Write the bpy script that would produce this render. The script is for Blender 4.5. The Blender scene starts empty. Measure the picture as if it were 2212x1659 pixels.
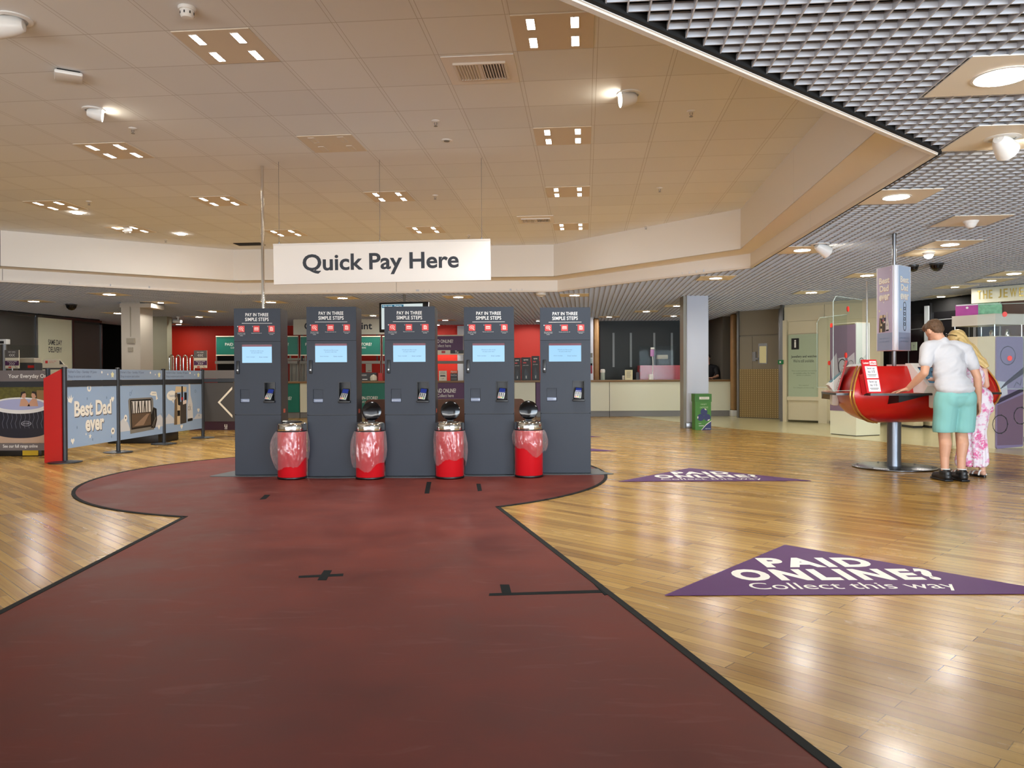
import bpy, bmesh, math, random
from mathutils import Vector, Matrix, noise
random.seed(7)
SC = bpy.context.scene
COL = SC.collection
R = math.radians

# ------------------------------------------------------------------ camera
FPX, IW, IH = 1680.0, 2212, 1659
CAMH = 1.10
cam_d = bpy.data.cameras.new('camera')
cam_d.sensor_width = 36.0
cam_d.lens = 36.0 * FPX / IW
cam_d.clip_start, cam_d.clip_end = 0.05, 200
cam = bpy.data.objects.new('camera', cam_d)
COL.objects.link(cam)
PITCH = math.atan((IH / 2 - 813.0) / FPX)
CM = Matrix.Rotation(math.pi / 2 - PITCH, 4, 'X') @ Matrix.Rotation(-0.0045, 4, 'Z')
cam.matrix_world = Matrix.Translation((0, 0, CAMH)) @ CM
SC.camera = cam

# ------------------------------------------------------------------ world, daylight, exposure
world = bpy.data.worlds.new('world')
SC.world = world
world.use_nodes = True
bg = world.node_tree.nodes['Background']
bg.inputs[0].default_value = (0.75, 0.85, 1.0, 1)
bg.inputs[1].default_value = 0.6
SC.view_settings.view_transform = 'Standard'
SC.view_settings.look = 'None'
SC.view_settings.gamma = 1.0
SC.view_settings.use_curve_mapping = False
SC.view_settings.exposure = 0.63
cy = SC.cycles
cy.use_denoising = True
cy.max_bounces = 7
cy.diffuse_bounces = 4
cy.glossy_bounces = 3
cy.transmission_bounces = 6
cy.transparent_max_bounces = 14
cy.sample_clamp_indirect = 6.0
cy.caustics_reflective = False
cy.caustics_refractive = False

SLOT_E = 22.0       # radiance of the ceiling light slots
DOWN_E = 170.0        # radiance of the round downlights
SLOT_W = 128.0       # power of the beam under each lit slot panel
SPOT_E = 26.0        # radiance of the eyeball spots

def area_light(name, loc, target, sx, sy, power, color):
    d = bpy.data.lights.new(name, 'AREA')
    d.shape = 'RECTANGLE'
    d.size, d.size_y = sx, sy
    d.energy = power
    d.color = color
    o = bpy.data.objects.new(name, d)
    COL.objects.link(o)
    o.location = loc
    o.rotation_euler = (Vector(target) - Vector(loc)).to_track_quat('-Z', 'Y').to_euler()
    return o
# daylight through the glazed shop entrance behind the viewpoint
area_light('entrance_daylight', (6.2, -4.75, 1.4), (6.2, 10, 1.55), 9.0, 2.5, 700, (0.72, 0.86, 1.0))
area_light('side_fill_light', (-6.0, -4.75, 1.4), (-6.0, 10, 1.6), 12.0, 2.5, 190, (0.9, 0.93, 1.0))  # unseen side fill, added to lift the ceiling and overall brightness

# unseen upward fill light, added to brighten the tiled ceiling
area_light('ceiling_fill_light', (0.5, -4.7, .35), (0.5, 0.6, 4.9), 20.0, .5, 520, (1.0, 0.96, 0.9))

# ------------------------------------------------------------------ pixel measuring helpers (2212 x 1659 frame)
def ray(px, py):
    d = CM.to_3x3() @ Vector(((px - IW / 2) / FPX, -(py - IH / 2) / FPX, -1.0))
    return d
def at(px, py, Y):
    d = ray(px, py)
    k = Y / d.y
    return Vector((d.x * k, Y, CAMH + d.z * k))
def onz(px, py, z=0.0):
    d = ray(px, py)
    k = (z - CAMH) / d.z
    return Vector((d.x * k, d.y * k, z))
def rect(px0, py0, px1, py1, Y):
    a = at(px0, (py0 + py1) / 2, Y).x
    b = at(px1, (py0 + py1) / 2, Y).x
    t = at((px0 + px1) / 2, py0, Y).z
    u = at((px0 + px1) / 2, py1, Y).z
    return a, b, u, t          # x0, x1, z0, z1

# ------------------------------------------------------------------ materials
def lin(c):
    c = c / 255.0
    return c / 12.92 if c <= 0.04045 else ((c + 0.055) / 1.055) ** 2.4
def rgb(r, g, b):
    return (lin(r), lin(g), lin(b), 1)
MATS = {}
def M(name, col=(200, 200, 200), rough=0.5, metal=0.0, emit=0.0, alpha=1.0, spec=0.5, vary=0.0, vscale=6.0, bump=0.0, bscale=200.0, trans=0.0, coat=0.0):
    if name in MATS:
        return MATS[name]
    m = bpy.data.materials.new(name)
    m.use_nodes = True
    nt = m.node_tree
    b = nt.nodes['Principled BSDF']
    c = rgb(*col)
    b.inputs['Base Color'].default_value = c
    b.inputs['Roughness'].default_value = rough
    b.inputs['Metallic'].default_value = metal
    b.inputs['Specular IOR Level'].default_value = spec
    b.inputs['Alpha'].default_value = alpha
    b.inputs['Transmission Weight'].default_value = trans
    b.inputs['Coat Weight'].default_value = coat
    if emit:
        b.inputs['Emission Color'].default_value = c
        b.inputs['Emission Strength'].default_value = emit
        b.inputs['Base Color'].default_value = tuple(v * .12 for v in c[:3]) + (1,)
    if vary or bump:
        tc = nt.nodes.new('ShaderNodeTexCoord')
        if vary:
            n = nt.nodes.new('ShaderNodeTexNoise')
            n.inputs['Scale'].default_value = vscale
            n.inputs['Detail'].default_value = 5
            nt.links.new(tc.outputs['Object'], n.inputs['Vector'])
            mx = nt.nodes.new('ShaderNodeMix')
            mx.data_type = 'RGBA'
            mx.inputs['A'].default_value = tuple(v * (1 - vary) for v in c[:3]) + (1,)
            mx.inputs['B'].default_value = tuple(min(1, v * (1 + vary)) for v in c[:3]) + (1,)
            nt.links.new(n.outputs['Fac'], mx.inputs['Factor'])
            nt.links.new(mx.outputs['Result'], b.inputs['Base Color'])
        if bump:
            n2 = nt.nodes.new('ShaderNodeTexNoise')
            n2.inputs['Scale'].default_value = bscale
            nt.links.new(tc.outputs['Object'], n2.inputs['Vector'])
            bp = nt.nodes.new('ShaderNodeBump')
            bp.inputs['Strength'].default_value = bump
            bp.inputs['Distance'].default_value = 0.004
            nt.links.new(n2.outputs['Fac'], bp.inputs['Height'])
            nt.links.new(bp.outputs['Normal'], b.inputs['Normal'])
    MATS[name] = m
    return m

def N(nt, kind, **kw):
    n = nt.nodes.new(kind)
    for k, v in kw.items():
        setattr(n, k, v)
    return n
def mixrgb(nt, fac, a, b):
    mx = N(nt, 'ShaderNodeMix', data_type='RGBA')
    for key, v in (('Factor', fac), ('A', a), ('B', b)):
        if hasattr(v, 'links'):
            nt.links.new(v, mx.inputs[key])
        else:
            mx.inputs[key].default_value = v
    return mx.outputs['Result']
def maprange(nt, v, a, b, c=0.0, d=1.0):
    n = N(nt, 'ShaderNodeMapRange')
    nt.links.new(v, n.inputs[0])
    for i, x in enumerate((a, b, c, d)):
        n.inputs[i + 1].default_value = x
    return n.outputs[0]
def mathn(nt, op, a, b=None):
    n = N(nt, 'ShaderNodeMath', operation=op)
    for i, v in enumerate((a, b)):
        if v is None:
            continue
        if hasattr(v, 'links'):
            nt.links.new(v, n.inputs[i])
        else:
            n.inputs[i].default_value = v
    return n.outputs[0]

def mat_wood_floor():
    m = bpy.data.materials.new('oak_strip_floor')
    m.use_nodes = True
    nt = m.node_tree
    b = nt.nodes['Principled BSDF']
    tc = N(nt, 'ShaderNodeTexCoord')
    mp = N(nt, 'ShaderNodeMapping')
    mp.inputs['Rotation'].default_value = (0, 0, R(-135))    # strips run about 45 degrees off the view axis
    nt.links.new(tc.outputs['Object'], mp.inputs['Vector'])
    br = N(nt, 'ShaderNodeTexBrick')
    br.offset, br.offset_frequency, br.squash = 0.37, 2, 1.0
    br.inputs['Scale'].default_value = 1.0
    br.inputs['Brick Width'].default_value = 0.92
    br.inputs['Row Height'].default_value = 0.075
    br.inputs['Mortar Size'].default_value = 0.0015
    br.inputs['Mortar Smooth'].default_value = 0.2
    br.inputs['Bias'].default_value = -0.15
    br.inputs['Color1'].default_value = rgb(188, 148, 78)
    br.inputs['Color2'].default_value = rgb(140, 101, 46)
    br.inputs['Mortar'].default_value = rgb(72, 50, 26)
    nt.links.new(mp.outputs[0], br.inputs['Vector'])
    mp2 = N(nt, 'ShaderNodeMapping')
    mp2.inputs['Scale'].default_value = (0.75, 58, 1)
    nt.links.new(mp.outputs[0], mp2.inputs['Vector'])
    n1 = N(nt, 'ShaderNodeTexNoise')
    n1.inputs['Scale'].default_value = 1.0
    n1.inputs['Detail'].default_value = 5
    n1.inputs['Distortion'].default_value = 0.25
    nt.links.new(mp2.outputs[0], n1.inputs['Vector'])
    grain = maprange(nt, n1.outputs['Fac'], 0.40, 0.66)
    mp3 = N(nt, 'ShaderNodeMapping')
    mp3.inputs['Scale'].default_value = (0.9, 5, 1)
    nt.links.new(mp.outputs[0], mp3.inputs['Vector'])
    n2 = N(nt, 'ShaderNodeTexNoise')
    n2.inputs['Scale'].default_value = 1.0
    n2.inputs['Detail'].default_value = 3
    nt.links.new(mp3.outputs[0], n2.inputs['Vector'])
    tone = maprange(nt, n2.outputs['Fac'], 0.35, 0.68)
    c = mixrgb(nt, mathn(nt, 'MULTIPLY', grain, 0.36), br.outputs['Color'], rgb(120, 84, 42))
    c = mixrgb(nt, mathn(nt, 'MULTIPLY', tone, 0.22), c, rgb(202, 168, 96))
    nt.links.new(c, b.inputs['Base Color'])
    rg = maprange(nt, n2.outputs['Fac'], 0.3, 0.7, 0.20, 0.29)
    nt.links.new(rg, b.inputs['Roughness'])
    b.inputs['Specular IOR Level'].default_value = 0.5
    bp = N(nt, 'ShaderNodeBump')
    bp.inputs['Strength'].default_value = 0.10
    bp.inputs['Distance'].default_value = 0.002
    nt.links.new(mathn(nt, 'SUBTRACT', 0.0, br.outputs['Fac']), bp.inputs['Height'])
    nt.links.new(bp.outputs['Normal'], b.inputs['Normal'])
    return m

def mat_red_lino():
    m = bpy.data.materials.new('red_brown_lino')
    m.use_nodes = True
    nt = m.node_tree
    b = nt.nodes['Principled BSDF']
    tc = N(nt, 'ShaderNodeTexCoord')
    n1 = N(nt, 'ShaderNodeTexNoise')
    n1.inputs['Scale'].default_value = 1.7
    n1.inputs['Detail'].default_value = 6
    n1.inputs['Roughness'].default_value = 0.62
    nt.links.new(tc.outputs['Object'], n1.inputs['Vector'])
    c = mixrgb(nt, maprange(nt, n1.outputs['Fac'], 0.3, 0.7), rgb(88, 40, 34), rgb(112, 55, 46))
    # pale scuffs
    mp = N(nt, 'ShaderNodeMapping')
    mp.inputs['Rotation'].default_value = (0, 0, R(14))
    mp.inputs['Scale'].default_value = (2.2, 9, 1)
    nt.links.new(tc.outputs['Object'], mp.inputs['Vector'])
    n2 = N(nt, 'ShaderNodeTexNoise')
    n2.inputs['Scale'].default_value = 1.0
    n2.inputs['Detail'].default_value = 4
    n2.inputs['Distortion'].default_value = 1.6
    nt.links.new(mp.outputs[0], n2.inputs['Vector'])
    c = mixrgb(nt, mathn(nt, 'MULTIPLY', maprange(nt, n2.outputs['Fac'], 0.60, 0.78), 0.35), c, rgb(128, 88, 82))
    nt.links.new(c, b.inputs['Base Color'])
    nt.links.new(maprange(nt, n1.outputs['Fac'], 0.3, 0.7, 0.42, 0.6), b.inputs['Roughness'])
    b.inputs['Specular IOR Level'].default_value = 0.12
    return m

def mat_tile_ceiling():
    m = bpy.data.materials.new('mineral_ceiling_tile')
    m.use_nodes = True
    nt = m.node_tree
    b = nt.nodes['Principled BSDF']
    tc = N(nt, 'ShaderNodeTexCoord')
    sp = N(nt, 'ShaderNodeSeparateXYZ')
    nt.links.new(tc.outputs['Object'], sp.inputs[0])
    # local coordinates are laid so that grid lines fall on multiples of 0.6
    def line(src, half):
        f = mathn(nt, 'FRACT', mathn(nt, 'DIVIDE', mathn(nt, 'ADD', src, 60.0), 0.6))
        d = mathn(nt, 'ABSOLUTE', mathn(nt, 'SUBTRACT', f, 0.5))
        return d           # 0.5 on the line, 0 mid tile
    du, dv = line(sp.outputs[0], 0), line(sp.outputs[1], 0)
    def groove(d, at_m, w):
        off = mathn(nt, 'ABSOLUTE', mathn(nt, 'SUBTRACT', d, 0.5 - at_m / 0.6))
        return mathn(nt, 'LESS_THAN', off, w / 0.6)
    g1 = groove(du, 0.016, 0.0024)      # both edges of the wide tee bars
    g2 = groove(dv, 0.002, 0.0032)      # hairline cross joints
    g = mathn(nt, 'MAXIMUM', g1, mathn(nt, 'MULTIPLY', g2, 0.75))
    # tile to tile tone
    fl = N(nt, 'ShaderNodeVectorMath', operation='FLOOR')
    dvv = N(nt, 'ShaderNodeVectorMath', operation='SCALE')
    dvv.inputs['Scale'].default_value = 1 / 0.6
    nt.links.new(tc.outputs['Object'], dvv.inputs[0])
    nt.links.new(dvv.outputs[0], fl.inputs[0])
    wn = N(nt, 'ShaderNodeTexWhiteNoise', noise_dimensions='2D')
    nt.links.new(fl.outputs[0], wn.inputs['Vector'])
    c = mixrgb(nt, wn.outputs['Value'], rgb(228, 231, 233), rgb(235, 238, 240))
    c = mixrgb(nt, mathn(nt, 'MULTIPLY', g, 0.42), c, rgb(120, 106, 86))
    nt.links.new(c, b.inputs['Base Color'])
    b.inputs['Roughness'].default_value = 0.85
    n2 = N(nt, 'ShaderNodeTexNoise')
    n2.inputs['Scale'].default_value = 160
    nt.links.new(tc.outputs['Object'], n2.inputs['Vector'])
    bp = N(nt, 'ShaderNodeBump')
    bp.inputs['Strength'].default_value = 0.12
    bp.inputs['Distance'].default_value = 0.003
    nt.links.new(n2.outputs['Fac'], bp.inputs['Height'])
    nt.links.new(bp.outputs['Normal'], b.inputs['Normal'])
    return m

def mat_clear(name, tint=(246, 250, 249), fac=0.10, rough=0.03):
    """thin clear sheet: mostly straight-through with a little gloss"""
    m = bpy.data.materials.new(name)
    m.use_nodes = True
    nt = m.node_tree
    nt.nodes.remove(nt.nodes['Principled BSDF'])
    out = nt.nodes['Material Output']
    t = N(nt, 'ShaderNodeBsdfTransparent')
    t.inputs[0].default_value = rgb(*tint)
    g = N(nt, 'ShaderNodeBsdfGlossy')
    g.inputs['Roughness'].default_value = rough
    mx = N(nt, 'ShaderNodeMixShader')
    mx.inputs[0].default_value = fac
    nt.links.new(t.outputs[0], mx.inputs[1])
    nt.links.new(g.outputs[0], mx.inputs[2])
    nt.links.new(mx.outputs[0], out.inputs[0])
    MATS[name] = m
    return m

def mat_liner():
    m = bpy.data.materials.new('bin_liner_film')
    m.use_nodes = True
    nt = m.node_tree
    nt.nodes.remove(nt.nodes['Principled BSDF'])
    out = nt.nodes['Material Output']
    t = N(nt, 'ShaderNodeBsdfTransparent')
    t.inputs[0].default_value = (0.97, 0.95, 0.95, 1)
    g = N(nt, 'ShaderNodeBsdfGlossy')
    g.inputs['Roughness'].default_value = 0.22
    d = N(nt, 'ShaderNodeBsdfDiffuse')
    d.inputs[0].default_value = rgb(232, 214, 214)
    m1 = N(nt, 'ShaderNodeMixShader')
    m1.inputs[0].default_value = 0.45
    nt.links.new(g.outputs[0], m1.inputs[1])
    nt.links.new(d.outputs[0], m1.inputs[2])
    lw = N(nt, 'ShaderNodeLayerWeight')
    lw.inputs[0].default_value = 0.35
    f = maprange(nt, lw.outputs['Facing'], 0.0, 1.0, 0.15, 0.62)
    m2 = N(nt, 'ShaderNodeMixShader')
    nt.links.new(f, m2.inputs[0])
    nt.links.new(t.outputs[0], m2.inputs[1])
    nt.links.new(m1.outputs[0], m2.inputs[2])
    nt.links.new(m2.outputs[0], out.inputs[0])
    return m

# ------------------------------------------------------------------ object helpers
def tag(o, label=None, cat=None, group=None, kind=None):
    if label: o['label'] = label
    if cat: o['category'] = cat
    if group: o['group'] = group
    if kind: o['kind'] = kind
    return o
def thing(name, label, cat, loc=(0, 0, 0), rz=0.0, group=None):
    o = bpy.data.objects.new(name, None)
    o.empty_display_size = 0.1
    COL.objects.link(o)
    o.location = loc
    o.rotation_euler = (0, 0, rz)
    return tag(o, label, cat, group)
def copy_tree(o, parent=None):
    c = o.copy()
    COL.objects.link(c)
    c.parent = parent
    for ch in list(o.children):
        copy_tree(ch, c)
    return c

_text_cache = {}
def text_geo(s, bold=0.0, spacing=1.0):
    key = (s, bold, spacing)
    if key in _text_cache:
        return _text_cache[key]
    cu = bpy.data.curves.new('t', 'FONT')
    cu.body = s
    cu.size = 1.0
    cu.offset = bold
    cu.space_character = spacing
    cu.resolution_u = 4
    o = bpy.data.objects.new('t', cu)
    COL.objects.link(o)
    dg = bpy.context.evaluated_depsgraph_get()
    me = bpy.data.meshes.new_from_object(o.evaluated_get(dg))
    vs = [v.co.copy() for v in me.vertices]
    fs = [list(p.vertices) for p in me.polygons]
    bpy.data.objects.remove(o)
    bpy.data.curves.remove(cu)
    bpy.data.meshes.remove(me)
    x0, x1 = min(v.x for v in vs), max(v.x for v in vs)
    y0, y1 = min(v.y for v in vs), max(v.y for v in vs)
    vs = [((v.x - x0) / (x1 - x0), (v.y - y0) / (y1 - y0)) for v in vs]
    _text_cache[key] = (vs, fs)
    return _text_cache[key]

class MB:
    """collects shapes and links them as ONE mesh object"""
    def __init__(self, mat=None):
        self.v, self.f, self.mi, self.mats = [], [], [], []
        self.cur = 0
        if mat: self.use(mat)
    def use(self, mat):
        if mat not in self.mats:
            self.mats.append(mat)
        self.cur = self.mats.index(mat)
        return self
    def add(self, vs, fs):
        k = len(self.v)
        self.v += [tuple(p) for p in vs]
        self.f += [[i + k for i in f] for f in fs]
        self.mi += [self.cur] * len(fs)
    def bm(self, bm, mtx=None):
        bm.verts.index_update()
        self.add([(mtx @ v.co) if mtx else v.co for v in bm.verts], [[v.index for v in f.verts] for f in bm.faces])
        bm.free()
    def box(self, x0, x1, y0, y1, z0, z1, bev=0.0, seg=2, mtx=None):
        if bev <= 0:
            p = [(x0, y0, z0), (x1, y0, z0), (x1, y1, z0), (x0, y1, z0), (x0, y0, z1), (x1, y0, z1), (x1, y1, z1), (x0, y1, z1)]
            if mtx: p = [mtx @ Vector(q) for q in p]
            self.add(p, [[3, 2, 1, 0], [4, 5, 6, 7], [0, 1, 5, 4], [1, 2, 6, 5], [2, 3, 7, 6], [3, 0, 4, 7]])
            return
        bm = bmesh.new()
        bmesh.ops.create_cube(bm, size=1.0)
        for v in bm.verts:
            v.co = Vector(((x0 + x1) / 2 + v.co.x * (x1 - x0), (y0 + y1) / 2 + v.co.y * (y1 - y0), (z0 + z1) / 2 + v.co.z * (z1 - z0)))
        bmesh.ops.bevel(bm, geom=bm.edges[:], offset=bev, segments=seg, affect='EDGES', profile=0.5)
        self.bm(bm, mtx)
    def tube(self, pts, r, n=10, cap=True):
        """round tube through points; r number or list"""
        pts = [Vector(p) for p in pts]
        rs = r if isinstance(r, (list, tuple)) else [r] * len(pts)
        rings = []
        prev = None
        for i, p in enumerate(pts):
            a = pts[max(0, i - 1)]
            b = pts[min(len(pts) - 1, i + 1)]
            d = (b - a).normalized()
            if prev is None:
                x = d.orthogonal().normalized()
            else:
                x = (prev - d * prev.dot(d)).normalized()
            prev = x
            y = d.cross(x)
            rings.append([p + (x * math.cos(2 * math.pi * k / n) + y * math.sin(2 * math.pi * k / n)) * rs[i] for k in range(n)])
        vs = [v for rg in rings for v in rg]
        fs = []
        for i in range(len(rings) - 1):
            for k in range(n):
                fs.append([i * n + k, i * n + (k + 1) % n, (i + 1) * n + (k + 1) % n, (i + 1) * n + k])
        if cap:
            fs.append(list(range(n))[::-1])
            fs.append([(len(rings) - 1) * n + k for k in range(n)])
        self.add(vs, fs)
    def lathe(self, prof, c=(0, 0, 0), n=32, mtx=None, capb=True, capt=True):
        """prof: list of (r, z) bottom to top"""
        vs = []
        for r, z in prof:
            for k in range(n):
                a = 2 * math.pi * k / n
                p = Vector((c[0] + r * math.cos(a), c[1] + r * math.sin(a), c[2] + z))
                vs.append(mtx @ p if mtx else p)
        fs = []
        for i in range(len(prof) - 1):
            for k in range(n):
                fs.append([i * n + k, i * n + (k + 1) % n, (i + 1) * n + (k + 1) % n, (i + 1) * n + k])
        if capb: fs.append(list(range(n))[::-1])
        if capt: fs.append([(len(prof) - 1) * n + k for k in range(n)])
        self.add(vs, fs)
    def prism(self, poly, z0, z1, mtx=None):
        """poly: 2D points counter-clockwise"""
        n = len(poly)
        vs = [Vector((x, y, z0)) for x, y in poly] + [Vector((x, y, z1)) for x, y in poly]
        if mtx: vs = [mtx @ v for v in vs]
        fs = [list(range(n))[::-1], [n + k for k in range(n)]]
        fs += [[k, (k + 1) % n, n + (k + 1) % n, n + k] for k in range(n)]
        self.add(vs, fs)
    def quad(self, a, b, c, d):
        self.add([a, b, c, d], [[0, 1, 2, 3]])
    def ellipsoid(self, c, rx, ry, rz, n=16, m=10, mtx=None):
        vs, fs = [], []
        for i in range(m + 1):
            t = math.pi * i / m
            for k in range(n):
                a = 2 * math.pi * k / n
                p = Vector((c[0] + rx * math.sin(t) * math.cos(a), c[1] + ry * math.sin(t) * math.sin(a), c[2] - rz * math.cos(t)))
                vs.append(mtx @ p if mtx else p)
        for i in range(m):
            for k in range(n):
                fs.append([i * n + k, i * n + (k + 1) % n, (i + 1) * n + (k + 1) % n, (i + 1) * n + k])
        self.add(vs, fs)
    # ---- flat print on a plane: frame F maps (x, y) print metres -> world, facing F's +Z
    def ppoly(self, F, pts, lift=0.0):
        self.add([F @ Vector((x, y, lift)) for x, y in pts], [list(range(len(pts)))])
    def prect(self, F, x0, y0, x1, y1, lift=0.0):
        self.ppoly(F, [(x0, y0), (x1, y0), (x1, y1), (x0, y1)], lift)
    def pdisc(self, F, x, y, rx, ry=None, lift=0.0, n=24):
        ry = ry or rx
        self.ppoly(F, [(x + rx * math.cos(2 * math.pi * k / n), y + ry * math.sin(2 * math.pi * k / n)) for k in range(n)], lift)
    def pring(self, F, x, y, r0, r1, lift=0.0, n=28, sy=1.0):
        vs, fs = [], []
        for k in range(n):
            a = 2 * math.pi * k / n
            vs.append(F @ Vector((x + r0 * math.cos(a), y + sy * r0 * math.sin(a), lift)))
            vs.append(F @ Vector((x + r1 * math.cos(a), y + sy * r1 * math.sin(a), lift)))
        for k in range(n):
            j = (k + 1) % n
            fs.append([2 * k, 2 * k + 1, 2 * j + 1, 2 * j])
        self.add(vs, fs)
    def pline(self, F, pts, w, lift=0.0):
        for (xa, ya), (xb, yb) in zip(pts[:-1], pts[1:]):
            L = math.hypot(xb - xa, yb - ya) or 1e-6
            nx, ny = -(yb - ya) / L * w / 2, (xb - xa) / L * w / 2
            self.ppoly(F, [(xa - nx, ya - ny), (xb - nx, yb - ny), (xb + nx, yb + ny), (xa + nx, ya + ny)], lift)
    def pstar(self, F, x, y, r, rot=0.3, lift=0.0, k=5):
        self.ppoly(F, [(x + (r if i % 2 == 0 else r * 0.45) * math.cos(rot + math.pi * i / k), y + (r if i % 2 == 0 else r * 0.45) * math.sin(rot + math.pi * i / k)) for i in range(2 * k)], lift)
    def ptext(self, F, s, x0, y0, x1, y1, lift=0.0, bold=0.0, spacing=1.0):
        """text stretched to fill the box"""
        vs, fs = text_geo(s, bold, spacing)
        self.add([F @ Vector((x0 + u * (x1 - x0), y0 + v * (y1 - y0), lift)) for u, v in vs], fs)
    def build(self, name, parent=None, smooth=30.0, loc=None, rz=None):
        me = bpy.data.meshes.new(name)
        me.from_pydata([tuple(p) for p in self.v], [], self.f)
        for m in self.mats:
            me.materials.append(m)
        if self.mats:
            me.polygons.foreach_set('material_index', self.mi)
        if smooth:
            me.polygons.foreach_set('use_smooth', [True] * len(me.polygons))
            me.set_sharp_from_angle(angle=R(smooth))
        me.update()
        o = bpy.data.objects.new(name, me)
        COL.objects.link(o)
        if parent is not None: o.parent = parent
        if loc is not None: o.location = loc
        if rz is not None: o.rotation_euler = (0, 0, rz)
        return o

def frame(o, x, n):
    """print frame: origin o, reading direction x, outward normal n"""
    x = Vector(x).normalized()
    n = Vector(n).normalized()
    y = n.cross(x).normalized()
    return Matrix(((x.x, y.x, n.x, o[0]), (x.y, y.y, n.y, o[1]), (x.z, y.z, n.z, o[2]), (0, 0, 0, 1)))
def front(x, y, z):
    """print frame on a surface facing the viewer's side (-Y)"""
    return frame((x, y, z), (1, 0, 0), (0, -1, 0))

# ------------------------------------------------------------------ shared materials
m_floor = mat_wood_floor()
m_lino = mat_red_lino()
m_tile = mat_tile_ceiling()
m_liner = mat_liner()
m_pale_floor = M('pale_vinyl_floor', (206, 196, 150), 0.18, vary=0.06, vscale=1.5)
m_edge = M('dark_floor_trim', (40, 40, 38), 0.8, spec=0.12)
m_tape = M('black_floor_tape', (24, 29, 29), 0.8, spec=0.1, vary=0.2, vscale=30)
m_soffit = M('soffit_paint', (236, 232, 226), 0.7, bump=0.05)
m_trimw = M('white_trim', (222, 214, 204), 0.5)
m_void = M('plenum_black', (10, 10, 11), 0.9)
m_fin = M('louvre_aluminium', (198, 202, 211), 0.42, 0.0)
m_plate = M('downlight_plate', (240, 234, 222), 0.6)
m_white = M('white_plastic', (232, 232, 230), 0.35)
m_offw = M('warm_white_panel', (226, 218, 196), 0.45)
m_cream = M('cream_laminate', (222, 222, 200), 0.4)
m_black = M('black_plastic', (18, 18, 20), 0.4)
m_blackg = M('gloss_black', (8, 8, 10), 0.12)
m_chrome = M('chrome', (225, 222, 215), 0.12, 1.0)
m_steel = M('brushed_steel', (150, 152, 156), 0.32, 1.0)
m_dgrey = M('dark_grey_metal', (52, 54, 58), 0.4)
m_mgrey = M('mid_grey_paint', (120, 118, 112), 0.5)
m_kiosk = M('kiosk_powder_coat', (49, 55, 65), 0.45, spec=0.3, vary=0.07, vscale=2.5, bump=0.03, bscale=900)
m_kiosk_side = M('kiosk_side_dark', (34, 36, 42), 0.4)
m_txtw = M('white_lettering', (240, 238, 232), 0.5)
m_txtd = M('charcoal_lettering', (38, 42, 50), 0.5)
m_red = M('red_laminate', (186, 20, 14), 0.35)
m_redw = M('red_wall_paint', (208, 36, 6), 0.6)
m_icon = M('icon_red', (214, 52, 48), 0.4)
m_wood = M('oak_post', (156, 120, 78), 0.45, vary=0.2, vscale=8)
m_brown = M('walnut_bench', (122, 84, 62), 0.45, vary=0.2, vscale=6)
m_teal = M('teal_print', (10, 112, 96), 0.45)
m_purple = M('purple_print', (82, 38, 84), 0.45)
m_sticker = M('floor_sticker_purple', (84, 46, 96), 0.5, spec=0.15, vary=0.06, vscale=4)
m_sky = M('banner_blue', (148, 174, 206), 0.5)
m_skyd = M('banner_blue_dark', (112, 138, 168), 0.5)  # darker blue ink for printed doodles and small text
m_gold = M('gold_letters', (196, 176, 100), 0.35, 0.6)
m_screen = M('kiosk_screen_glow', (150, 200, 235), 0.15, emit=0.62)
m_glass = mat_clear('clear_acrylic', fac=0.0035)
m_darkglass = M('dark_shop_glass', (26, 25, 28), 0.08)
# ================================================================== STRUCTURE
ZH, ZL = 3.54, 2.76                 # tiled ceiling, louvre ceiling
TA = R(5.34)                        # ceiling grid is turned a little to the view axis
U = Vector((math.cos(TA), -math.sin(TA)))
T = Vector((math.sin(TA), math.cos(TA)))
U0, T0 = 0.089, 0.44                # a grid corner in (u, t)
def ut(p): return Vector((p[0], p[1])).dot(U), Vector((p[0], p[1])).dot(T)
def xy(u, t): return U * u + T * t

RECESS = [(0.886, 15.03), (3.63, 11.83), (3.14, 5.81), (-8.6, -3.93), (-11.8, -3.93), (-11.8, 11.0), (-5.37, 15.27)]      # clockwise seen from above, lower band
UPPER = [(0.783, 14.45), (3.36, 11.42), (2.72, 5.35), (-8.8, -3.6), (-11.5, -3.6), (-11.5, 10.75), (-5.31, 14.87)]

def struct(mb, name, parent=None, **kw):
    o = mb.build(name, parent, **kw)
    if parent is None: o['kind'] = 'structure'
    return o

# floors
mb = MB(m_floor)
mb.box(-15, 13, -5, 27, -0.05, 0)
struct(mb, 'floor')
CX, CY, CR = -1.76, 8.8, 2.8
def arc(c, r, a0, a1, n):
    return [(c[0] + r * math.cos(R(a0 + (a1 - a0) * i / n)), c[1] + r * math.sin(R(a0 + (a1 - a0) * i / n))) for i in range(n + 1)]
pl, pr = onz(354, 1129), onz(1084, 1098)
al = math.degrees(math.atan2(pl.y - CY, pl.x - CX)) % 360
ar = math.degrees(math.atan2(pr.y - CY, pr.x - CX)) % 360
q0, q1 = onz(0, 1310), onz(1811, 1659)
def ext(a, b, Y):
    k = (Y - a[1]) / (b[1] - a[1])
    return (a[0] + (b[0] - a[0]) * k, Y)
bl, brr = ext(pl, q0, -4.6), ext(pr, q1, -4.6)
circ = arc((CX, CY), CR, ar - 360, al, 80)        # right notch round the far side to the left notch
outline = [bl, brr] + circ
mb = MB(m_lino)
mb.prism(outline, -0.02, 0.004)
struct(mb, 'floor_red')
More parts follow.
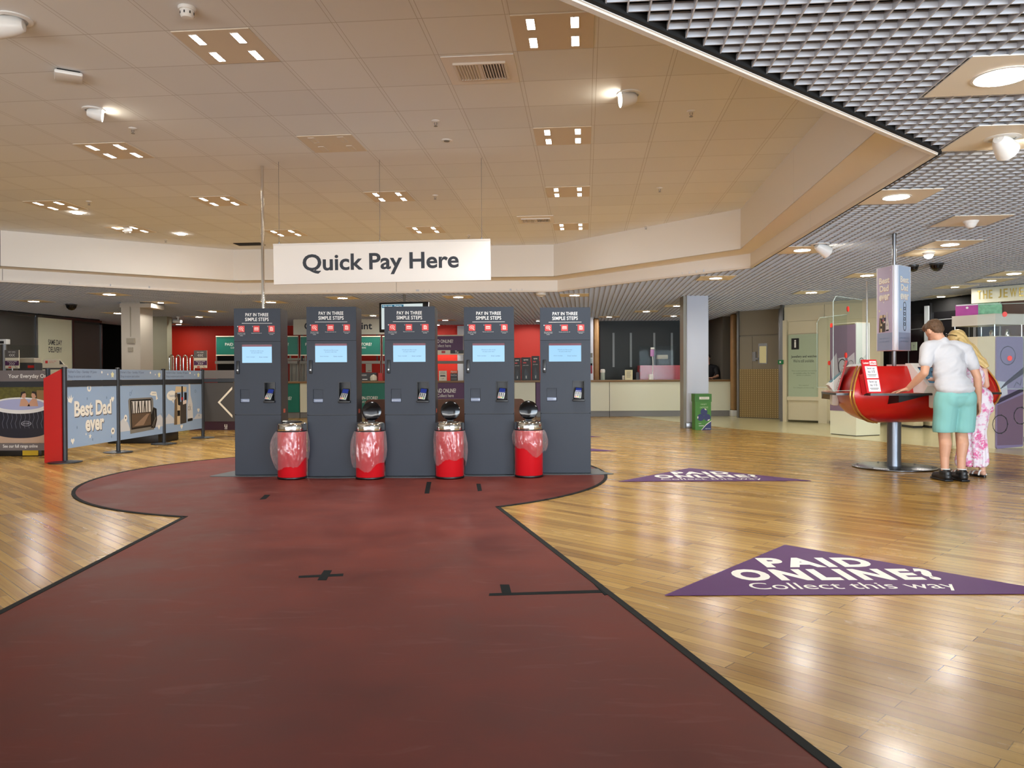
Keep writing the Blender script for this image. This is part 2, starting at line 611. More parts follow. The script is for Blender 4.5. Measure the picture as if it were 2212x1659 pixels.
def strip(mb, pts, w, z0, z1):
    for a, b in zip(pts[:-1], pts[1:]):
        a, b = Vector(a), Vector(b)
        d = (b - a).normalized()
        n = Vector((-d.y, d.x)) * w / 2
        e = d * w * 0.3
        mb.prism([(a - n - e)[:], (b - n + e)[:], (b + n + e)[:], (a + n - e)[:]], z0, z1)
mb = MB(m_edge)
strip(mb, [bl] + [tuple(p) for p in circ[::-1]] + [brr], 0.035, -0.01, 0.007)
struct(mb, 'trim_1')
mb = MB(m_pale_floor)
mb.prism([(7.6, 8.4), (12.5, 8.4), (12.5, 21), (3.2, 21), (4.54, 16.07), (5.65, 13.8), (6.75, 10.87)], -0.02, 0.003)
struct(mb, 'floor_pale')

# tiled ceiling, laid in its own grid frame so that object coordinates follow the tiles
mb = MB(m_tile)
mb.prism([(ut(p)[0] - U0, ut(p)[1] - T0) for p in UPPER][::-1], 0, 0.06)
o = struct(mb, 'ceiling')
c0 = xy(U0, T0)
o.location = (c0.x, c0.y, ZH)
o.rotation_euler = (0, 0, -TA)

# stepped soffit round the recess: panels with open joints on a backing
ZS = 2.955
def band(mb, poly, z0, z1, step, gap=0.006, th=0.04):
    n = len(poly)
    for i in range(n):
        a, b = Vector(poly[i]), Vector(poly[(i + 1) % n])
        L = (b - a).length
        d = (b - a) / L
        out = Vector((-d.y, d.x))          # outward for clockwise polygon
        k = max(1, round(L / step))
        for j in range(k):
            s0, s1 = L * j / k + gap / 2, L * (j + 1) / k - gap / 2
            if j == 0: s0 = 0
            if j == k - 1: s1 = L
            p, q = a + d * s0, a + d * s1
            mb.prism([q[:], p[:], (p + out * -0.0)[:], (p + out * th)[:], (q + out * th)[:]] if False else [p[:], q[:], (q + out * th)[:], (p + out * th)[:]], z0, z1)
        p, q = a + out * (th * 0.4), b + out * (th * 0.4)
        mb.use(m_void); mb.prism([p[:], q[:], (q + out * 0.05)[:], (p + out * 0.05)[:]], z0 + 0.003, z1); mb.use(m_soffit)
mb = MB(m_soffit)
band(mb, UPPER, ZS, ZH + 0.06, 3.1)
band(mb, RECESS, ZL - 0.02, ZS, 3.1)
n = len(UPPER)
for i in range(n):                          # underside of the overhanging upper band
    a, b, c, d = UPPER[i], UPPER[(i + 1) % n], RECESS[(i + 1) % n], RECESS[i]
    mb.quad((a[0], a[1], ZS - .005), (b[0], b[1], ZS - .005), (c[0], c[1], ZS - .005), (d[0], d[1], ZS - .005))
struct(mb, 'ceiling_soffit', smooth=0)
mb = MB(m_trimw)
for i in range(n):
    a, b = Vector(RECESS[i]), Vector(RECESS[(i + 1) % n])
    d = (b - a).normalized()
    out = Vector((-d.y, d.x))
    mb.prism([(a - out * 0.006)[:], (b - out * 0.006)[:], (b + out * 0.028 + d * 0.02)[:], (a + out * 0.028 - d * 0.02)[:]], ZL - 0.03, ZL + 0.0)
struct(mb, 'trim_2', smooth=0)

# open-cell louvre ceiling round the recess
def inside_intervals(poly, fixed, axis):
    """intervals of the polygon along the line (axis 0: u fixed -> t intervals)"""
    xs = []
    n = len(poly)
    for i in range(n):
        a, b = poly[i], poly[(i + 1) % n]
        fa, fb = (a[0], b[0]) if axis == 0 else (a[1], b[1])
        ga, gb = (a[1], b[1]) if axis == 0 else (a[0], b[0])
        if (fa <= fixed) != (fb <= fixed):
            k = (fixed - fa) / (fb - fa)
            xs.append(ga + (gb - ga) * k)
    xs.sort()
    return list(zip(xs[0::2], xs[1::2]))
REC_UT = [ut(p) for p in RECESS]
CELL = 0.10
mb = MB(m_fin)
def subtract(lo, hi, ivs):
    segs, cur = [], lo
    for a, b in ivs:
        if a > cur: segs.append((cur, min(a, hi)))
        cur = max(cur, b)
    if cur < hi: segs.append((cur, hi))
    segs = [(math.ceil((a - .012) / CELL) * CELL, math.floor((b + .012) / CELL) * CELL) for a, b in segs]
    return [(a, b) for a, b in segs if b - a > 0.02]
ULO, UHI, TLO, THI = -14.5, 12.5, -3.9, 26.6
k = 0
t = TLO
while t < THI:
    for a, b in subtract(ULO, UHI, inside_intervals(REC_UT, t, 1)):
        mb.box(a, b, t - 0.0035, t + 0.0035, ZL, ZL + 0.036)
    t += CELL
u = ULO
while u < UHI:
    for a, b in subtract(TLO, THI, inside_intervals(REC_UT, u, 0)):
        mb.box(u - 0.0035, u + 0.0035, a, b, ZL - 0.005, ZL + 0.034)
    u += CELL
o = struct(mb, 'ceiling_louvre', smooth=0)
o.rotation_euler = (0, 0, -TA)
mb = MB(m_void)
mb.box(-15, 13, -5, 27, 3.75, 3.8)
struct(mb, 'ceiling_void')

# outer walls
m_wdark = M('dark_wall', (60, 58, 54), 0.6)
m_wgreen = M('near_black_green_wall', (14, 22, 21), 0.5)
m_wcream = M('cream_wall', (214, 204, 184), 0.6)
m_olive = M('olive_wall', (150, 146, 126), 0.6)
mb = MB(m_redw); mb.box(-11.3, 2.62, 25.0, 25.15, 0, 3.75); struct(mb, 'wall_back')
mb = MB(m_wdark); mb.box(-15, 13, 26.6, 26.75, 0, 3.75); struct(mb, 'wall_rear')
mb = MB(m_wcream); mb.box(-15.1, -15, -5, 27, 0, 3.75); struct(mb, 'wall_side_a')
mb = MB(m_wcream); mb.box(13, 13.1, -5, 27, 0, 3.75); struct(mb, 'wall_side_b')
# glazed shop entrance behind the viewpoint
mb = MB(m_wcream)
mb.box(-15, -12.2, -5.05, -4.95, 0, 3.75); mb.box(.2, 1.5, -5.05, -4.95, 0, 3.75); mb.box(10.9, 13, -5.05, -4.95, 0, 3.75); mb.box(1.5, 10.9, -5.05, -4.95, 2.75, 3.75); mb.box(-12.2, .2, -5.05, -4.95, 2.75, 3.75)
struct(mb, 'wall_front')
mb = MB(m_dgrey)
for i in range(5):
    x = 1.5 + 9.4 * i / 4
    mb.box(x - 0.04, x + 0.04, -5.04, -4.92, 0, 2.75)
mb.box(1.5, 10.9, -5.04, -4.92, 2.69, 2.75); mb.box(1.5, 10.9, -5.04, -4.92, 0, 0.1)
mb.use(m_glass); mb.box(1.5, 10.9, -4.985, -4.975, 0.1, 2.7)
struct(mb, 'window_1')
mb = MB(m_dgrey)
for i in range(6):
    x = -12.2 + 12.4 * i / 5
    mb.box(x - 0.04, x + 0.04, -5.04, -4.92, 0, 2.75)
mb.box(-12.2, .2, -5.04, -4.92, 2.69, 2.75); mb.box(-12.2, .2, -5.04, -4.92, 0, 0.1)
mb.use(m_glass); mb.box(-12.2, .2, -4.985, -4.975, 0.1, 2.7)
struct(mb, 'window_3')

# side wall with dark and pale bays beside the queue
LW0, LW1 = at(0, 667, 18.7), at(218, 689, 22.0)
lw0, lw1 = Vector((LW0.x, LW0.y)), Vector((LW1.x, LW1.y))
lwd = (lw1 - lw0).normalized()
lwn = Vector((lwd.y, -lwd.x))               # faces the hall
def on_left(px):
    """distance along the side wall at image column px"""
    d = ray(px, 720); d = Vector((d.x, d.y))
    # solve lw0 + lwd*s = d*k
    den = lwd.x * d.y - lwd.y * d.x
    return (-(lw0.x) * d.y + lw0.y * d.x) / den
def lw_box(mb, s0, s1, z0, z1, o0, o1):
    a, b = lw0 + lwd * s0, lw0 + lwd * s1
    mb.prism([(a + lwn * o0)[:], (a + lwn * o1)[:], (b + lwn * o1)[:], (b + lwn * o0)[:]][::1], z0, z1)
m_bay = M('smoked_bay_panel', (74, 70, 66), 0.35)
m_baypale = M('pale_green_panel', (222, 222, 196), 0.5)
sA, sB, sC, sD = on_left(80), on_left(154), on_left(219), on_left(262)
mb = MB(m_wdark); lw_box(mb, -9.5, sC, 0, 2.76, -0.3, -0.05); struct(mb, 'wall_left', smooth=0)
mb = MB(m_bay); lw_box(mb, -9.4, sA - 0.06, 0.08, 2.66, -0.05, 0.0); lw_box(mb, sB + 0.06, sC - 0.04, 0.08, 2.6, -0.05, 0.0); struct(mb, 'wall_left_bays', smooth=0)
mb = MB(m_steel); lw_box(mb, sA - 0.06, sA, 0, 2.7, -0.05, 0.03); lw_box(mb, sB, sB + 0.06, 0, 2.66, -0.05, 0.03); lw_box(mb, sC - 0.04, sC, 0, 2.62, -0.05, 0.03); lw_box(mb, -9.4, sC, 2.66, 2.72, -0.05, 0.02); struct(mb, 'trim_3', smooth=0)
mb = MB(m_baypale)
lw_box(mb, sA, sB, 0.05, 2.66, -0.05, 0.012)
F = frame((*(lw0 + lwd * (sA + (sB - sA) * .5) + lwn * 0.016), 1.95), (lwd.x, lwd.y, 0), (lwn.x, lwn.y, 0))
wS = sB - sA
o = struct(mb, 'wall_left_panel', smooth=0)
mb = MB(m_txtd)
za, zb = at(117, 721, 20).z, at(117, 746, 20).z
mb.ptext(F, 'SAME DAY', -wS * .20, .02, wS * .20, .16, bold=0.01); mb.ptext(F, 'DELIVERY', -wS * .19, -.17, wS * .19, -.03, bold=0.01)
mb.build('lettering', o, smooth=0)
# columns and piers
x0, x1, _, _ = rect(262, 655, 303, 800, 17.0)
mb = MB(M('column_paint', (186, 178, 166), 0.6)); mb.box(x0, x1, 17.0, 17.6, 0, ZL + .04)
mb.box(x0 - .02, x1 + .25, 16.98, 17.62, ZL - .12, ZL - .03)
colL = struct(mb, 'column_left')
mb = MB(M('conduit_grey', (150, 142, 128), .5))
xc = (x0 + x1) / 2
mb.tube([(xc - .0, 16.985, 2.66), (xc + .005, 16.985, 2.0)], .012, 6)
mb.box(xc - .07, xc + .1, 16.94, 17.0, 1.86, 1.97); mb.box(xc - .05, xc + .05, 16.96, 17.0, 1.68, 1.77)
mb.build('conduit_boxes', colL)
x0, x1, _, _ = rect(329, 690, 361, 800, 21.0)
mb = MB(m_olive); mb.box(x0 - .5, x1, 21.0, 21.3, 0, ZL); struct(mb, 'wall_pier')
mb = MB(m_void); mb.box(-14.9, -10.9, 25.2, 25.3, 0, ZL); struct(mb, 'wall_dark_opening')
# dark wall behind the far service counter
x0, x1, _, _ = rect(1296, 692, 1562, 822, 23.5)
mb = MB(m_wgreen); mb.box(x0, x1 + .2, 23.5, 23.6, 0, ZL)
wd = struct(mb, 'wall_counter')
mb = MB(M('grey_strip', (128, 134, 136), .4))
for px in (1325, 1362.5, 1413, 1451):
    a, b, z0, z1 = rect(px - 2.2, 719, px + 2.2, 793, 23.5)
    mb.box(a, b, 23.47, 23.5, z0, z1)
mb.build('strip', wd)
x0, x1, _, _ = rect(1561, 670, 1581, 822, 21.9)
mb = MB(M('grey_reveal', (98, 92, 84), .6)); mb.box(x0, x1 + .1, 21.9, 23.6, 0, ZL); struct(mb, 'wall_reveal')

# white square column with mirrored head
cxx0, cxx1, _, _ = rect(1484, 640, 1531, 900, 16.2)
zcap = at(1507, 636, 16.2).z
zfoot = at(1507, 913, 16.2).z
mb = MB(M('column_white', (212, 222, 242), 0.35)); mb.box(cxx0, cxx1, 16.2, 16.2 + .45, zfoot, zcap, .02)
colW = struct(mb, 'column_white')
mb = MB(M('column_side', (150, 150, 140), .4)); mb.box(cxx0 - .06, cxx0 + .02, 16.26, 16.6, 0.0, zcap); mb.build('side_cladding', colW)
mb = MB(m_steel); mb.box(cxx0 - .02, cxx1 + .01, 16.19, 16.67, 0, zfoot, .004); mb.box(cxx0 - .005, cxx1 + .005, 16.195, 16.655, zcap, zcap + .04); mb.build('steel_skirt', colW)
mb = MB(M('mirror_cladding', (215, 218, 220), 0.04, 1.0)); mb.box(cxx0, cxx1, 16.2, 16.65, zcap + .04, ZL + .04); mb.build('mirror_head', colW)

# grey wall with double door beyond the counter end
dY = 20.0
p0, p1 = at(1594, 800, 20.2), at(1689, 800, 19.4)
dv = Vector((p1.x - p0.x, p1.y - p0.y)); dL = dv.length; dv.normalize(); dn = Vector((dv.y, -dv.x))
DB = frame((p0.x, p0.y, 0), (dv.x, dv.y, 0), (dn.x, dn.y, 0))      # x along wall, y up, z out
DBm = DB
def ds(px):  # along-wall distance of a column
    d = ray(px, 800); d = Vector((d.x, d.y)); o0 = Vector((p0.x, p0.y))
    den = dv.x * d.y - dv.y * d.x
    return (-o0.x * d.y + o0.y * d.x) / den
def dz(py): return 1.1 - (py - 810.5) * 19.8 / FPX
def dbox(mb, px0, px1, py0, py1, o0, o1, bev=0):
    mb.box(ds(px0), ds(px1), dz(py1), dz(py0), o0, o1, bev, mtx=DB)
m_gdoor = M('grey_door_paint', (134, 124, 108), .5)
mb = MB(m_gdoor); mb.box(-.05, dL + .1, 0, ZL, -.2, -.03, mtx=DB); dbox(mb, 1597, 1682, 670, 723, -.03, .0); struct(mb, 'wall_door')
mb = MB(m_gdoor)
mb.box(ds(1598), ds(1626) - .008, 0.01, dz(726), -.03, .012, mtx=DB); mb.box(ds(1626), ds(1683), 0.01, dz(726), -.03, .012, mtx=DB)
dr = struct(mb, 'door_1', smooth=0)
mb = MB(M('chequer_plate', (150, 128, 88), .35, .7))
x0, x1 = ds(1598), ds(1683)
zt = dz(797)
mb.box(x0, x1, .02, zt, .012, .018, mtx=DB)
mb.use(M('chequer_stud', (206, 186, 140), .3, .8))
nx, nz = 17, 26
for i in range(nx):
    for j in range(nz):
        a = x0 + (x1 - x0) * (i + .5) / nx; b = .02 + (zt - .02) * (j + .5) / nz
        mb.box(a - .012, a + .012, b - .012, b + .012, .018, .022, mtx=DB)
mb.build('kick_plate', dr, smooth=0)
mb = MB(m_steel); dbox(mb, 1639, 1658, 742, 786, .012, .02); mb.use(M('door_pane_lit', (214, 196, 140), .1, emit=.35)); dbox(mb, 1641.5, 1656, 748, 784, .02, .023); mb.build('door_window', dr, smooth=0)
mb = MB(m_steel); dbox(mb, 1626.5, 1634, 760, 780, .012, .04); dbox(mb, 1628, 1639, 773, 777, .04, .07); mb.build('door_handle', dr)
mb = MB(m_steel); dbox(mb, 1594, 1597.5, 668, 905, -.03, .05); dbox(mb, 1683, 1686, 668, 905, -.03, .03); struct(mb, 'trim_4', smooth=0)
# ================================================================== CEILING FITTINGS
m_slot = M('light_slot', (255, 250, 240), 0.5, emit=SLOT_E)
m_lamp = M('downlight_lamp', (255, 249, 238), 0.5, emit=DOWN_E)
m_spotlamp = M('spot_lamp', (255, 240, 214), 0.5, emit=SPOT_E)
m_lpanel = M('light_panel_plate', (222, 210, 190), 0.6)
def cell_of(px, py):
    p = onz(px, py, ZH)
    u, t = ut(p)
    return (U0 + (math.floor((u - U0) / .6) + .5) * .6, T0 + (math.floor((t - T0) / .6) + .5) * .6)
def slot_panel(px, py, label, lit=True):
    u, t = cell_of(px, py)
    p = xy(u, t)
    o = thing('ceiling_light_panel', label, 'ceiling light', (p.x, p.y, ZH), -TA, 'four-slot ceiling light panels')
    mb = MB(m_lpanel)
    mb.box(-.285, .285, -.285, .285, -.006, .0)
    for sx in (-1, 1):
        for st in (-1, 1):
            cx_, cy_ = sx * .152, st * .150
            mb.use(m_trimw)
            for (a, b, c, d) in ((-.032, -.027, -.08, .08), (.027, .032, -.08, .08), (-.032, .032, -.085, -.08), (-.032, .032, .08, .085)):
                mb.box(cx_ + a, cx_ + b, cy_ + c, cy_ + d, -.010, -.006)
            mb.use(m_lpanel)
    mb.build('panel_plate', o, smooth=0)
    for sx in (-1, 1):
        for st in (-1, 1):
            cx_, cy_ = sx * .152, st * .150
            mb = MB(m_slot if lit else m_lpanel)
            mb.box(cx_ - .026, cx_ + .026, cy_ - .078, cy_ + .078, -.009, -.0055)
            mb.build('light_slot', o, smooth=0)
    if lit:
        d = bpy.data.lights.new('slot_beam', 'SPOT')
        d.energy, d.color = SLOT_W, (0.98, 0.99, 1.0)
        d.spot_size, d.spot_blend, d.shadow_soft_size = R(128), 1.0, 0.12
        b = bpy.data.objects.new('slot_beam', d); COL.objects.link(b); b.parent = o; b.location = (0, 0, -.14)
    return o
slot_panel(490, 95, 'four-slot ceiling light panel beside the white smoke detector')
slot_panel(1195, 66, 'four-slot ceiling light panel closest to the edge of the louvre ceiling')
slot_panel(235, 318, 'four-slot ceiling light panel beyond the small eyeball spot with a wide glow')
slot_panel(1217, 292, 'first four-slot ceiling light panel beyond the eyeball spot near the louvre edge')
slot_panel(1228, 412, 'four-slot ceiling light panel just before the small slatted vent')
slot_panel(1235, 487, 'four-slot ceiling light panel beside the small slatted vent near the soffit')
slot_panel(843, 422, 'four-slot ceiling light panel behind the middle wire of the hanging sign')
slot_panel(468, 428, 'four-slot ceiling light panel between the chrome pole and the side soffit')
slot_panel(103, 437, 'four-slot ceiling light panel next to a small round light at the side soffit')
slot_panel(920, 493, 'four-slot ceiling light panel just above the word Pay on the hanging sign')
slot_panel(615, 497, 'four-slot ceiling light panel just beyond the chrome pole above the hanging sign')
slot_panel(308, 502, 'four-slot ceiling light panel by the back soffit with an eyeball spot beside it')
slot_panel(730, 310, 'unlit four-slot ceiling panel in the tiled ceiling before the hanging sign', lit=False)

def downlight(px, py, label, d=.19, plate=True, z=ZL, bulb=True, rot=0):
    p = onz(px, py, z)
    o = thing('downlight', label, 'downlight', (p.x, p.y, z), -TA, 'round ceiling downlights')
    if plate:
        mb = MB(m_plate); mb.box(-.295, .295, -.295, .295, -.008, -.001); mb.build('mounting_plate', o, smooth=0)
    mb = MB(m_white)
    r = d / 2
    mb.lathe([(r, -.009), (r + .018, -.009), (r + .02, -.013), (r + .004, -.015), (r, -.012)], n=28, capb=False, capt=False); mb.build('trim_ring', o)
    mb = MB(m_lamp); mb.lathe([(r, -.0115), (r, -.0095)], n=24); mb.build('lamp', o, smooth=0)
    return o
DL = [
 (2165, 162, 'large round downlight on the biggest plate of the louvre ceiling', .27),
 (1936, 424, 'round downlight beside the corner of the tall stepped soffit', .22),
 (1733, 539, 'round downlight sharing a bay with a white cone spot', .2),
 (2052, 527, 'round downlight beside the bright ball spot above the three-sided sign', .2),
 (1873, 594, 'round downlight just before the three-sided Best Dad ever sign', .2),
 (1546, 600, 'round downlight next to the mirrored head of the white square column', .2),
 (1753, 631, 'round downlight before the grey double doors', .2),
 (2190, 590, 'round downlight above the gold-lettered shop fascia', .2),
 (2142, 605, 'small round downlight closest to the gold-lettered fascia', .13),
 (2063, 619, 'small round downlight between the three-sided sign and the gold-lettered fascia', .13),
 (2033, 640, 'round downlight closest to the dark shop window', .15),
 (1241, 637, 'round downlight above the last kiosk of the row near the white column', .2),
 (990, 641, 'round downlight under the hanging sign beside the ceiling-hung screen', .2),
 (740, 643, 'round downlight above the second kiosk of the row', .2),
 (585, 652, 'round downlight beside the chrome pole behind the first kiosk', .2),
 (236, 635, 'round downlight just before the pale square pillar', .22),
 (73, 650, 'round downlight above the dark bays of the side wall', .2),
 (459, 672, 'round downlight over the banner with a chevron', .18),
 (430, 684, 'round downlight beyond the pale pillar, nearer of a close pair', .17),
 (347, 653, 'small oblong downlight on the pillar beam of the side ceiling', .12),
 (254, 676, 'round downlight partly behind the pale pillar', .17),
 (386, 700, 'round downlight directly under the small white camera', .15),
 (1396, 672, 'round downlight above the dark counter wall, middle of three', .17),
 (1463, 660, 'round downlight by the white column before the dark counter wall', .18),
 (1455, 682, 'round downlight furthest back above the dark counter wall', .15),
 (1316, 684, 'round downlight above the wooden post of the far counter', .15),
 (806, 681, 'round downlight over the white Collection Point board', .16),
 (962, 691, 'round downlight over the purple Paid Online board', .16),
]
for px, py, lab, d in DL:
    downlight(px, py, lab, d)
# small bright round lights set straight into the tiled ceiling
for px, py, lab in ((167, 459, 'small bright round light set in tiled ceiling beside a four-slot panel'), (391, 505, 'small bright round light in tiled ceiling closest to the chrome pole')):
    downlight(px, py, lab, .13, plate=False, z=ZH)

def eyeball(px, py, label, az, el, z=ZH, size=.075, plate=False, cone=False):
    p = onz(px, py, z)
    o = thing('eyeball_spotlight', label, 'spotlight', (p.x, p.y, z), 0, 'eyeball spotlights')
    if plate:
        mb = MB(m_plate); mb.box(-.295, .295, -.295, .295, -.008, -.001); q = mb.build('mounting_plate', o, smooth=0, rz=-TA)
    mb = MB(m_white)
    mb.lathe([(size, -.001), (size * 1.35, -.001), (size * 1.35, -.010), (size, -.014)], n=28, capb=False, capt=False); mb.build('trim_ring', o)
    d = Vector((math.cos(R(az)) * math.cos(R(el)), math.sin(R(az)) * math.cos(R(el)), -math.sin(R(el))))
    q = d.to_track_quat('Z', 'Y').to_matrix().to_4x4()
    c = Vector((0, 0, -size * .55))
    mt = Matrix.Translation(c) @ q
    mb = MB(m_white)
    L = size * (1.5 if cone else 1.05)
    mb.lathe([(0.001, -size * .8), (size * .42, -size * .75), (size * .58, -size * .5), (size * .74, 0), (size * .95, L), (size * .86, L), (size * .80, L * .75)], n=28, mtx=mt, capb=False, capt=False)
    mb.build('housing', o)
    mb = MB(m_spotlamp); mb.lathe([(size * .80, L * .72), (size * .80, L * .76)], n=24, mtx=mt); mb.build('lamp', o, smooth=0)
    return o
eyeball(28, 40, 'white eyeball spotlight in tiled ceiling nearest the flat white box', 190, 4, size=.09)
eyeball(202, 236, 'white eyeball spotlight throwing a glow over tiles before a four-slot panel', 20, 5, size=.07)
eyeball(1360, 202, 'white eyeball spotlight in tiled ceiling between louvre edge and a sprinkler', 185, 6, size=.08)
eyeball(278, 492, 'small white eyeball spotlight beside the furthest four-slot panel by the soffit', 190, 8, size=.06)
eyeball(2165, 296, 'white cone spotlight on plate at the point of the tiled ceiling', 35, 25, z=ZL, size=.085, plate=True)
eyeball(1772, 527, 'white cone spotlight beside a round downlight before the three-sided sign', 20, 25, z=ZL, size=.085, plate=False, cone=True)
def ball_spot(px, py, label, lit):
    p = onz(px, py, ZL)
    o = thing('ball_spotlight', label, 'spotlight', (p.x, p.y, ZL), 0, 'ball spotlights')
    mb = MB(m_plate); mb.box(-.295, .295, -.295, .295, -.009, -.001); mb.build('mounting_plate', o, smooth=0, rz=-TA)
    mb = MB(m_white); mb.lathe([(.06, -.04), (.075, -.02), (.08, -.009)], n=24, capb=False); mb.build('collar', o)
    mb = MB(m_spotlamp if lit else m_white); mb.lathe([(.002, -.085), (.03, -.082), (.05, -.065), (.06, -.04)], n=24); mb.build('globe', o)
ball_spot(2006, 545, 'bright white ball spotlight just past the three-sided sign top', True)
ball_spot(2097, 476, 'white unlit ball spotlight on a pale ceiling plate', False)

# spot washing the red wall beside the end kiosk
def wall_washer(px, py, tx, tz, label, power):
    p = onz(px, py, ZL)
    o = thing('downlight', label, 'downlight', (p.x, p.y, ZL), 0, 'round ceiling downlights')
    mb = MB(m_white); mb.lathe([(.05, -.05), (.07, -.02), (.08, 0)], n=20, capb=False); mb.build('trim_ring', o)
    mb = MB(m_lamp); mb.lathe([(.05, -.047), (.05, -.042)], n=18); mb.build('lamp', o, smooth=0)
    d = bpy.data.lights.new('washer_beam', 'SPOT'); d.energy = power; d.color = (1, .96, .9); d.spot_size, d.spot_blend, d.shadow_soft_size = R(70), .35, .04
    b = bpy.data.objects.new('washer_beam', d); COL.objects.link(b); b.parent = o; b.location = (0, 0, -.07)
    b.rotation_euler = (Vector((tx - p.x, 25.0 - p.y, tz - ZL + .07))).to_track_quat('-Z', 'Y').to_euler()
wall_washer(1162, 690, .55, 1.2, 'small wall-washing downlight before the bright red wall by the end kiosk', 100)
wall_washer(946, 699, -2.3, 1.2, 'small wall-washing downlight over the purple Paid Online board', 70)
def vent(px, py, label, w, dpt):
    p = onz(px, py, ZH)
    o = thing('ceiling_vent', label, 'vent', (p.x, p.y, ZH), -TA, 'ceiling vents')
    mb = MB(m_soffit)
    mb.box(-.28, .28, -.28, .28, -.008, -.001)
    mb.build('mounting_plate', o, smooth=0)
    mb = MB(m_void); mb.box(-w, w, -dpt, dpt, -.012, -.006); mb.build('opening', o, smooth=0)
    mb = MB(m_trimw)
    n = 17
    for i in range(n):
        x = -w + 2 * w * (i + .5) / n
        s = -1 if i < n // 2 else 1
        if i == n // 2:
            mb.box(x - .012, x + .012, -dpt, dpt, -.022, -.01)
        else:
            mb.add([(x - .005 - s * .008, -dpt, -.012), (x + .001 - s * .008, -dpt, -.012), (x + .001 + s * .006, -dpt, -.026), (x - .005 + s * .006, -dpt, -.026),
                    (x - .005 - s * .008, dpt, -.012), (x + .001 - s * .008, dpt, -.012), (x + .001 + s * .006, dpt, -.026), (x - .005 + s * .006, dpt, -.026)],
                   [[0, 1, 2, 3], [7, 6, 5, 4], [0, 4, 5, 1], [1, 5, 6, 2], [2, 6, 7, 3], [3, 7, 4, 0]])
    for (a, b, c, d) in ((-w - .015, w + .015, -dpt - .015, -dpt), (-w - .015, w + .015, dpt, dpt + .015), (-w - .015, -w, -dpt, dpt), (w, w + .015, -dpt, dpt)):
        mb.box(a, b, c, d, -.024, -.004)
    mb.build('slat', o, smooth=0)
vent(1040, 150, 'large slatted ceiling vent next to the bare tiles', .19, .15)
vent(1158, 474, 'small slatted ceiling vent near the back soffit', .21, .12)
p = onz(533, 527, ZH)
mb = MB(m_void); mb.box(-.2, .3, -.13, .13, -.01, -.001)
tag(mb.build('ceiling_hatch', loc=(p.x, p.y, ZH), rz=-TA, smooth=0), 'dark open hatch in tiled ceiling beside chrome pole at the soffit', 'hatch')

p = onz(404, 16, ZH)
o = thing('smoke_detector', 'round white smoke detector on tiled ceiling beside a lit four-slot panel', 'smoke detector', (p.x, p.y, ZH))
mb = MB(m_white); mb.lathe([(.055, -.022), (.058, -.004), (.055, 0)], n=28); mb.build('base', o)
mb = MB(m_white); mb.lathe([(.018, -.072), (.034, -.070), (.044, -.055), (.046, -.022)], n=28)
mb.use(m_dgrey)
for k in range(8):
    a = 2 * math.pi * k / 8
    mb.box(-.004, .004, .0445, .047, -.052, -.036, mtx=Matrix.Rotation(a, 4, 'Z'))
mb.build('sensor_head', o)
p = onz(148, 158, ZH)
o = thing('access_point', 'flat square white wireless box on tiled ceiling', 'wireless box', (p.x, p.y, ZH), R(30))
mb = MB(m_white); mb.box(-.10, .10, -.10, .10, -.045, -.012, .014); mb.build('case', o)
mb = MB(m_black); mb.box(-.08, .08, -.08, .08, -.014, 0); mb.build('bracket', o, smooth=0)

def sprinkler(px, py, label, z=ZH):
    p = onz(px, py, z)
    o = thing('sprinkler_head', label, 'sprinkler', (p.x, p.y, z), 0, 'ceiling sprinkler heads')
    mb = MB(m_white); mb.lathe([(.012, -.014), (.035, -.006), (.04, 0)], n=20); mb.build('escutcheon', o)
    mb = MB(m_steel); mb.tube([(.008, 0, -.01), (.012, 0, -.03), (0, 0, -.05)], .003, 6); mb.tube([(-.008, 0, -.01), (-.012, 0, -.03), (0, 0, -.05)], .003, 6)
    mb.lathe([(.018, -.053), (.018, -.050)], n=14); mb.build('nozzle', o)
for px, py, lab in (
    (287, 277, 'sprinkler head on tiled ceiling beside the eyeball spot with a glow'),
    (941, 261, 'sprinkler head on tiled ceiling nearest the large vent'),
    (1493, 240, 'sprinkler head on tiled ceiling nearest the louvre ceiling edge'),
    (1425, 406, 'sprinkler head on tiled ceiling above the stepped corner of the soffit'),
    (940, 422, 'sprinkler head beyond the middle sign wire, beside a four-slot panel'),
    (192, 435, 'sprinkler head by the side soffit, close to a small round light'),
    (1395, 488, 'sprinkler head almost touching the stepped soffit'),
    (358, 517, 'sprinkler head at the side soffit beside the hatch'),
    (1012, 508, 'sprinkler head above the end of the hanging sign')):
    sprinkler(px, py, lab)
p = onz(965, 303, ZH)
mb = MB(m_white); mb.lathe([(.05, -.008), (.06, 0)], n=24); mb.use(m_mgrey); mb.lathe([(.03, -.012), (.03, -.008)], n=16)
tag(mb.build('ceiling_speaker', loc=(p.x, p.y, ZH)), 'small flat round disc on tiled ceiling between two sprinkler heads', 'ceiling speaker')

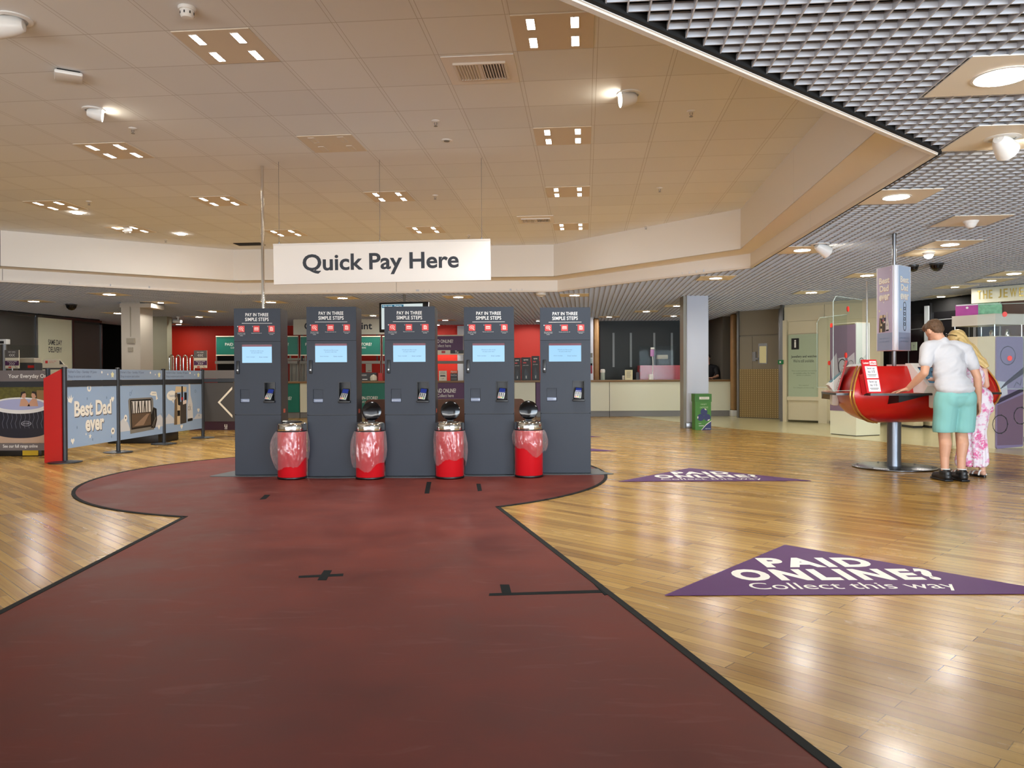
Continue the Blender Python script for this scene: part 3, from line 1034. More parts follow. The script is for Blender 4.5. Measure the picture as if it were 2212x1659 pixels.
def dome_cam(px, py, label, r=.075):
    p = onz(px, py, ZL)
    o = thing('dome_camera', label, 'security camera', (p.x, p.y, ZL), 0, 'dome cameras')
    mb = MB(m_dgrey); mb.lathe([(r, -.03), (r * 1.1, -.015), (r * 1.1, 0)], n=24); mb.build('base', o)
    mb = MB(m_blackg); mb.lathe([(.004, -.03 - r), (r * .5, -.03 - r * .87), (r * .87, -.03 - r * .5), (r, -.03)], n=24); mb.build('dome', o)
dome_cam(154, 657, 'black dome camera under the side ceiling before the dark bays', .11)
dome_cam(1973, 573, 'black dome camera beside the three-sided sign', .07)
dome_cam(2023, 569, 'dark flat dome camera between the three-sided sign and a round downlight', .09)
p = onz(385, 684, ZL)
o = thing('bullet_camera', 'small white camera on ceiling stalk beyond the pale pillar', 'security camera', (p.x, p.y, ZL))
mb = MB(m_white); mb.lathe([(.05, -.03), (.05, 0)], n=16); mb.tube([(0, 0, -.03), (0, -.03, -.1)], .015, 8); mb.build('mount', o)
mb = MB(m_white); mb.tube([(-.12, .0, -.12), (.12, -.1, -.14)], .045, 12); mb.build('housing', o)
p = onz(1169, 632, ZL)
mb = MB(m_white); mb.lathe([(.05, -.07), (.1, -.05), (.11, 0)], n=20); mb.use(m_plate); mb.lathe([(.03, -.085), (.045, -.07)], n=16)
tag(mb.build('round_detector', loc=(p.x, p.y, ZL)), 'white round detector under the louvre ceiling between last two kiosks', 'detector')
# ================================================================== FLOOR STICKERS AND TAPE
def floor_sticker(cx_, y0, label):
    o = thing('floor_sticker', label, 'floor sticker', (cx_, y0, 0.0), 0, 'purple floor stickers')
    mb = MB(m_sticker)
    mb.prism([(-1.0, 0), (1.0, 0), (0, 1.14)], .003, .006)
    mb.build('vinyl', o, smooth=0)
    F = frame((0, 0, .0068), (1, 0, 0), (0, 0, 1))
    mb = MB(M('sticker_lettering', (236, 234, 224), .4))
    mb.ptext(F, 'PAID', -.31, .545, .32, .775, bold=.05, spacing=1.2)
    mb.ptext(F, 'ONLINE?', -.555, .26, .555, .505, bold=.05, spacing=1.22)
    mb.ptext(F, 'Collect this way', -.53, .055, .53, .215, bold=.0)
    mb.build('lettering', o, smooth=0)
    return o
floor_sticker(1.757, 3.87, 'large purple triangle floor sticker lying nearest the red lino edge')
floor_sticker(2.10, 8.06, 'purple triangle floor sticker between the last kiosk and the round stand base')
floor_sticker(.52, 11.35, 'purple floor sticker mostly hidden behind the last kiosk, closer of two')
floor_sticker(.60, 14.0, 'purple floor sticker mostly hidden behind the last kiosk, further of two')

def tape(pts_list, label, w=.05):
    mb = MB(m_tape)
    for i, pts in enumerate(pts_list):
        P = [onz(*p) for p in pts]
        mb.prism([(p.x, p.y) for p in P], .003, .0056 + .0006 * i)
    return tag(mb.build('floor_tape', smooth=0), label, 'tape', 'black tape marks on the red lino')
tape([[(645, 1250), (645, 1246), (742, 1241), (741, 1246)], [(686, 1255), (700, 1234), (717, 1234), (705, 1255)]], 'black cross of tape in the middle of the red lino')
tape([[(1056, 1289), (1057, 1284), (1312, 1276), (1314, 1282)], [(1085, 1285), (1080, 1265), (1100, 1265), (1105, 1284)], [(1284, 1265), (1300, 1264), (1318, 1285), (1306, 1288)]], 'long black tape line with a tab running to the dark lino border')
tape([[(917, 1067), (922, 1042), (932, 1042), (927, 1067)]], 'black tape strip on red lino below the middle kiosk')
tape([[(1032, 1062), (1029, 1046), (1038, 1046), (1041, 1061)]], 'short black tape strip on red lino below the fourth kiosk')
tape([[(561, 1080), (572, 1070), (584, 1070), (574, 1079)]], 'small black tape dash on red lino below the first kiosk')

# ================================================================== PAYMENT KIOSKS
KH, KW, KD = 1.87, .551, .30
def make_kiosk():
    o = thing('payment_kiosk', '', 'payment kiosk', (0, 0, 0), 0, 'row of payment kiosks')
    w = KW / 2
    mb = MB(m_kiosk)
    # upper door, a 12 cm deep shell with two openings
    def shell(x0, x1, z0, z1, holes, y0, y1):
        xs = sorted({x0, x1, *[h[0] for h in holes], *[h[1] for h in holes]})
        zs = sorted({z0, z1, *[h[2] for h in holes], *[h[3] for h in holes]})
        def isH(i, j):
            cx_, cz = (xs[i] + xs[i + 1]) / 2, (zs[j] + zs[j + 1]) / 2
            return any(h[0] < cx_ < h[1] and h[2] < cz < h[3] for h in holes)
        nx, nz = len(xs) - 1, len(zs) - 1
        for i in range(nx):
            for j in range(nz):
                if isH(i, j): continue
                a, b, c, d = xs[i], xs[i + 1], zs[j], zs[j + 1]
                mb.quad((a, y0, c), (b, y0, c), (b, y0, d), (a, y0, d))
                for (ni, nj, q) in ((i - 1, j, [(a, y0, c), (a, y0, d), (a, y1, d), (a, y1, c)]), (i + 1, j, [(b, y0, d), (b, y0, c), (b, y1, c), (b, y1, d)]),
                                    (i, j - 1, [(b, y0, c), (a, y0, c), (a, y1, c), (b, y1, c)]), (i, j + 1, [(a, y0, d), (b, y0, d), (b, y1, d), (a, y1, d)])):
                    if not (0 <= ni < nx and 0 <= nj < nz) or isH(ni, nj):
                        mb.quad(*q)
    slot = (-.207, -.096, .820, .967)
    hood = (.079, .210, .8175, 1.047)
    shell(-w, w, .689, 1.5005, [slot, hood], 0, .12)
    shell(-w, w, 1.5035, KH, [], 0.0006, .12)
    mb.box(-w, w, .0, .12, .012, .682, .004)
    mb.box(-w + .001, w - .001, .12, KD, .012, KH)
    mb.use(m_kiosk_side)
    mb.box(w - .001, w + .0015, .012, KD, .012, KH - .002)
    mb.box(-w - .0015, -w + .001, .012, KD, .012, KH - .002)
    mb.use(m_black); mb.box(-w + .01, w - .01, .02, .12, .68, .69)
    mb.build('cabinet', o, smooth=0)
    # printed header
    mb = MB(m_txtw)
    F = front(0, -.0012, 0)
    mb.ptext(F, 'PAY IN THREE', -.138, 1.782, .135, 1.8185, bold=.012, spacing=1.05)
    mb.ptext(F, 'SIMPLE STEPS', -.142, 1.7285, .138, 1.768, bold=.012, spacing=1.05)
    mb.prect(F, -.182, 1.7025, .178, 1.7065)
    for x, s in ((-.186, '1'), (-.008, '2'), (.172, '3')):
        mb.ptext(F, s, x - .050, 1.664, x - .043, 1.676)
    mb.ptext(F, 'Scan your receipt', -.232, 1.589, -.140, 1.598); mb.ptext(F, 'or enter your order', -.232, 1.576, -.140, 1.585); mb.ptext(F, 'number', -.205, 1.564, -.168, 1.572)
    mb.ptext(F, 'Pay by card at the till', -.068, 1.589, .052, 1.598)
    mb.ptext(F, 'Take your receipt', .133, 1.589, .209, 1.598); mb.ptext(F, 'and collect', .148, 1.577, .192, 1.585)
    mb.build('lettering', o, smooth=0)
    for i, x in enumerate((-.186, -.008, .172)):
        mb = MB(m_icon)
        mb.box(x - .036, x + .036, -.003, .001, 1.607, 1.677)
        mb.use(M('icon_pale', (250, 196, 186), .4))
        G = front(x, -.0036, 1.642)
        if i == 0:
            mb.pring(G, -.002, .004, .018, .024, sy=.8); mb.pdisc(G, -.002, .004, .010, .006); mb.pline(G, [(.010, -.012), (.024, -.026)], .008)
        elif i == 1:
            mb.prect(G, -.024, -.016, .024, .016); mb.use(m_icon); mb.prect(G, -.020, -.006, .020, .001, .0005)
        else:
            mb.prect(G, -.018, -.022, .018, .022); mb.use(m_icon); mb.pring(G, 0, -.002, .006, .010, .0005); mb.prect(G, .010, .014, .018, .022, .0005)
        mb.build('step_icon', o, smooth=0)
    # touch screen
    mb = MB(m_black); mb.box(-.187, .180, -.002, .004, 1.258, 1.473); sc = mb.build('touch_screen', o, smooth=0)
    mb = MB(m_screen)
    F = front(0, -.0032, 0)
    mb.prect(F, -.180, 1.264, .173, 1.444)
    mb.use(M('screen_band', (150, 50, 76), .2, emit=.25)); mb.prect(F, -.180, 1.444, .173, 1.467)
    mb.use(M('screen_text', (36, 70, 100), .3)); 
    mb.ptext(F, 'Would you like to pay', -.085, 1.388, .075, 1.402, .0006); mb.ptext(F, 'for your order here', -.07, 1.368, .06, 1.382, .0006)
    mb.ptext(F, 'Scan receipt', -.128, 1.322, -.03, 1.334, .0006); mb.ptext(F, 'Enter number', .025, 1.322, .128, 1.334, .0006)
    mb.build('display', sc, smooth=0)
    # lock handle
    mb = MB(m_black); mb.box(-.247, -.213, -.016, .002, 1.139, 1.286, .006); h = mb.build('lock_handle', o)
    mb = MB(m_steel); mb.lathe([(.010, 0), (.010, .006)], n=16, mtx=frame((-.230, -.015, 1.180), (1, 0, 0), (0, -1, 0))); mb.use(m_white); mb.lathe([(.0085, .006), (.006, .009)], n=16, mtx=frame((-.230, -.015, 1.180), (1, 0, 0), (0, -1, 0))); mb.build('lock_button', h)
    # receipt opening with a flap
    mb = MB(m_kiosk); mb.box(-.206, -.097, .012, .02, .861, .966); mb.use(m_dgrey); mb.box(-.206, -.097, .07, .08, .82, .87)
    mb.use(M('flap_clear_grey', (128, 138, 158), .15)); mb.box(-.203, -.100, .004, .010, .824, .862, .002)
    mb.build('receipt_slot', o)
    # card reader hood and terminal
    mb = MB(m_black)
    mb.box(.080, .209, .10, .115, .82, 1.045)
    mb.box(.079, .085, -.008, .11, .8175, 1.047); mb.box(.204, .210, -.008, .11, .8175, 1.047); mb.box(.079, .210, -.008, .11, 1.041, 1.047)
    mb.box(.079, .210, -.040, .11, .8175, .842, .004)
    mb.build('reader_hood', o)
    t = Matrix.Translation((.140, .018, .905)) @ Matrix.Rotation(R(-38), 4, 'X') @ Matrix.Rotation(R(8), 4, 'Y')
    mb = MB(m_dgrey); mb.box(-.040, .040, -.014, .014, -.078, .078, .010, mtx=t); ct = mb.build('card_terminal', o)
    mb = MB(M('terminal_face', (206, 206, 204), .35)); mb.box(-.036, .036, -.019, -.012, -.074, .006, .003, mtx=t); mb.build('terminal_face', ct)
    mb = MB(M('terminal_screen', (64, 86, 190), .2, emit=.22)); mb.box(-.032, .032, -.0165, -.012, .014, .066, mtx=t); mb.build('terminal_screen', ct, smooth=0)
    mb = MB(m_dgrey)
    for i in range(3):
        for j in range(4):
            mb.use(m_dgrey if j else (M('key_red', (190, 60, 40)), M('key_yellow', (200, 170, 60)), M('key_green', (70, 140, 70)))[i])
            mb.box(-.030 + .022 * i, -.014 + .022 * i, -.022, -.018, -.068 + .018 * j, -.056 + .018 * j, mtx=t)
    mb.build('keypad', ct, smooth=0)
    mb = MB(M('asset_sticker', (200, 84, 60), .5)); mb.box(w, w + .0025, .10, .18, .70, .745); mb.build('sticker', o, smooth=0)
    return o
KX = [(556.5, 8.68, .93, R(1.5), 'dark grey payment kiosk at the row end nearest the blue banners, chrome pole behind'),
      (716.5, 8.52, .985, 0, 'dark grey payment kiosk second from the chrome pole, beside the closed red bin'),
      (885.5, 8.52, 1.0, 0, 'grey payment kiosk in the middle of the row, under the hanging screen'),
      (1056.5, 8.62, 1.0, R(-1), 'blue-grey payment kiosk between the middle kiosk and the end one'),
      (1221.5, 8.72, 1.02, R(-2), 'blue-grey payment kiosk at the row end nearest the white square column')]
kproto = make_kiosk()
for i, (px, Y, sx, rz, lab) in enumerate(KX):
    o = kproto if i == 0 else copy_tree(kproto)
    X = at(px, 840, Y).x
    o.location = (X, Y, .0)
    o.scale = (sx, 1, 1)
    o.rotation_euler = (0, 0, rz)
    o['label'] = lab
# scalloped floor plates under the row
for i, (px, Y, sx, rz, lab) in enumerate(KX):
    X = at(px, 840, Y).x
    pts = []
    hw = .425 if i not in (0, 4) else .43
    for k in range(25):
        a = math.pi + math.pi * k / 24
        pts.append((hw * math.cos(a), .02 + .125 * math.sin(a) * (1 if k else 1)))
    if i == 0: pts = [(-.52, -.06), (-.50, -.085)] + [p for p in pts if p[0] > -.1]
    if i == 4: pts = [p for p in pts if p[0] < .2] + [(.38, -.10), (.53, -.06), (.47, .06), (.42, .20)]
    pts += [(hw - .02, .42), (-hw + .02, .42)]
    mb = MB(M('floor_plate_grey', (66, 72, 74), .45, vary=.1))
    mb.prism(pts, .004, .0105)
    tag(mb.build('floor_plate', loc=(X, Y, 0), smooth=0),
        'thin dark grey floor plate under the ' + ('first kiosk by the chrome pole', 'second kiosk from the chrome pole', 'middle kiosk', 'fourth kiosk from the chrome pole', 'end kiosk nearest the white column')[i], 'floor plate', 'floor plates under the kiosks')

# ================================================================== RED BINS
def liner_geo(mb, seed, ztop, zlow, flare, side):
    rnd = random.Random(seed)
    n, m = 120, 44
    ph = [rnd.uniform(0, 6.28) for _ in range(8)]
    vs, fs = [], []
    for j in range(m + 1):
        s = j / m
        for i in range(n):
            a = 2 * math.pi * i / n
            hem = zlow + .045 * math.sin(2 * a + ph[0]) + .02 * math.sin(5 * a + ph[1]) - .06 * max(0, math.cos(a - side))
            z = ztop - (ztop - hem) * s
            nv = noise.noise(Vector((math.cos(a) * 4.6 + seed * 3.1 + z * 2.2, math.sin(a) * 4.6 - z * 1.6, z * 3.2)))
            nv2 = noise.noise(Vector((math.cos(a) * 11 + seed - z * 5, math.sin(a) * 11 + z * 3, z * 5 + 5)))
            nv3 = noise.noise(Vector((math.cos(a) * 24 + seed + z * 9, math.sin(a) * 24, z * 11 + 9)))
            puff = math.sin(math.pi * min(1, s * .9)) ** .7
            r = .1605 + puff * (flare * (.08 + .92 * max(0, math.cos(a - side))) + .016 * (1 - 2.2 * abs(nv)) * .8 + .012 * (.5 - abs(nv2)) + .008 * (.4 - abs(nv3))) + .003
            r = max(r, .1585)
            vs.append((r * math.cos(a), r * math.sin(a), z + .01 * nv2 * s))
    for j in range(m):
        for i in range(n):
            fs.append([j * n + i, j * n + (i + 1) % n, (j + 1) * n + (i + 1) % n, (j + 1) * n + i])
    mb.add(vs, fs)
def make_bin(px, Y, label, opened, seed, zlow, flare, side):
    X = at(px, 980, Y).x
    o = thing('pedal_bin', label, 'bin', (X, Y, .011), 0, 'red bins between the kiosks')
    mb = MB(M('bin_red', (204, 24, 34), .22, coat=.3)); mb.lathe([(.1485, .012), (.153, .02), (.1545, .50), (.1545, .508)], n=48); mb.build('body', o)
    mb = MB(m_black); mb.lathe([(.154, 0), (.158, .004), (.157, .014), (.15, .018)], n=48); mb.build('base_ring', o)
    mb = MB(m_black); mb.lathe([(.158, .504), (.160, .51), (.158, .516)], n=48); mb.build('gasket', o)
    mb = MB(m_chrome); mb.lathe([(.1575, .514), (.1585, .52), (.1585, .578), (.152, .592), (.13, .600), (.112, .600), (.108, .592), (.108, .56)], n=48, capt=False); mb.build('rim', o)
    mb = MB(m_void); mb.lathe([(.107, .561), (.107, .563)], n=32); mb.build('inner_bucket', o)
    if opened:
        mt = Matrix.Translation((0, .098, .604)) @ Matrix.Rotation(R(84), 4, 'X') @ Matrix.Translation((0, .112, 0))
        mb = MB(m_blackg); mb.lathe([(.098, -.010), (.105, -.004), (.105, .006), (.09, .012), (.03, .016)], n=40, mtx=mt)
        ld = mb.build('lid', o)
        mb = MB(m_black); mb.box(-.035, .035, -.118, -.085, -.006, .006, mtx=mt); mb.build('hinge', ld)
    else:
        mb = MB(m_black); mb.lathe([(.106, .600), (.108, .606), (.10, .614), (.05, .620), (.01, .621)], n=40); ld = mb.build('lid', o)
        mb = MB(M('paper_scrap', (228, 224, 214), .7)); mb.box(-.075, -.03, -.09, -.05, .612, .622, .003); mb.build('paper_scrap', ld)
    mb = MB(m_liner); liner_geo(mb, seed, .506, zlow, flare, side); mb.build('liner', o, smooth=180)
    return o
make_bin(631, 8.44, 'red bin with closed lid and torn-down clear liner between first two kiosks', False, 3, .17, .055, R(185))
make_bin(799.5, 8.41, 'red bin with open round lid and low clear liner between second and middle kiosks', True, 8, .16, .032, R(200))
make_bin(971.5, 8.43, 'red bin with open lid and neat clear liner between middle and fourth kiosks', True, 12, .20, .016, R(10))
make_bin(1142.5, 8.50, 'red bin with open lid and short clear liner between fourth and end kiosks', True, 21, .31, .03, R(-5))

# ================================================================== CHROME POLE, HANGING SIGN
pb = at(568.5, 664, 9.0)
mb = MB(m_chrome); mb.tube([(pb.x, 9.0, .012), (pb.x, 9.0, ZH + .02)], .019, 16)
tag(mb.build('chrome_pole'), 'tall chrome pole rising behind the first kiosk to the tiled ceiling', 'pole')

sl, sr = at(591.5, 573, 8.83), at(1060, 562, 8.70)
sc_ = (sl + sr) / 2
sx = Vector((sr.x - sl.x, sr.y - sl.y, 0)).normalized()
sw = (Vector((sr.x, sr.y)) - Vector((sl.x, sl.y))).length / 2
tilt = math.atan2(sr.z - sl.z, 2 * sw) * .9
o = thing('hanging_sign', 'long white sign reading Quick Pay Here hung on wires over the kiosks', 'hanging sign', sc_, math.atan2(sx.y, sx.x))
mt = Matrix.Rotation(-tilt, 4, 'Y')
mb = MB(M('sign_white', (240, 232, 222), .4)); mb.box(-sw, sw, -.012, .012, -.222, .222, .003, mtx=mt); mb.build('board', o)
mb = MB(m_trimw); mb.box(-sw, sw, -.016, .016, .216, .238, mtx=mt); mb.build('top_rail', o, smooth=0)
mb = MB(m_txtd)
F = mt @ front(0, -.0135, 0)
k = 2 * sw / 470.0
mb.ptext(F, 'Quick Pay Here', (655 - 826) * k, -.133, (993 - 826) * k, .112, bold=.022)
mb.build('lettering', o, smooth=0)
mb = MB(m_steel)
for px in (603, 823, 1042):
    x = (px - 826) * k
    z0 = (mt @ Vector((x, 0, .236))).z
    mb.tube([(x, 0, z0), (x, 0, ZH - sc_.z)], .0028, 6); mb.tube([(x, 0, z0), (x, 0, z0 + .02)], .009, 8)
mb.build('suspension_wire', o)

# ================================================================== HANGING SCREEN BEHIND THE MIDDLE KIOSK
Y = 15.7
x0, x1, z0, z1 = rect(818, 653, 928, 706, Y)
z0 = z1 - .6
o = thing('ceiling_screen', 'black framed display screen hung from the ceiling behind the middle kiosk', 'screen', ((x0 + x1) / 2, Y, z1), R(-12))
w = (x1 - x0) / 2 + .01
mb = MB(m_black); mb.box(-w, w, -.03, .04, -.6, 0, .01); mb.build('frame', o)
mb = MB(M('tv_white', (226, 240, 240), .2, emit=.5)); F = front(-.02, -.032, 0); mb.prect(F, -w + .07, -.54, w - .10, -.035)
mb.use(M('tv_teal', (50, 130, 165), .2, emit=.35)); mb.prect(F, -w + .08, -.105, .02, -.045, .001)
mb.use(M('tv_text', (230, 245, 250), .2, emit=.8)); mb.ptext(F, 'Order ready', -w + .1, -.095, -.22, -.055, .002); mb.ptext(F, 'Preparing', -.17, -.095, -.02, -.055, .002)
mb.build('display', o, smooth=0)
mb = MB(m_mgrey); mb.tube([(0, .02, -.05), (0, .02, ZL - z1 + .03)], .025, 10); mb.box(-.12, .12, .0, .05, -.06, .01); mb.build('ceiling_mount', o)
# ================================================================== QUEUE BARRIERS
m_post = M('barrier_anthracite', (40, 44, 50), 0.4)
BP = [(-5.84, 10.15), (-5.83, 11.5), (-5.79, 12.92), (-5.65, 14.2)]
PH = 1.235
plab = ['anthracite barrier post beside the red wedge board', 'anthracite barrier post between the Best Dad ever banner and the tablet banner',
        'anthracite barrier post between the tablet banner and the gift set banner', 'anthracite barrier post at the corner where the chevron banner starts']
for (x, y), lab in zip(BP, plab):
    o = thing('barrier_post', lab, 'barrier post', (x, y, 0), 0, 'queue barrier posts')
    mb = MB(m_post); mb.lathe([(.20, .004), (.20, .012), (.12, .022), (.045, .028)], n=36); mb.build('base', o)
    mb = MB(m_post); mb.tube([(0, 0, .01), (0, 0, PH)], .030, 16); mb.build('pole', o)
    mb = MB(m_black); mb.lathe([(.034, PH - .005), (.034, PH + .012), (.02, PH + .018)], n=20); mb.build('cap', o)
def banner_frame(p, q):
    """frame with x running p->q, z outward to the right-hand side"""
    d = Vector((q[0] - p[0], q[1] - p[1], 0)); L = d.length; d.normalize()
    n = Vector((d.y, -d.x, 0))
    return frame((p[0], p[1], 0), d, n), L, d
m_bdoodle = M('doodle_white', (236, 234, 224), .5)
m_bgrey = M('banner_strip_blue', (140, 160, 186), .5)
m_bstar = M('doodle_cream', (226, 224, 180), .5)
def heart(mb, F, x, y, s, lift):
    mb.ppoly(F, [(x, y - s), (x + s * .9, y + .1 * s), (x + s * .5, y + .7 * s), (x, y + .3 * s), (x - s * .5, y + .7 * s), (x - s * .9, y + .1 * s)], lift)
def speech(mb, F, x, y, rx, ry, lift):
    mb.pdisc(F, x, y, rx, ry, lift); mb.ppoly(F, [(x - .02, y - ry * .8), (x + .05, y - ry * 1.6), (x + .06, y - ry * .7)], lift)
def dad_banner(i, label, art):
    p, q = BP[i], BP[i + 1]
    o = thing('barrier_banner', label, 'banner', (p[0], p[1], 0), 0, 'blue banners on the queue barrier')
    F, L, d = banner_frame((0, 0), (q[0] - p[0], q[1] - p[1]))
    a, b = .045, L - .045
    mb = MB(m_bgrey)
    mb.box(a, b, 1.075, 1.228, -.004, .004, mtx=F)
    mb.use(M('strip_text', (88, 104, 126), .5)); mb.ptext(F, "Father's Day - Sunday 19 June", a + .03, 1.163, a + .72, 1.205, .0045, bold=.01); mb.ptext(F, 'Shop in-store and online', a + .03, 1.10, a + .58, 1.142, .0045, bold=.01)
    mb.use(m_bstar); mb.pring(F, b - .11, 1.15, .022, .034, .005); mb.pstar(F, b - .11, 1.15, .055, .3, .0047)
    mb.use(m_bdoodle); mb.pdisc(F, b - .40, 1.185, .018, None, .005); mb.pstar(F, b - .24, 1.155, .02, .1, .005)
    mb.build('top_strip', o, smooth=0)
    mb = MB(m_post); mb.box(0.03, L - .03, .992, 1.072, -.012, .012, mtx=F); mb.build('cross_rail', o, smooth=0)
    mb = MB(m_sky); mb.box(a, b, .178, .988, -.003, .003, mtx=F)
    art(mb, F, a, b)
    mb.build('print', o, smooth=0)
def art_best(mb, F, a, b):
    W = b - a
    for dx, dy, m, l in ((.012, -.014, M('print_shadow', (92, 88, 92), .5), .004), (0, 0, m_bdoodle, .005)):
        mb.use(m); mb.ptext(F, 'Best Dad', a + W * .13 + dx, .585 + dy, a + W * .88 + dx, .795 + dy, l, bold=.035)
        mb.ptext(F, 'ever', a + W * .34 + dx, .37 + dy, a + W * .72 + dx, .53 + dy, l, bold=.035)
    mb.use(m_bdoodle)
    F2 = F
    mb.ppoly(F, [(a + .03, .79), (a + .10, .77), (a + .15, .86), (a + .11, .83), (a + .10, .89), (a + .075, .83), (a + .045, .88), (a + .05, .82), (a + .005, .86)], .0045)
    mb.pring(F, a + W * .42, .965, .025, .05, .0045); heart(mb, F, a + W * .91, .80, .05, .0045); heart(mb, F, a + .12, .27, .05, .0045)
    mb.pdisc(F, a + W * .91, .33, .05, None, .0045); mb.use(m_dgrey); mb.pdisc(F, a + W * .91, .33, .018, None, .0055); mb.use(m_bdoodle)
    mb.pstar(F, a + W * .43, .30, .04, .2, .0045); mb.pstar(F, a + W * .35, .335, .02, .2, .0045)
    mb.use(m_skyd)
    for k in range(9):
        x, y = a + W * (.08 + .1 * k), (.25 + .19 * ((k * 5) % 4))
        mb.pdisc(F, x, y, .012, .022, .0042, 8)
def art_tablet(mb, F, a, b):
    W = b - a
    mb.use(M('cloud_grey', (198, 202, 208), .5)); mb.ppoly(F, [(a, .30), (a, .45), (a + .1, .50), (a + .22, .43), (a + .3, .30)], .0038); mb.ppoly(F, [(b - .35, .30), (b - .2, .47), (b - .08, .5), (b, .44), (b, .30)], .0038)
    mb.use(m_mgrey); mb.ppoly(F, [(a + W * .22, .25), (a + W * .78, .27), (a + W * .76, .76), (a + W * .73, .79), (a + W * .20, .79), (a + W * .18, .76)], .0045)
    mb.use(m_black); mb.ppoly(F, [(a + W * .24, .31), (a + W * .72, .32), (a + W * .71, .765), (a + W * .22, .765)], .0052)
    mb.use(M('print_snow', (206, 204, 200), .5)); mb.ppoly(F, [(a + W * .26, .56), (a + W * .70, .56), (a + W * .69, .74), (a + W * .245, .745)], .0058)
    mb.use(M('print_earth', (92, 74, 58), .5)); mb.ppoly(F, [(a + W * .26, .34), (a + W * .70, .35), (a + W * .70, .55), (a + W * .25, .56)], .0058)
    mb.use(M('print_path', (140, 116, 96), .5)); mb.ppoly(F, [(a + W * .30, .36), (a + W * .52, .36), (a + W * .66, .53), (a + W * .60, .53)], .0064)
    mb.use(M('print_tree', (40, 38, 34), .5))
    for k in range(8):
        x = a + W * (.28 + .05 * k)
        mb.pline(F, [(x, .55), (x + .03 * ((k % 3) - 1), .74)], .028, .0066)
    mb.use(m_black); mb.ppoly(F, [(a + W * .70, .30), (a + W * .80, .29), (a + W * .85, .42), (a + W * .84, .60), (a + W * .76, .63), (a + W * .71, .50)], .0070)
    mb.use(m_mgrey); mb.pline(F, [(a + W * .73, .33), (a + W * .80, .44), (a + W * .78, .58)], .012, .0075); mb.pline(F, [(a + W * .76, .31), (a + W * .82, .46)], .012, .0075)
    mb.use(m_bdoodle); mb.ppoly(F, [(a + W * .68, .84), (a + W * .72, .885), (a + W * .84, .875), (a + W * .86, .80), (a + W * .88, .76), (a + W * .83, .74), (a + W * .83, .81), (a + W * .72, .82)], .0045)
    mb.use(m_skyd); mb.ptext(F, 'yesss', a + W * .73, .83, a + W * .83, .86, .005)
    mb.use(m_bdoodle); mb.pdisc(F, a + .16, .50, .045, .05, .0045); heart(mb, F, b - .13, .30, .05, .0045)
    mb.use(m_black); mb.pdisc(F, a + .16, .50, .016, None, .005)
    mb.use(m_skyd); mb.pring(F, a + .30, .86, .02, .028, .0045); mb.pline(F, [(a + .33, .86), (a + .36, .92)], .01, .0045); mb.pdisc(F, b - .05, .5, .012, .02, .0045)
def gift_art(mb, F, x, y, s, l):
    """bottle carrier with boxes and a tall clear bottle"""
    c = lambda u, v: (x + u * s, y + v * s)
    mb.use(M('print_carrier', (110, 92, 70), .5)); mb.ppoly(F, [c(0, 0), c(.12, 0), c(.14, .62), c(.10, .78), c(.04, .70)], l); 
    mb.use(M('print_wood', (206, 186, 150), .5)); mb.ppoly(F, [c(.04, .68), c(.50, .70), c(.52, .80), c(.08, .82)], l + .0004); mb.ppoly(F, [c(.12, 0), c(.24, 0), c(.25, .40), c(.13, .60)], l + .0004)
    mb.use(m_black); mb.ppoly(F, [c(.13, .18), c(.24, .18), c(.24, .30), c(.13, .30)], l + .0008); mb.ppoly(F, [c(.16, .42), c(.24, .40), c(.26, .66), c(.14, .66)], l + .0008)
    mb.use(M('print_box', (66, 60, 56), .5)); mb.ppoly(F, [c(.25, 0), c(.50, .02), c(.50, .50), c(.25, .48)], l + .0006)
    mb.use(m_black); mb.ppoly(F, [c(.30, .48), c(.36, .48), c(.36, .82), c(.30, .82)], l + .001); mb.ppoly(F, [c(.42, .50), c(.52, .50), c(.52, .68), c(.42, .68)], l + .001)
    mb.use(m_red); mb.ppoly(F, [c(.29, .52), c(.37, .52), c(.37, .58), c(.29, .58)], l + .0014)
    mb.use(M('print_label', (226, 210, 196), .5)); mb.ppoly(F, [c(.36, .42), c(.50, .44), c(.50, .52), c(.36, .50)], l + .0014)
    mb.use(M('print_bottle', (208, 208, 206), .5)); mb.ppoly(F, [c(.54, .06), c(.78, .08), c(.76, .42), c(.68, .62), (c(.67, .92)), c(.60, .92), c(.60, .62), c(.54, .40)], l + .0006)
    mb.use(m_mgrey); mb.ptext(F, 'ck', *c(.57, .28), *c(.70, .42), l + .0012); mb.use(m_black); mb.ppoly(F, [c(.55, .04), c(.76, .05), c(.76, .11), c(.55, .10)], l + .0012)
def art_gift(mb, F, a, b):
    W = b - a
    mb.use(M('cloud_grey', (198, 202, 208), .5)); mb.ppoly(F, [(a, .33), (a, .42), (a + .1, .50), (a + .25, .42), (a + .3, .33)], .0038); mb.ppoly(F, [(b - .3, .36), (b - .15, .46), (b, .44), (b, .36)], .0038)
    gift_art(mb, F, a + W * .22, .30, .80, .0045)
    mb.use(m_bdoodle); speech(mb, F, a + W * .17, .80, .16, .085, .0045); mb.use(m_skyd); mb.ptext(F, 'Yaaasss!', a + W * .08, .78, a + W * .26, .825, .005)
    mb.use(m_bdoodle); heart(mb, F, a + W * .42, .26, .05, .0045); heart(mb, F, b - .12, .52, .05, .0045)
    mb.use(m_skyd); mb.pring(F, b - .22, .86, .018, .028, .0045); mb.pdisc(F, b - .1, .42, .012, .02, .0045)
dad_banner(0, 'blue barrier banner reading Best Dad ever', art_best)
dad_banner(1, 'blue barrier banner showing a tablet-like photo screen', art_tablet)
dad_banner(2, 'blue barrier banner showing a bottle carrier gift set and speech bubble', art_gift)
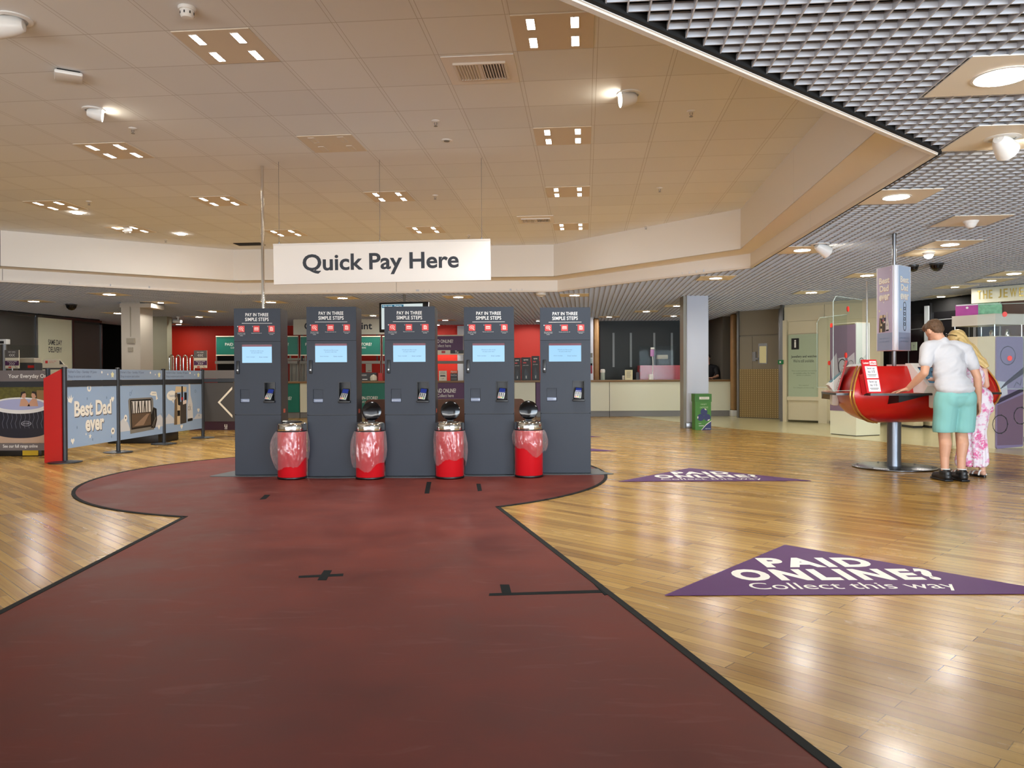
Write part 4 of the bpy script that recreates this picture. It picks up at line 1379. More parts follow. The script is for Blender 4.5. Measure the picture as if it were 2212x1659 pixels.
# chevron banner across the end
x0, x1, _, _ = rect(441, 800, 580, 911, 14.2)
o = thing('barrier_banner', 'charcoal barrier banner with a big pale chevron arrow', 'banner', (BP[3][0], 14.2, 0), 0)
x0 -= BP[3][0]; x1 -= BP[3][0]
mb = MB(M('strip_grey', (96, 90, 86), .5)); mb.box(x0, x1, -.004, .004, 1.085, 1.235); mb.build('top_strip', o, smooth=0)
mb = MB(m_post); mb.box(x0 - .03, x1, -.012, .012, 1.02, 1.082); mb.build('cross_rail', o, smooth=0)
mb = MB(M('banner_charcoal', (62, 58, 54), .5)); mb.box(x0, x1, -.003, .003, .30, 1.012)
F = front(0, -.0045, 0)
zc = at(490, 869, 14.2).z
xt, xe = at(473, 869, 14.2).x - BP[3][0], at(502, 869, 14.2).x - BP[3][0]
mb.use(M('chevron_cream', (222, 212, 190), .5)); mb.ppoly(F, [(xe, zc + .235), (xe, zc + .285), (xt - .022, zc), (xe, zc - .285), (xe, zc - .235), (xt + .022, zc)])
mb.build('print', o, smooth=0)
# banner with the garden pool picture, facing the hall
Y = 10.9
x0, x1, _, _ = rect(-190, 800, 100, 972, Y)
x1 += .02
o = thing('barrier_banner', 'grey framed banner with a garden hot tub picture reading Your Everyday Oasis', 'banner', ((x0 + x1) / 2, Y, 0))
hw = (x1 - x0) / 2
def bz(py): return at(50, py, Y).z
def bx(px): return at(px, 880, Y).x - (x0 + x1) / 2
m_bg = M('banner_warm_grey', (112, 104, 104), .5)
mb = MB(m_bg); mb.box(-hw, hw, -.004, .004, bz(824), bz(800)); F = front(0, -.0052, 0); mb.use(m_txtw); mb.ptext(F, 'Your Everyday Oasis', bx(19), bz(819), bx(112), bz(808), bold=.01); mb.build('top_strip', o, smooth=0)
mb = MB(m_post); mb.box(-hw, hw, -.012, .012, bz(836), bz(824)); mb.build('cross_rail', o, smooth=0)
mb = MB(M('hedge_print', (92, 88, 34), .6, vary=.85, vscale=22)); mb.box(-hw, hw, -.003, .003, bz(957), bz(836))
mb.use(M('patio_print', (188, 160, 138), .6, vary=.08)); mb.prect(F, -hw, bz(957), hw, bz(919), -.0005)
mb.use(M('fence_print', (150, 118, 76), .6)); mb.prect(F, bx(80), bz(870), hw, bz(843), -.0004)
cxp = bx(44); R0 = (bx(112) - bx(-12)) / 2
zr = bz(876)
mb.use(M('tub_wall_print', (28, 28, 42), .5))
pts = [(cxp + R0 * math.cos(math.pi + math.pi * k / 24) * .96, bz(918) - .085 + .10 * (-math.sin(math.pi * k / 24))+.0) for k in range(25)]
mb.ppoly(F, pts + [(cxp + R0, zr), (cxp - R0, zr)], .0)
mb.use(M('tub_lines', (110, 112, 128), .5))
for k in range(13):
    x = cxp - R0 * .9 + R0 * 1.8 * k / 12
    mb.pline(F, [(x, zr - .09), (x + .015, zr - .17), (x - .012, zr - .25), (x + .004, zr - .32)], .005, .0006)
mb.use(m_white); mb.pdisc(F, cxp, zr, R0 * 1.03, .115, .0008, 40)
mb.use(M('tub_water', (172, 176, 214), .4)); mb.pdisc(F, cxp, zr + .015, R0 * .86, .078, .0014, 40)
mb.use(M('print_skin', (206, 158, 130), .6))
for hx, flip in ((bx(52), 1), (bx(74), -1)):
    mb.ppoly(F, [(hx - .06 * flip, zr - .01), (hx + .09 * flip, zr - .01), (hx + .06 * flip, zr + .05), (hx + .02 * flip, zr + .10), (hx - .04 * flip, zr + .09)], .002)
    mb.pdisc(F, hx, zr + .145, .034, .045, .0022)
mb.use(M('print_hair', (44, 34, 28), .6))
for hx, flip in ((bx(52), 1), (bx(74), -1)):
    mb.ppoly(F, [(hx - .045 * flip, zr + .10), (hx - .035 * flip, zr + .19), (hx + .02 * flip, zr + .20), (hx + .03 * flip, zr + .175), (hx - .012 * flip, zr + .165)], .0028)
mb.use(M('tub_badge', (190, 192, 204), .4)); mb.pring(F, bx(57), bz(915), .062, .070, .003, sy=.5); mb.ptext(F, 'LAY-Z-SPA', bx(57) - .048, bz(915) - .010, bx(57) + .048, bz(915) + .012, .003, bold=.01)
mb.build('print', o, smooth=0)
mb = MB(m_bg); mb.box(-hw, hw, -.004, .004, bz(973), bz(957.5)); mb.use(m_txtw); mb.ptext(F, 'See our full range online', bx(6), bz(969), bx(81), bz(960), bold=.012); mb.build('bottom_strip', o, smooth=0)
mb = MB(m_post)
mb.tube([(-hw - .03, 0, .01), (-hw - .03, 0, 1.24)], .03, 12); mb.lathe([(.2, .002), (.2, .012), (.05, .026)], c=(-hw - .03, 0, 0), n=28)
mb.tube([(hw + .01, 0, .01), (hw + .01, 0, 1.24)], .03, 12)
mb.build('pole', o)
# red wedge board at the end of the barrier
a, b = at(96.5, 900, 10.12), at(135, 900, 10.12)
o = thing('wedge_board', 'red board with a sloping top standing beside the first barrier post', 'board', (a.x, 10.12, 0))
w = b.x - a.x - .005
zt0, zt1 = at(97, 818, 10.12).z, at(135, 798, 10.12).z
mb = MB(m_red); mb.prism([(0, .0), (w, .0), (w, zt1), (0, zt0)], -.016, .016, mtx=frame((0, 0, .003), (1, 0, 0), (0, -1, 0))); mb.build('board_panel', o, smooth=0)
# low black display base and crate behind the banners
x0, x1, z0, z1 = rect(318, 934, 430, 957, 13.35)
o = thing('floor_plinth', 'low black display base standing behind the gift set banner', 'display plinth', ((x0 + x1) / 2 - .42, 13.4, 0))
mb = MB(m_black); mb.box(-.55, .3, -.35, .45, 0.0, .20, .01); mb.build('body', o)
mb = MB(m_dgrey); mb.box(-.57, .32, -.37, .47, .20, .215); mb.build('tray', o, smooth=0)
o = thing('floor_crate', 'black and yellow low crate on the floor under the hot tub banner', 'crate', (at(30, 990, 10.75).x, 11.25, 0))
mb = MB(m_black); mb.box(-.65, .23, -.25, .25, 0.003, .20, .008); mb.build('crate_body', o)
mb = MB(M('crate_yellow', (206, 170, 30), .5)); mb.box(-.03, .19, -.262, -.25, .012, .19); mb.build('yellow_panel', o, smooth=0)

# ================================================================== FAR SERVICE COUNTER
CYF = 21.0
ct_top = at(900, 823, CYF).z
def cx(px): return at(px, 860, CYF).x
m_edgew = M('counter_edge_wood', (134, 102, 66), .4)
mb = MB(m_edgew); mb.box(cx(505), cx(1578), CYF - .04, CYF + .75, ct_top - .05, ct_top, .006)
mb.use(M('counter_top', (168, 150, 118), .35)); mb.box(cx(505) + .01, cx(1578) - .01, CYF - .03, CYF + .74, ct_top, ct_top + .003)
tag(mb.build('counter_worktop'), 'long pale worktop with a brown wooden edge along the far service counter', 'worktop')
units = [(505, 560, m_cream, None, 'cream counter unit behind the first kiosk and the chevron banner'),
         (561, 647, m_teal, ('PAID IN-STORE?', 'COLLECT HERE'), 'teal fronted counter unit seen between the first two kiosks'),
         (648, 712, m_cream, None, 'narrow cream counter unit beside the second kiosk'),
         (713, 868, m_teal, ('PAID IN-STORE?', 'COLLECT HERE'), 'teal fronted counter unit seen between second and middle kiosks'),
         (869, 903, m_cream, None, 'narrow cream counter unit behind the middle kiosk'),
         (904, 1003, m_purple, ('PAID ONLINE?', 'Collect here'), 'purple fronted counter unit reading Paid Online'),
         (1004, 1157, m_cream, None, 'cream counter unit seen between the last two kiosks'),
         (1158, 1222, m_purple, None, 'dark purple counter unit mostly hidden behind the end kiosk'),
         (1223, 1316.5, m_cream, None, 'cream counter unit just past the end kiosk'),
         (1317, 1578, m_cream, None, 'wide cream counter front behind the white square column')]
for a, b, m, txt, lab in units:
    X0, X1 = cx(a), cx(b) - .006
    o = thing('counter_unit', lab, 'counter', ((X0 + X1) / 2, CYF, 0), 0, 'service counter units')
    w = (X1 - X0) / 2
    mb = MB(m); mb.box(-w, w, 0, .6, .155, ct_top - .052); mb.build('front_panel', o, smooth=0)
    mb = MB(M('counter_kick', (124, 122, 120), .4)); mb.box(-w, w, .02, .6, 0.003, .15); mb.build('kick_board', o, smooth=0)
    if txt:
        F = front(0, -.003, 0)
        mb = MB(m_txtw)
        if m is m_teal:
            xo = (X0 + X1) / 2
            t0, t1 = (577, 630) if a < 700 else (764, 816)
            z = lambda py: at(800, py, CYF).z
            mb.ptext(F, txt[0], cx(t0) - xo, z(863), cx(t1) - xo, z(856), bold=.015); mb.ptext(F, txt[1], cx((t0 + t1) / 2 - 17) - xo, z(870), cx((t0 + t1) / 2 + 10) - xo, z(866), bold=.0)
        else:
            xo = (X0 + X1) / 2
            mb.ptext(F, txt[0], cx(940) - xo, at(950, 848.5, CYF).z, cx(985) - xo, at(950, 841, CYF).z + .02, bold=.015)
            mb.ptext(F, txt[1], cx(945) - xo, at(950, 858, CYF).z, cx(980) - xo, at(950, 851, CYF).z)
        mb.build('lettering', o, smooth=0)

# overhead boards on frames
SY = 21.6
def board(px0, py0, px1, py1, m, lines, label, foot=None, border=True, name='counter_sign'):
    X0, X1, Z0, Z1 = rect(px0, py0, px1, py1, SY)
    o = thing(name, label, 'sign', ((X0 + X1) / 2, SY, ct_top), 0, 'signs over the service counter')
    w = (X1 - X0) / 2
    zz = -ct_top
    mb = MB(m); mb.box(-w, w, -.02, .02, Z0 + zz, Z1 + zz); mb.build('board', o, smooth=0)
    if border:
        mb = MB(m_offw)
        mb.box(-w - .02, w + .02, -.04, .03, Z1 + zz, Z1 + zz + .03); mb.box(-w - .02, w + .02, -.04, .03, Z0 + zz - .03, Z0 + zz)
        mb.build('frame_rail', o, smooth=0)
        mb = MB(m_mgrey)
        for sx in (-1, 1):
            mb.box(sx * (w + .018) - .010, sx * (w + .018) + .010, -.02, .02, .0045, Z1 + zz + .03)
        mb.box(-w - .02, w + .02, -.12, .04, at(px0, 786, SY).z + zz, at(px0, 780, SY).z + zz)
        mb.build('shelf_frame', o, smooth=0)
    mb = MB(m_txtw if m is not m_offw else m_txtd)
    F = front(-(X0 + X1) / 2, -.0225, zz)
    for s, a, b, c, d, bd in lines:
        p, q = at(a, d, SY), at(c, b, SY)
        mb.ptext(F, s, p.x, p.z, q.x, q.z, bold=bd)
    if foot:
        mb.use(m_offw); p, q = at(940, 764.5, SY), at(973, 756.5, SY); mb.prect(F, p.x, p.z, q.x, q.z, .002)
        mb.use(m_red); p, q = at(954, 763, SY), at(962, 758, SY); mb.prect(F, p.x, p.z, q.x, q.z, .004)
        mb.use(m_black); p, q = at(973, 764.5, SY), at(1001, 756.5, SY); mb.prect(F, p.x, p.z, q.x, q.z, .002)
        mb.use(m_txtw); p, q = at(983, 763, SY), at(990, 757.5, SY); mb.ptext(F, 'Tu', p.x, p.z, q.x, q.z, .004, bold=.02)
    mb.build('lettering', o, smooth=0)
    return o
teal = lambda p, q, t0, t1, lab: board(p, 728, q, 766, m_teal, [('PAID IN-STORE?', t0, 740.5, t1, 747, .012), ('COLLECT HERE', (t0 + t1) / 2 - 17, 749.5, (t0 + t1) / 2 + 17, 753, .0)], lab)
teal(469, 553, 487, 545, 'teal board reading Paid In-Store just before the first kiosk')
teal(559, 643, 566, 624, 'teal board reading Paid In-Store showing past the first kiosk side')
teal(651, 731, 660, 718, 'teal board reading Paid In-Store hidden behind the second kiosk')
teal(738, 821, 745, 803, 'teal board reading Paid In-Store between second and middle kiosks')
teal(828, 898, 834, 892, 'teal board showing only an edge beside the middle kiosk')
board(907, 726, 1000, 764, m_purple, [('PAID ONLINE?', 935, 733.5, 979, 741, .014), ('Collect here', 940, 743.5, 974, 750, .0)], 'purple board reading Paid Online over the counter', foot=True)
SY = 22.35
o = board(634, 689, 831, 723, m_offw, [('Collection point', 658, 696, 804, 717, .02)], 'white board reading Collection Point above the teal boards', border=False)
mb = MB(m_dgrey); mb.box(-1.1, -1.06, .02, .06, .5, ZL - ct_top); mb.box(1.06, 1.1, .02, .06, .5, ZL - ct_top); mb.build('hanger', o, smooth=0)

# things behind and on the counter
def standing(px0, py0, px1, py1, Y, name, label, cat, mats, deco=None, depth=.12, zbase=None, group=None, bev=.004, art=None):
    X0, X1, Z0, Z1 = rect(px0, py0, px1, py1, Y)
    if zbase is not None: Z0 = zbase
    o = thing(name, label, cat, ((X0 + X1) / 2, Y, Z0), 0, group)
    w, h = (X1 - X0) / 2, Z1 - Z0
    mb = MB(mats); mb.box(-w, w, 0, depth, 0, h, min(bev, w * .3)); mb.build('case' if deco != 'paper' else 'card', o, smooth=0)
    if art:
        mb = MB(m_txtw); art(mb, front(0, -.003, 0), w, h); mb.build('print', o, smooth=0)
    return o
CT = ct_top + .003
def stemmed(zb, *a, **k):
    o = standing(*a, **k)
    mb = MB(m_steel); mb.tube([(0, .012, zb - o.location.z + .004), (0, .012, .02)], .012, 8); mb.lathe([(.09, .001), (.09, .008), (.02, .012)], c=(0, .05, zb - o.location.z), n=20); mb.build('stem', o)
    return o
def art_leaf(mb, F, w, h):
    mb.use(m_txtd); mb.ptext(F, 'SAME DAY', -w * .6, h * .80, w * .6, h * .90); mb.ptext(F, 'DELIVERY', -w * .7, h * .66, w * .7, h * .76)
    mb.ppoly(F, [(-w * .7, h * .42), (w * .7, h * .42), (w * .7, h * .50), (w * .4, h * .56), (-w * .6, h * .56)]); mb.ptext(F, 'off', -w * .3, h * .16, w * .3, h * .26)
standing(948, 801, 965, 823, 21.2, 'leaflet_stand', 'white leaflet stand with a van drawing on the counter under the purple board', 'leaflet stand', m_offw, zbase=CT, art=art_leaf, depth=.05)
def art_fly(mb, F, w, h):
    mb.use(M('orange_print', (226, 96, 40), .5)); mb.prect(F, -w, h * .72, w, h, .0); mb.use(m_txtw); mb.ptext(F, 'Flymo', -w * .85, h * .76, w * .85, h * .94, .001, bold=.02)
    mb.ptext(F, 'EasiCut', -w * .85, h * .48, w * .85, h * .60, .001); mb.use(m_mgrey); mb.prect(F, -w * .8, h * .12, w * .8, h * .22, .001)
standing(973, 800, 988, 823, 21.25, 'product_box', 'black and orange product box on the counter beside the leaflet stand', 'product box', m_dgrey, zbase=CT, art=art_fly, depth=.2)
def art_box(mb, F, w, h):
    mb.use(m_txtw); mb.ptext(F, 'xpress', -w * .6, h * .84, w * .4, h * .92, bold=.02); mb.use(m_icon); mb.prect(F, -w * .7, h * .74, w * .0, h * .79); mb.use(m_txtw); mb.ptext(F, 'power washer', -w * .7, h * .62, w * .5, h * .68)
    mb.use(m_black); mb.ppoly(F, [(-w * .5, h * .05), (w * .4, h * .05), (w * .45, h * .25), (w * .1, h * .40), (0, h * .52), (-w * .3, h * .48), (-w * .45, h * .25)], .001)
    mb.use(m_red); mb.prect(F, w * .86, h * .8, w * .98, h * .98, .001)
    mb.use(m_txtw); mb.prect(F, -w * .12, h * .08, w * .05, h * .2, .002)
for a, b, t, lab in ((1110, 1125.5, 773, 'first of three tall charcoal product boxes, partly behind the fourth kiosk'), (1126.5, 1147.5, 772, 'middle one of three tall charcoal product boxes on the counter'), (1149, 1166, 769, 'tallest of three charcoal product boxes, beside the end kiosk')):
    standing(a, t, b, 823, 21.3, 'product_box', lab, 'product box', M('product_charcoal', (58, 56, 58), .5), zbase=CT, art=art_box, depth=.3, group='charcoal product boxes')
o = standing(781, 805, 813, 823, 21.35, 'product_box', 'low black product box on the counter behind the second kiosk', 'product box', m_dgrey, zbase=CT, depth=.3, art=lambda mb, F, w, h: (mb.use(m_txtw), mb.ptext(F, 'KODAK', -w * .95, h * .62, -w * .3, h * .8), mb.prect(F, -w * .9, h * .15, -w * .2, h * .25)))
p = at(807, 811, 21.15)
mb = MB(M('warm_white_gloss', (214, 206, 186), .3)); mb.lathe([(.05, 0), (.09, .02), (.095, .10), (.07, .15), (.03, .165), (.02, .18)], n=24)
tag(mb.build('round_pot', loc=(p.x, 21.15, CT)), 'round white lidded pot on the counter beside the low black box', 'pot')
standing(817, 806, 826, 823, 21.2, 'product_box', 'small red box on the counter beside the round white pot', 'product box', m_red, zbase=CT, depth=.1)
standing(790, 786, 803, 804, 24.9, 'wall_notice', 'white paper notice on the red wall between second and middle kiosks', 'notice', m_offw, depth=.02, art=lambda mb, F, w, h: (mb.use(m_txtd), mb.ptext(F, 'ONE4ALL', -w * .3, h * .12, w * .8, h * .25)))
x0, x1, _, _ = rect(988, 696, 1001, 823, 24.7)
mb = MB(M('grey_white_pilaster', (196, 200, 204), .5)); mb.box(x0, x1 + .3, 24.7, 25, 0, ZL - .05); struct(mb, 'column_red_wall')
# wheeled cage trolley between first two kiosks
X0, X1, Z0, Z1 = rect(622, 757, 650, 823, 22.4)
o = thing('cage_trolley', 'pale metal cage trolley behind the counter between the first two kiosks', 'trolley', ((X0 + X1) / 2, 22.5, 0))
w = (X1 - X0) / 2 + .1
m_tro = M('trolley_grey', (176, 172, 158), .4)
mb = MB(m_tro)
for sx in (-1, 1):
    for sy in (0, .5):
        mb.tube([(sx * w, sy, .1), (sx * w, sy, Z1)], .025, 8)
mb.build('frame', o)
mb = MB(m_tro); mb.box(-w, w, 0, .5, .1, .14); mb.box(-w, w, 0, .5, Z1 - .28, Z1 - .22); mb.box(-w + .03, w - .03, .48, .5, .2, Z1 - .3); mb.build('shelf', o, smooth=0)
mb = MB(m_steel)
for k in range(5):
    x = -w + 2 * w * (k + .5) / 5
    mb.tube([(x, .01, .14), (x + .02, .01, Z1 - .28)], .008, 6)
mb.build('bars', o)
mb = MB(m_black)
for sx in (-1, 1):
    for sy in (0.03, .47):
        mb.lathe([(.05, -.015), (.05, .015)], n=14, mtx=Matrix.Translation((sx * (w - .03), sy, .054)) @ Matrix.Rotation(R(90), 4, 'Y'))
mb.build('caster', o)
# solid black block painting the dark bay interior behind the first teal board
x0, x1, z0, z1 = rect(470, 768, 512, 823, 23.6)
mb = MB(m_void); mb.box(x0, x1 + .6, 23.6, 24.2, 0, z1)
tag(mb.build('dark_bay_block', smooth=0), 'black block painting the dark bay interior under the teal board beside the first kiosk', 'stock bay')
# chrome stacking rails by the pale pillar
X0, X1, Z0, Z1 = rect(366, 767, 412, 800, 20.2)
o = thing('chrome_rail', 'row of bent chrome rails standing before the red wall by the pillar', 'rail', ((X0 + X1) / 2, 20.2, 0))
mb = MB(m_chrome)
n = 4
for k in range(n):
    xa = (X0 - X1) / 2 + (X1 - X0) * k / n
    xb = xa + (X1 - X0) / n * .75
    pts = [(xa, .1 * k, 0), (xa, .1 * k, Z1 - .08)] + [((xa + xb) / 2 - (xb - xa) / 2 * math.cos(math.pi * t / 6), .1 * k, Z1 - .08 + .08 * math.sin(math.pi * t / 6)) for t in range(1, 6)] + [(xb, .1 * k, Z1 - .08), (xb, .1 * k, 0)]
    mb.tube(pts, .018, 8)
mb.build('rail_hoop', o)
# service desk stands
def art_sign(mb, F, w, h):
    mb.use(M('sign_grey', (98, 92, 88), .5)); mb.prect(F, -w, h * .58, w, h, 0); mb.use(m_purple); mb.prect(F, -w, h * .16, w, h * .42, .0)
    mb.use(m_txtw); mb.ptext(F, 'PAY HERE', -w * .5, h * .86, w * .5, h * .92, .001); mb.ptext(F, '<<<', -w * .4, h * .64, w * .4, h * .80, .001); mb.ptext(F, '>>>', -w * .4, h * .18, w * .4, h * .33, .001)
    mb.ptext(F, 'COLLECT HERE', -w * .7, h * .345, w * .7, h * .40, .001); mb.use(m_icon); mb.prect(F, -w * .5, h * .03, -w * .1, h * .10, .002); mb.use(m_txtd); mb.ptext(F, 'Tu', w * .4, h * .02, w * .75, h * .12, .001)
zdk = .98
m_desk = M('service_desk_front', (96, 92, 88), .45)
o = thing('service_desk', 'dark service desk with a purple base behind the chevron banner', 'desk', (at(472, 900, 16.3).x, 16.3, 0))
w = 1.0
mb = MB(m_desk); mb.box(-w, w, 0, .7, .19, zdk - .04); mb.build('desk_body', o, smooth=0)
mb = MB(m_edgew); mb.box(-w - .02, w + .02, -.03, .72, zdk - .04, zdk); mb.build('desk_top', o, smooth=0)
mb = MB(M('purple_base', (66, 36, 52), .5)); mb.box(-w + .38, w, .01, .6, .0, .19); mb.use(M('green_base', (120, 146, 104), .5)); mb.box(-w, -w + .37, .01, .6, .0, .19); mb.use(m_txtw); F = front(0, .008, 0); mb.ptext(F, 'u', .12, .05, .18, .12, bold=.02); mb.prect(F, .12, .02, .18, .035); mb.build('kick_board', o, smooth=0)
stemmed(zdk, 419, 757, 447, 795, 16.6, 'direction_sign', 'grey and purple direction card standing by the dark service desk', 'sign card', m_offw, depth=.02, art=art_sign, group='direction cards')
a = onz(20, 960)
o = thing('service_desk', 'dark service desk in front of the dark bays behind the hot tub banner', 'desk', (at(25, 900, 15.0).x - .4, 15.0, 0))
mb = MB(m_desk); mb.box(-1.6, 1.7, 0, .7, 0.0, .95); mb.build('desk_body', o, smooth=0)
mb = MB(m_edgew); mb.box(-1.62, 1.72, -.03, .72, .95, .98); mb.build('desk_top', o, smooth=0)
stemmed(.98, 11, 756, 41, 796, 15.15, 'direction_sign', 'grey and purple direction card by the till pole and dark bays', 'sign card', m_offw, depth=.02, art=art_sign, group='direction cards')
p = at(6, 760, 15.25)
o = thing('till_pole', 'white till pole with a small boxed display beside the direction card', 'till display', (p.x, 15.3, .98))
mb = MB(m_steel); mb.tube([(0, 0, 0), (0, 0, at(6, 742, 15.3).z - .98)], .04, 10); mb.build('pole', o)
mb = MB(m_white); mb.box(-.08, .08, -.06, .06, at(6, 744, 15.3).z - .98, at(6, 735, 15.3).z - .98 + .02, .01); mb.use(m_black); mb.box(-.045, .03, -.065, -.055, at(6, 742.5, 15.3).z - .98, at(6, 737, 15.3).z - .98); mb.build('display_head', o)
p = at(57, 780, 15.4)
o = thing('card_printer', 'pale boxy printer on the side service desk beside the direction card', 'printer', (p.x, 15.4, .98))
mb = MB(m_dgrey); mb.box(-.17, .17, 0, .25, 0, .43, .01); mb.use(m_red); mb.box(.03, .15, -.008, .002, .33, .38); mb.build('lower_case', o, smooth=0)
mb = MB(M('printer_beige', (170, 162, 146), .5)); mb.box(-.14, .16, .0, .22, .43, .53, .012); mb.build('upper_case', o, smooth=0)
# clear screen on the side desk
x0, x1, z0, z1 = rect(58, 745, 76, 797, 15.6)
mb = MB(m_glass); mb.box(x0 - .4, x1, 15.72, 15.726, .98, z1); tag(mb.build('clear_screen', smooth=0), 'clear upright screen on the side service desk before the dark bays', 'screen')
# cut-out van board on the side desk
X0, X1, Z0, Z1 = rect(92, 776, 146, 798, 15.2)
o = thing('van_board', 'pale cut-out board of a delivery van under the Same Day Delivery panel', 'cut-out', ((X0 + X1) / 2, 15.2, Z0))
w, h = (X1 - X0) / 2, Z1 - Z0
mb = MB(m_black); mb.box(-w * .8, -w * .7, .001, .02, .982 - Z0, .06); mb.box(w * .7, w * .8, .001, .02, .982 - Z0, .06); mb.build('leg', o, smooth=0)
mb = MB(m_offw); pts = [(-w, .0), (w * .97, .0), (w, h * .34), (w * .72, h * .48), (w * .42, h * .93), (w * .30, h), (-w * .9, h), (-w * .98, h * .9)]
mb.prism(pts, -.012, .0, mtx=frame((0, 0, 0), (1, 0, 0), (0, -1, 0))); mb.build('board', o, smooth=0)
mb = MB(m_dgrey); F = front(0, -.0025, 0); mb.ppoly(F, [(w * .36, h * .50), (w * .66, h * .50), (w * .42, h * .86), (w * .36, h * .86)]); mb.prect(F, -w, .0, w * .97, h * .14); mb.use(m_icon); mb.prect(F, -w * .78, h * .6, -w * .58, h * .86); mb.ptext(F, 'same day', -w * .5, h * .76, w * .1, h * .86); mb.ptext(F, 'delivery', -w * .5, h * .62, -w * .05, h * .72); mb.build('print', o, smooth=0)

# wooden posts, white poster pillar and counter furniture at the far end
def post(px0, px1, py0, py1, Y, label, d=.22):
    X0, X1, Z0, Z1 = rect(px0, py0, px1, py1, Y)
    o = thing('wooden_post', label, 'post', ((X0 + X1) / 2, Y + d / 2, 0), 0, 'round-edged wooden posts')
    w = (X1 - X0) / 2
    mb = MB(m_wood); mb.box(-w, w, -d / 2, d / 2, .16, ZL - .01, .05, 4); mb.build('shaft', o)
    mb = MB(m_white if px0 > 1500 else m_mgrey); mb.box(-w - .01, w + .01, -d / 2 - .01, d / 2 + .01, .003, .165, .01); mb.build('foot', o)
post(1581.5, 1592.5, 668, 889, 20.8, 'oak post ending the far counter beside the grey doors')
post(1282.5, 1294.5, 673, 824, 22.2, 'oak post on the counter line just past the end kiosk')
X0, X1, Z0, Z1 = rect(1240, 673, 1282, 823, 21.95)
o = thing('poster_pillar', 'white poster pillar half hidden behind the end kiosk', 'poster', ((X0 + X1) / 2, 22.0, 0))
w = (X1 - X0) / 2
mb = MB(M('poster_white', (222, 226, 238), .4)); mb.box(-w, w, 0, .1, .95, Z1); mb.build('panel', o, smooth=0)
mb = MB(m_mgrey); F = front(0, -.003, 0); mb.prect(F, w - .12, 1.62, w - .02, 1.75); mb.use(M('poster_tint', (170, 186, 190), .5)); mb.prect(F, w - .12, 1.40, w - .02, 1.60); mb.use(M('poster_red', (160, 34, 60), .5)); mb.prect(F, w - .12, 1.17, w - .03, 1.46 - .0, .0); mb.build('print', o, smooth=0)

p = at(1302, 822, 21.2)
o = thing('sanitiser_bottle', 'clear bottle with white cap on the counter by the oak post', 'bottle', (p.x, 21.2, CT))
mb = MB(M('bottle_clear', (190, 204, 198), .2, alpha=.75)); mb.lathe([(.055, .0), (.06, .01), (.06, .20), (.05, .215)], n=20); mb.build('bottle', o)
mb = MB(m_white); mb.lathe([(.062, .20), (.066, .22), (.066, .27), (.05, .295), (.02, .30)], n=20); mb.build('cap', o)
def art_notice(mb, F, w, h):
    mb.use(m_mgrey)
    for k in range(6): mb.prect(F, -w * .6, h * (.80 - .11 * k), w * (.6 - .1 * (k % 3)), h * (.84 - .11 * k))
standing(1350, 799, 1366.5, 822.5, 21.15, 'notice_stand', 'cream notice stand on the far counter below the grey wall strips', 'notice', M('paper_cream', (216, 208, 172), .6), zbase=CT, depth=.02, art=art_notice)
p = at(1347, 818, 21.3)
mb = MB(m_white); mb.box(-.03, .03, 0, .06, 0, .12, .01); tag(mb.build('small_box', loc=(p.x, 21.3, CT)), 'tiny white box on the counter beside the cream notice stand', 'box')
o = standing(1374, 804, 1381, 822, 21.5, 'pen_pot', 'small black pot on the counter between notice stand and red till', 'pot', m_black, zbase=CT, depth=.08)
# red till desk with clear screen
X0, X1, Z0, Z1 = rect(1383, 789, 1480, 823, 22.3)
o = thing('till_unit', 'long red till unit behind the clear counter screen', 'till', ((X0 + X1) / 2, 22.3, 0))
w = (X1 - X0) / 2
mb = MB(M('till_red', (176, 40, 52), .2)); mb.box(-w, w + .3, 0, .5, .02, Z1); mb.build('till_body', o, smooth=0)
mb = MB(m_black); mb.box(-.15, .25, .1, .4, Z1, Z1 + .18, .02); mb.use(m_dgrey); mb.box(-.1, .2, .085, .11, Z1 + .02, Z1 + .15); mb.build('till_drawer', o)
mb = MB(M('printer_beige', (170, 162, 146), .5)); mb.box(-.12, .18, .12, .35, Z1 + .18, Z1 + .30, .015); mb.build('receipt_printer', o)
x0, x1, z0, z1 = rect(1381, 747, 1479, 823, 21.4)
mb = MB(m_glass); mb.box(x0, x0 + 1.0, 21.4, 21.406, CT, z1); tag(mb.build('clear_screen', smooth=0), 'clear upright screen on the far counter before the red till', 'screen')
p = at(1407, 822, 21.15)
o = thing('card_reader_stand', 'white card reader on a slim pole on the far counter', 'card reader', (p.x, 21.2, CT))
mb = MB(m_white); mb.box(-.06, .06, -.05, .08, 0, .15, .02); mb.build('base', o)
mb = MB(m_white); mb.tube([(.05, .05, .13), (.07, .08, .45), (.05, .05, .72)], .012, 8); mb.build('pole', o)
mb = MB(m_white); mb.box(.0, .10, .02, .07, .83, .88, .01); mb.use(M('reader_pink', (186, 130, 190), .3)); mb.box(-.01, .09, .02, .06, .64, .82, .01); mb.build('reader_head', o)

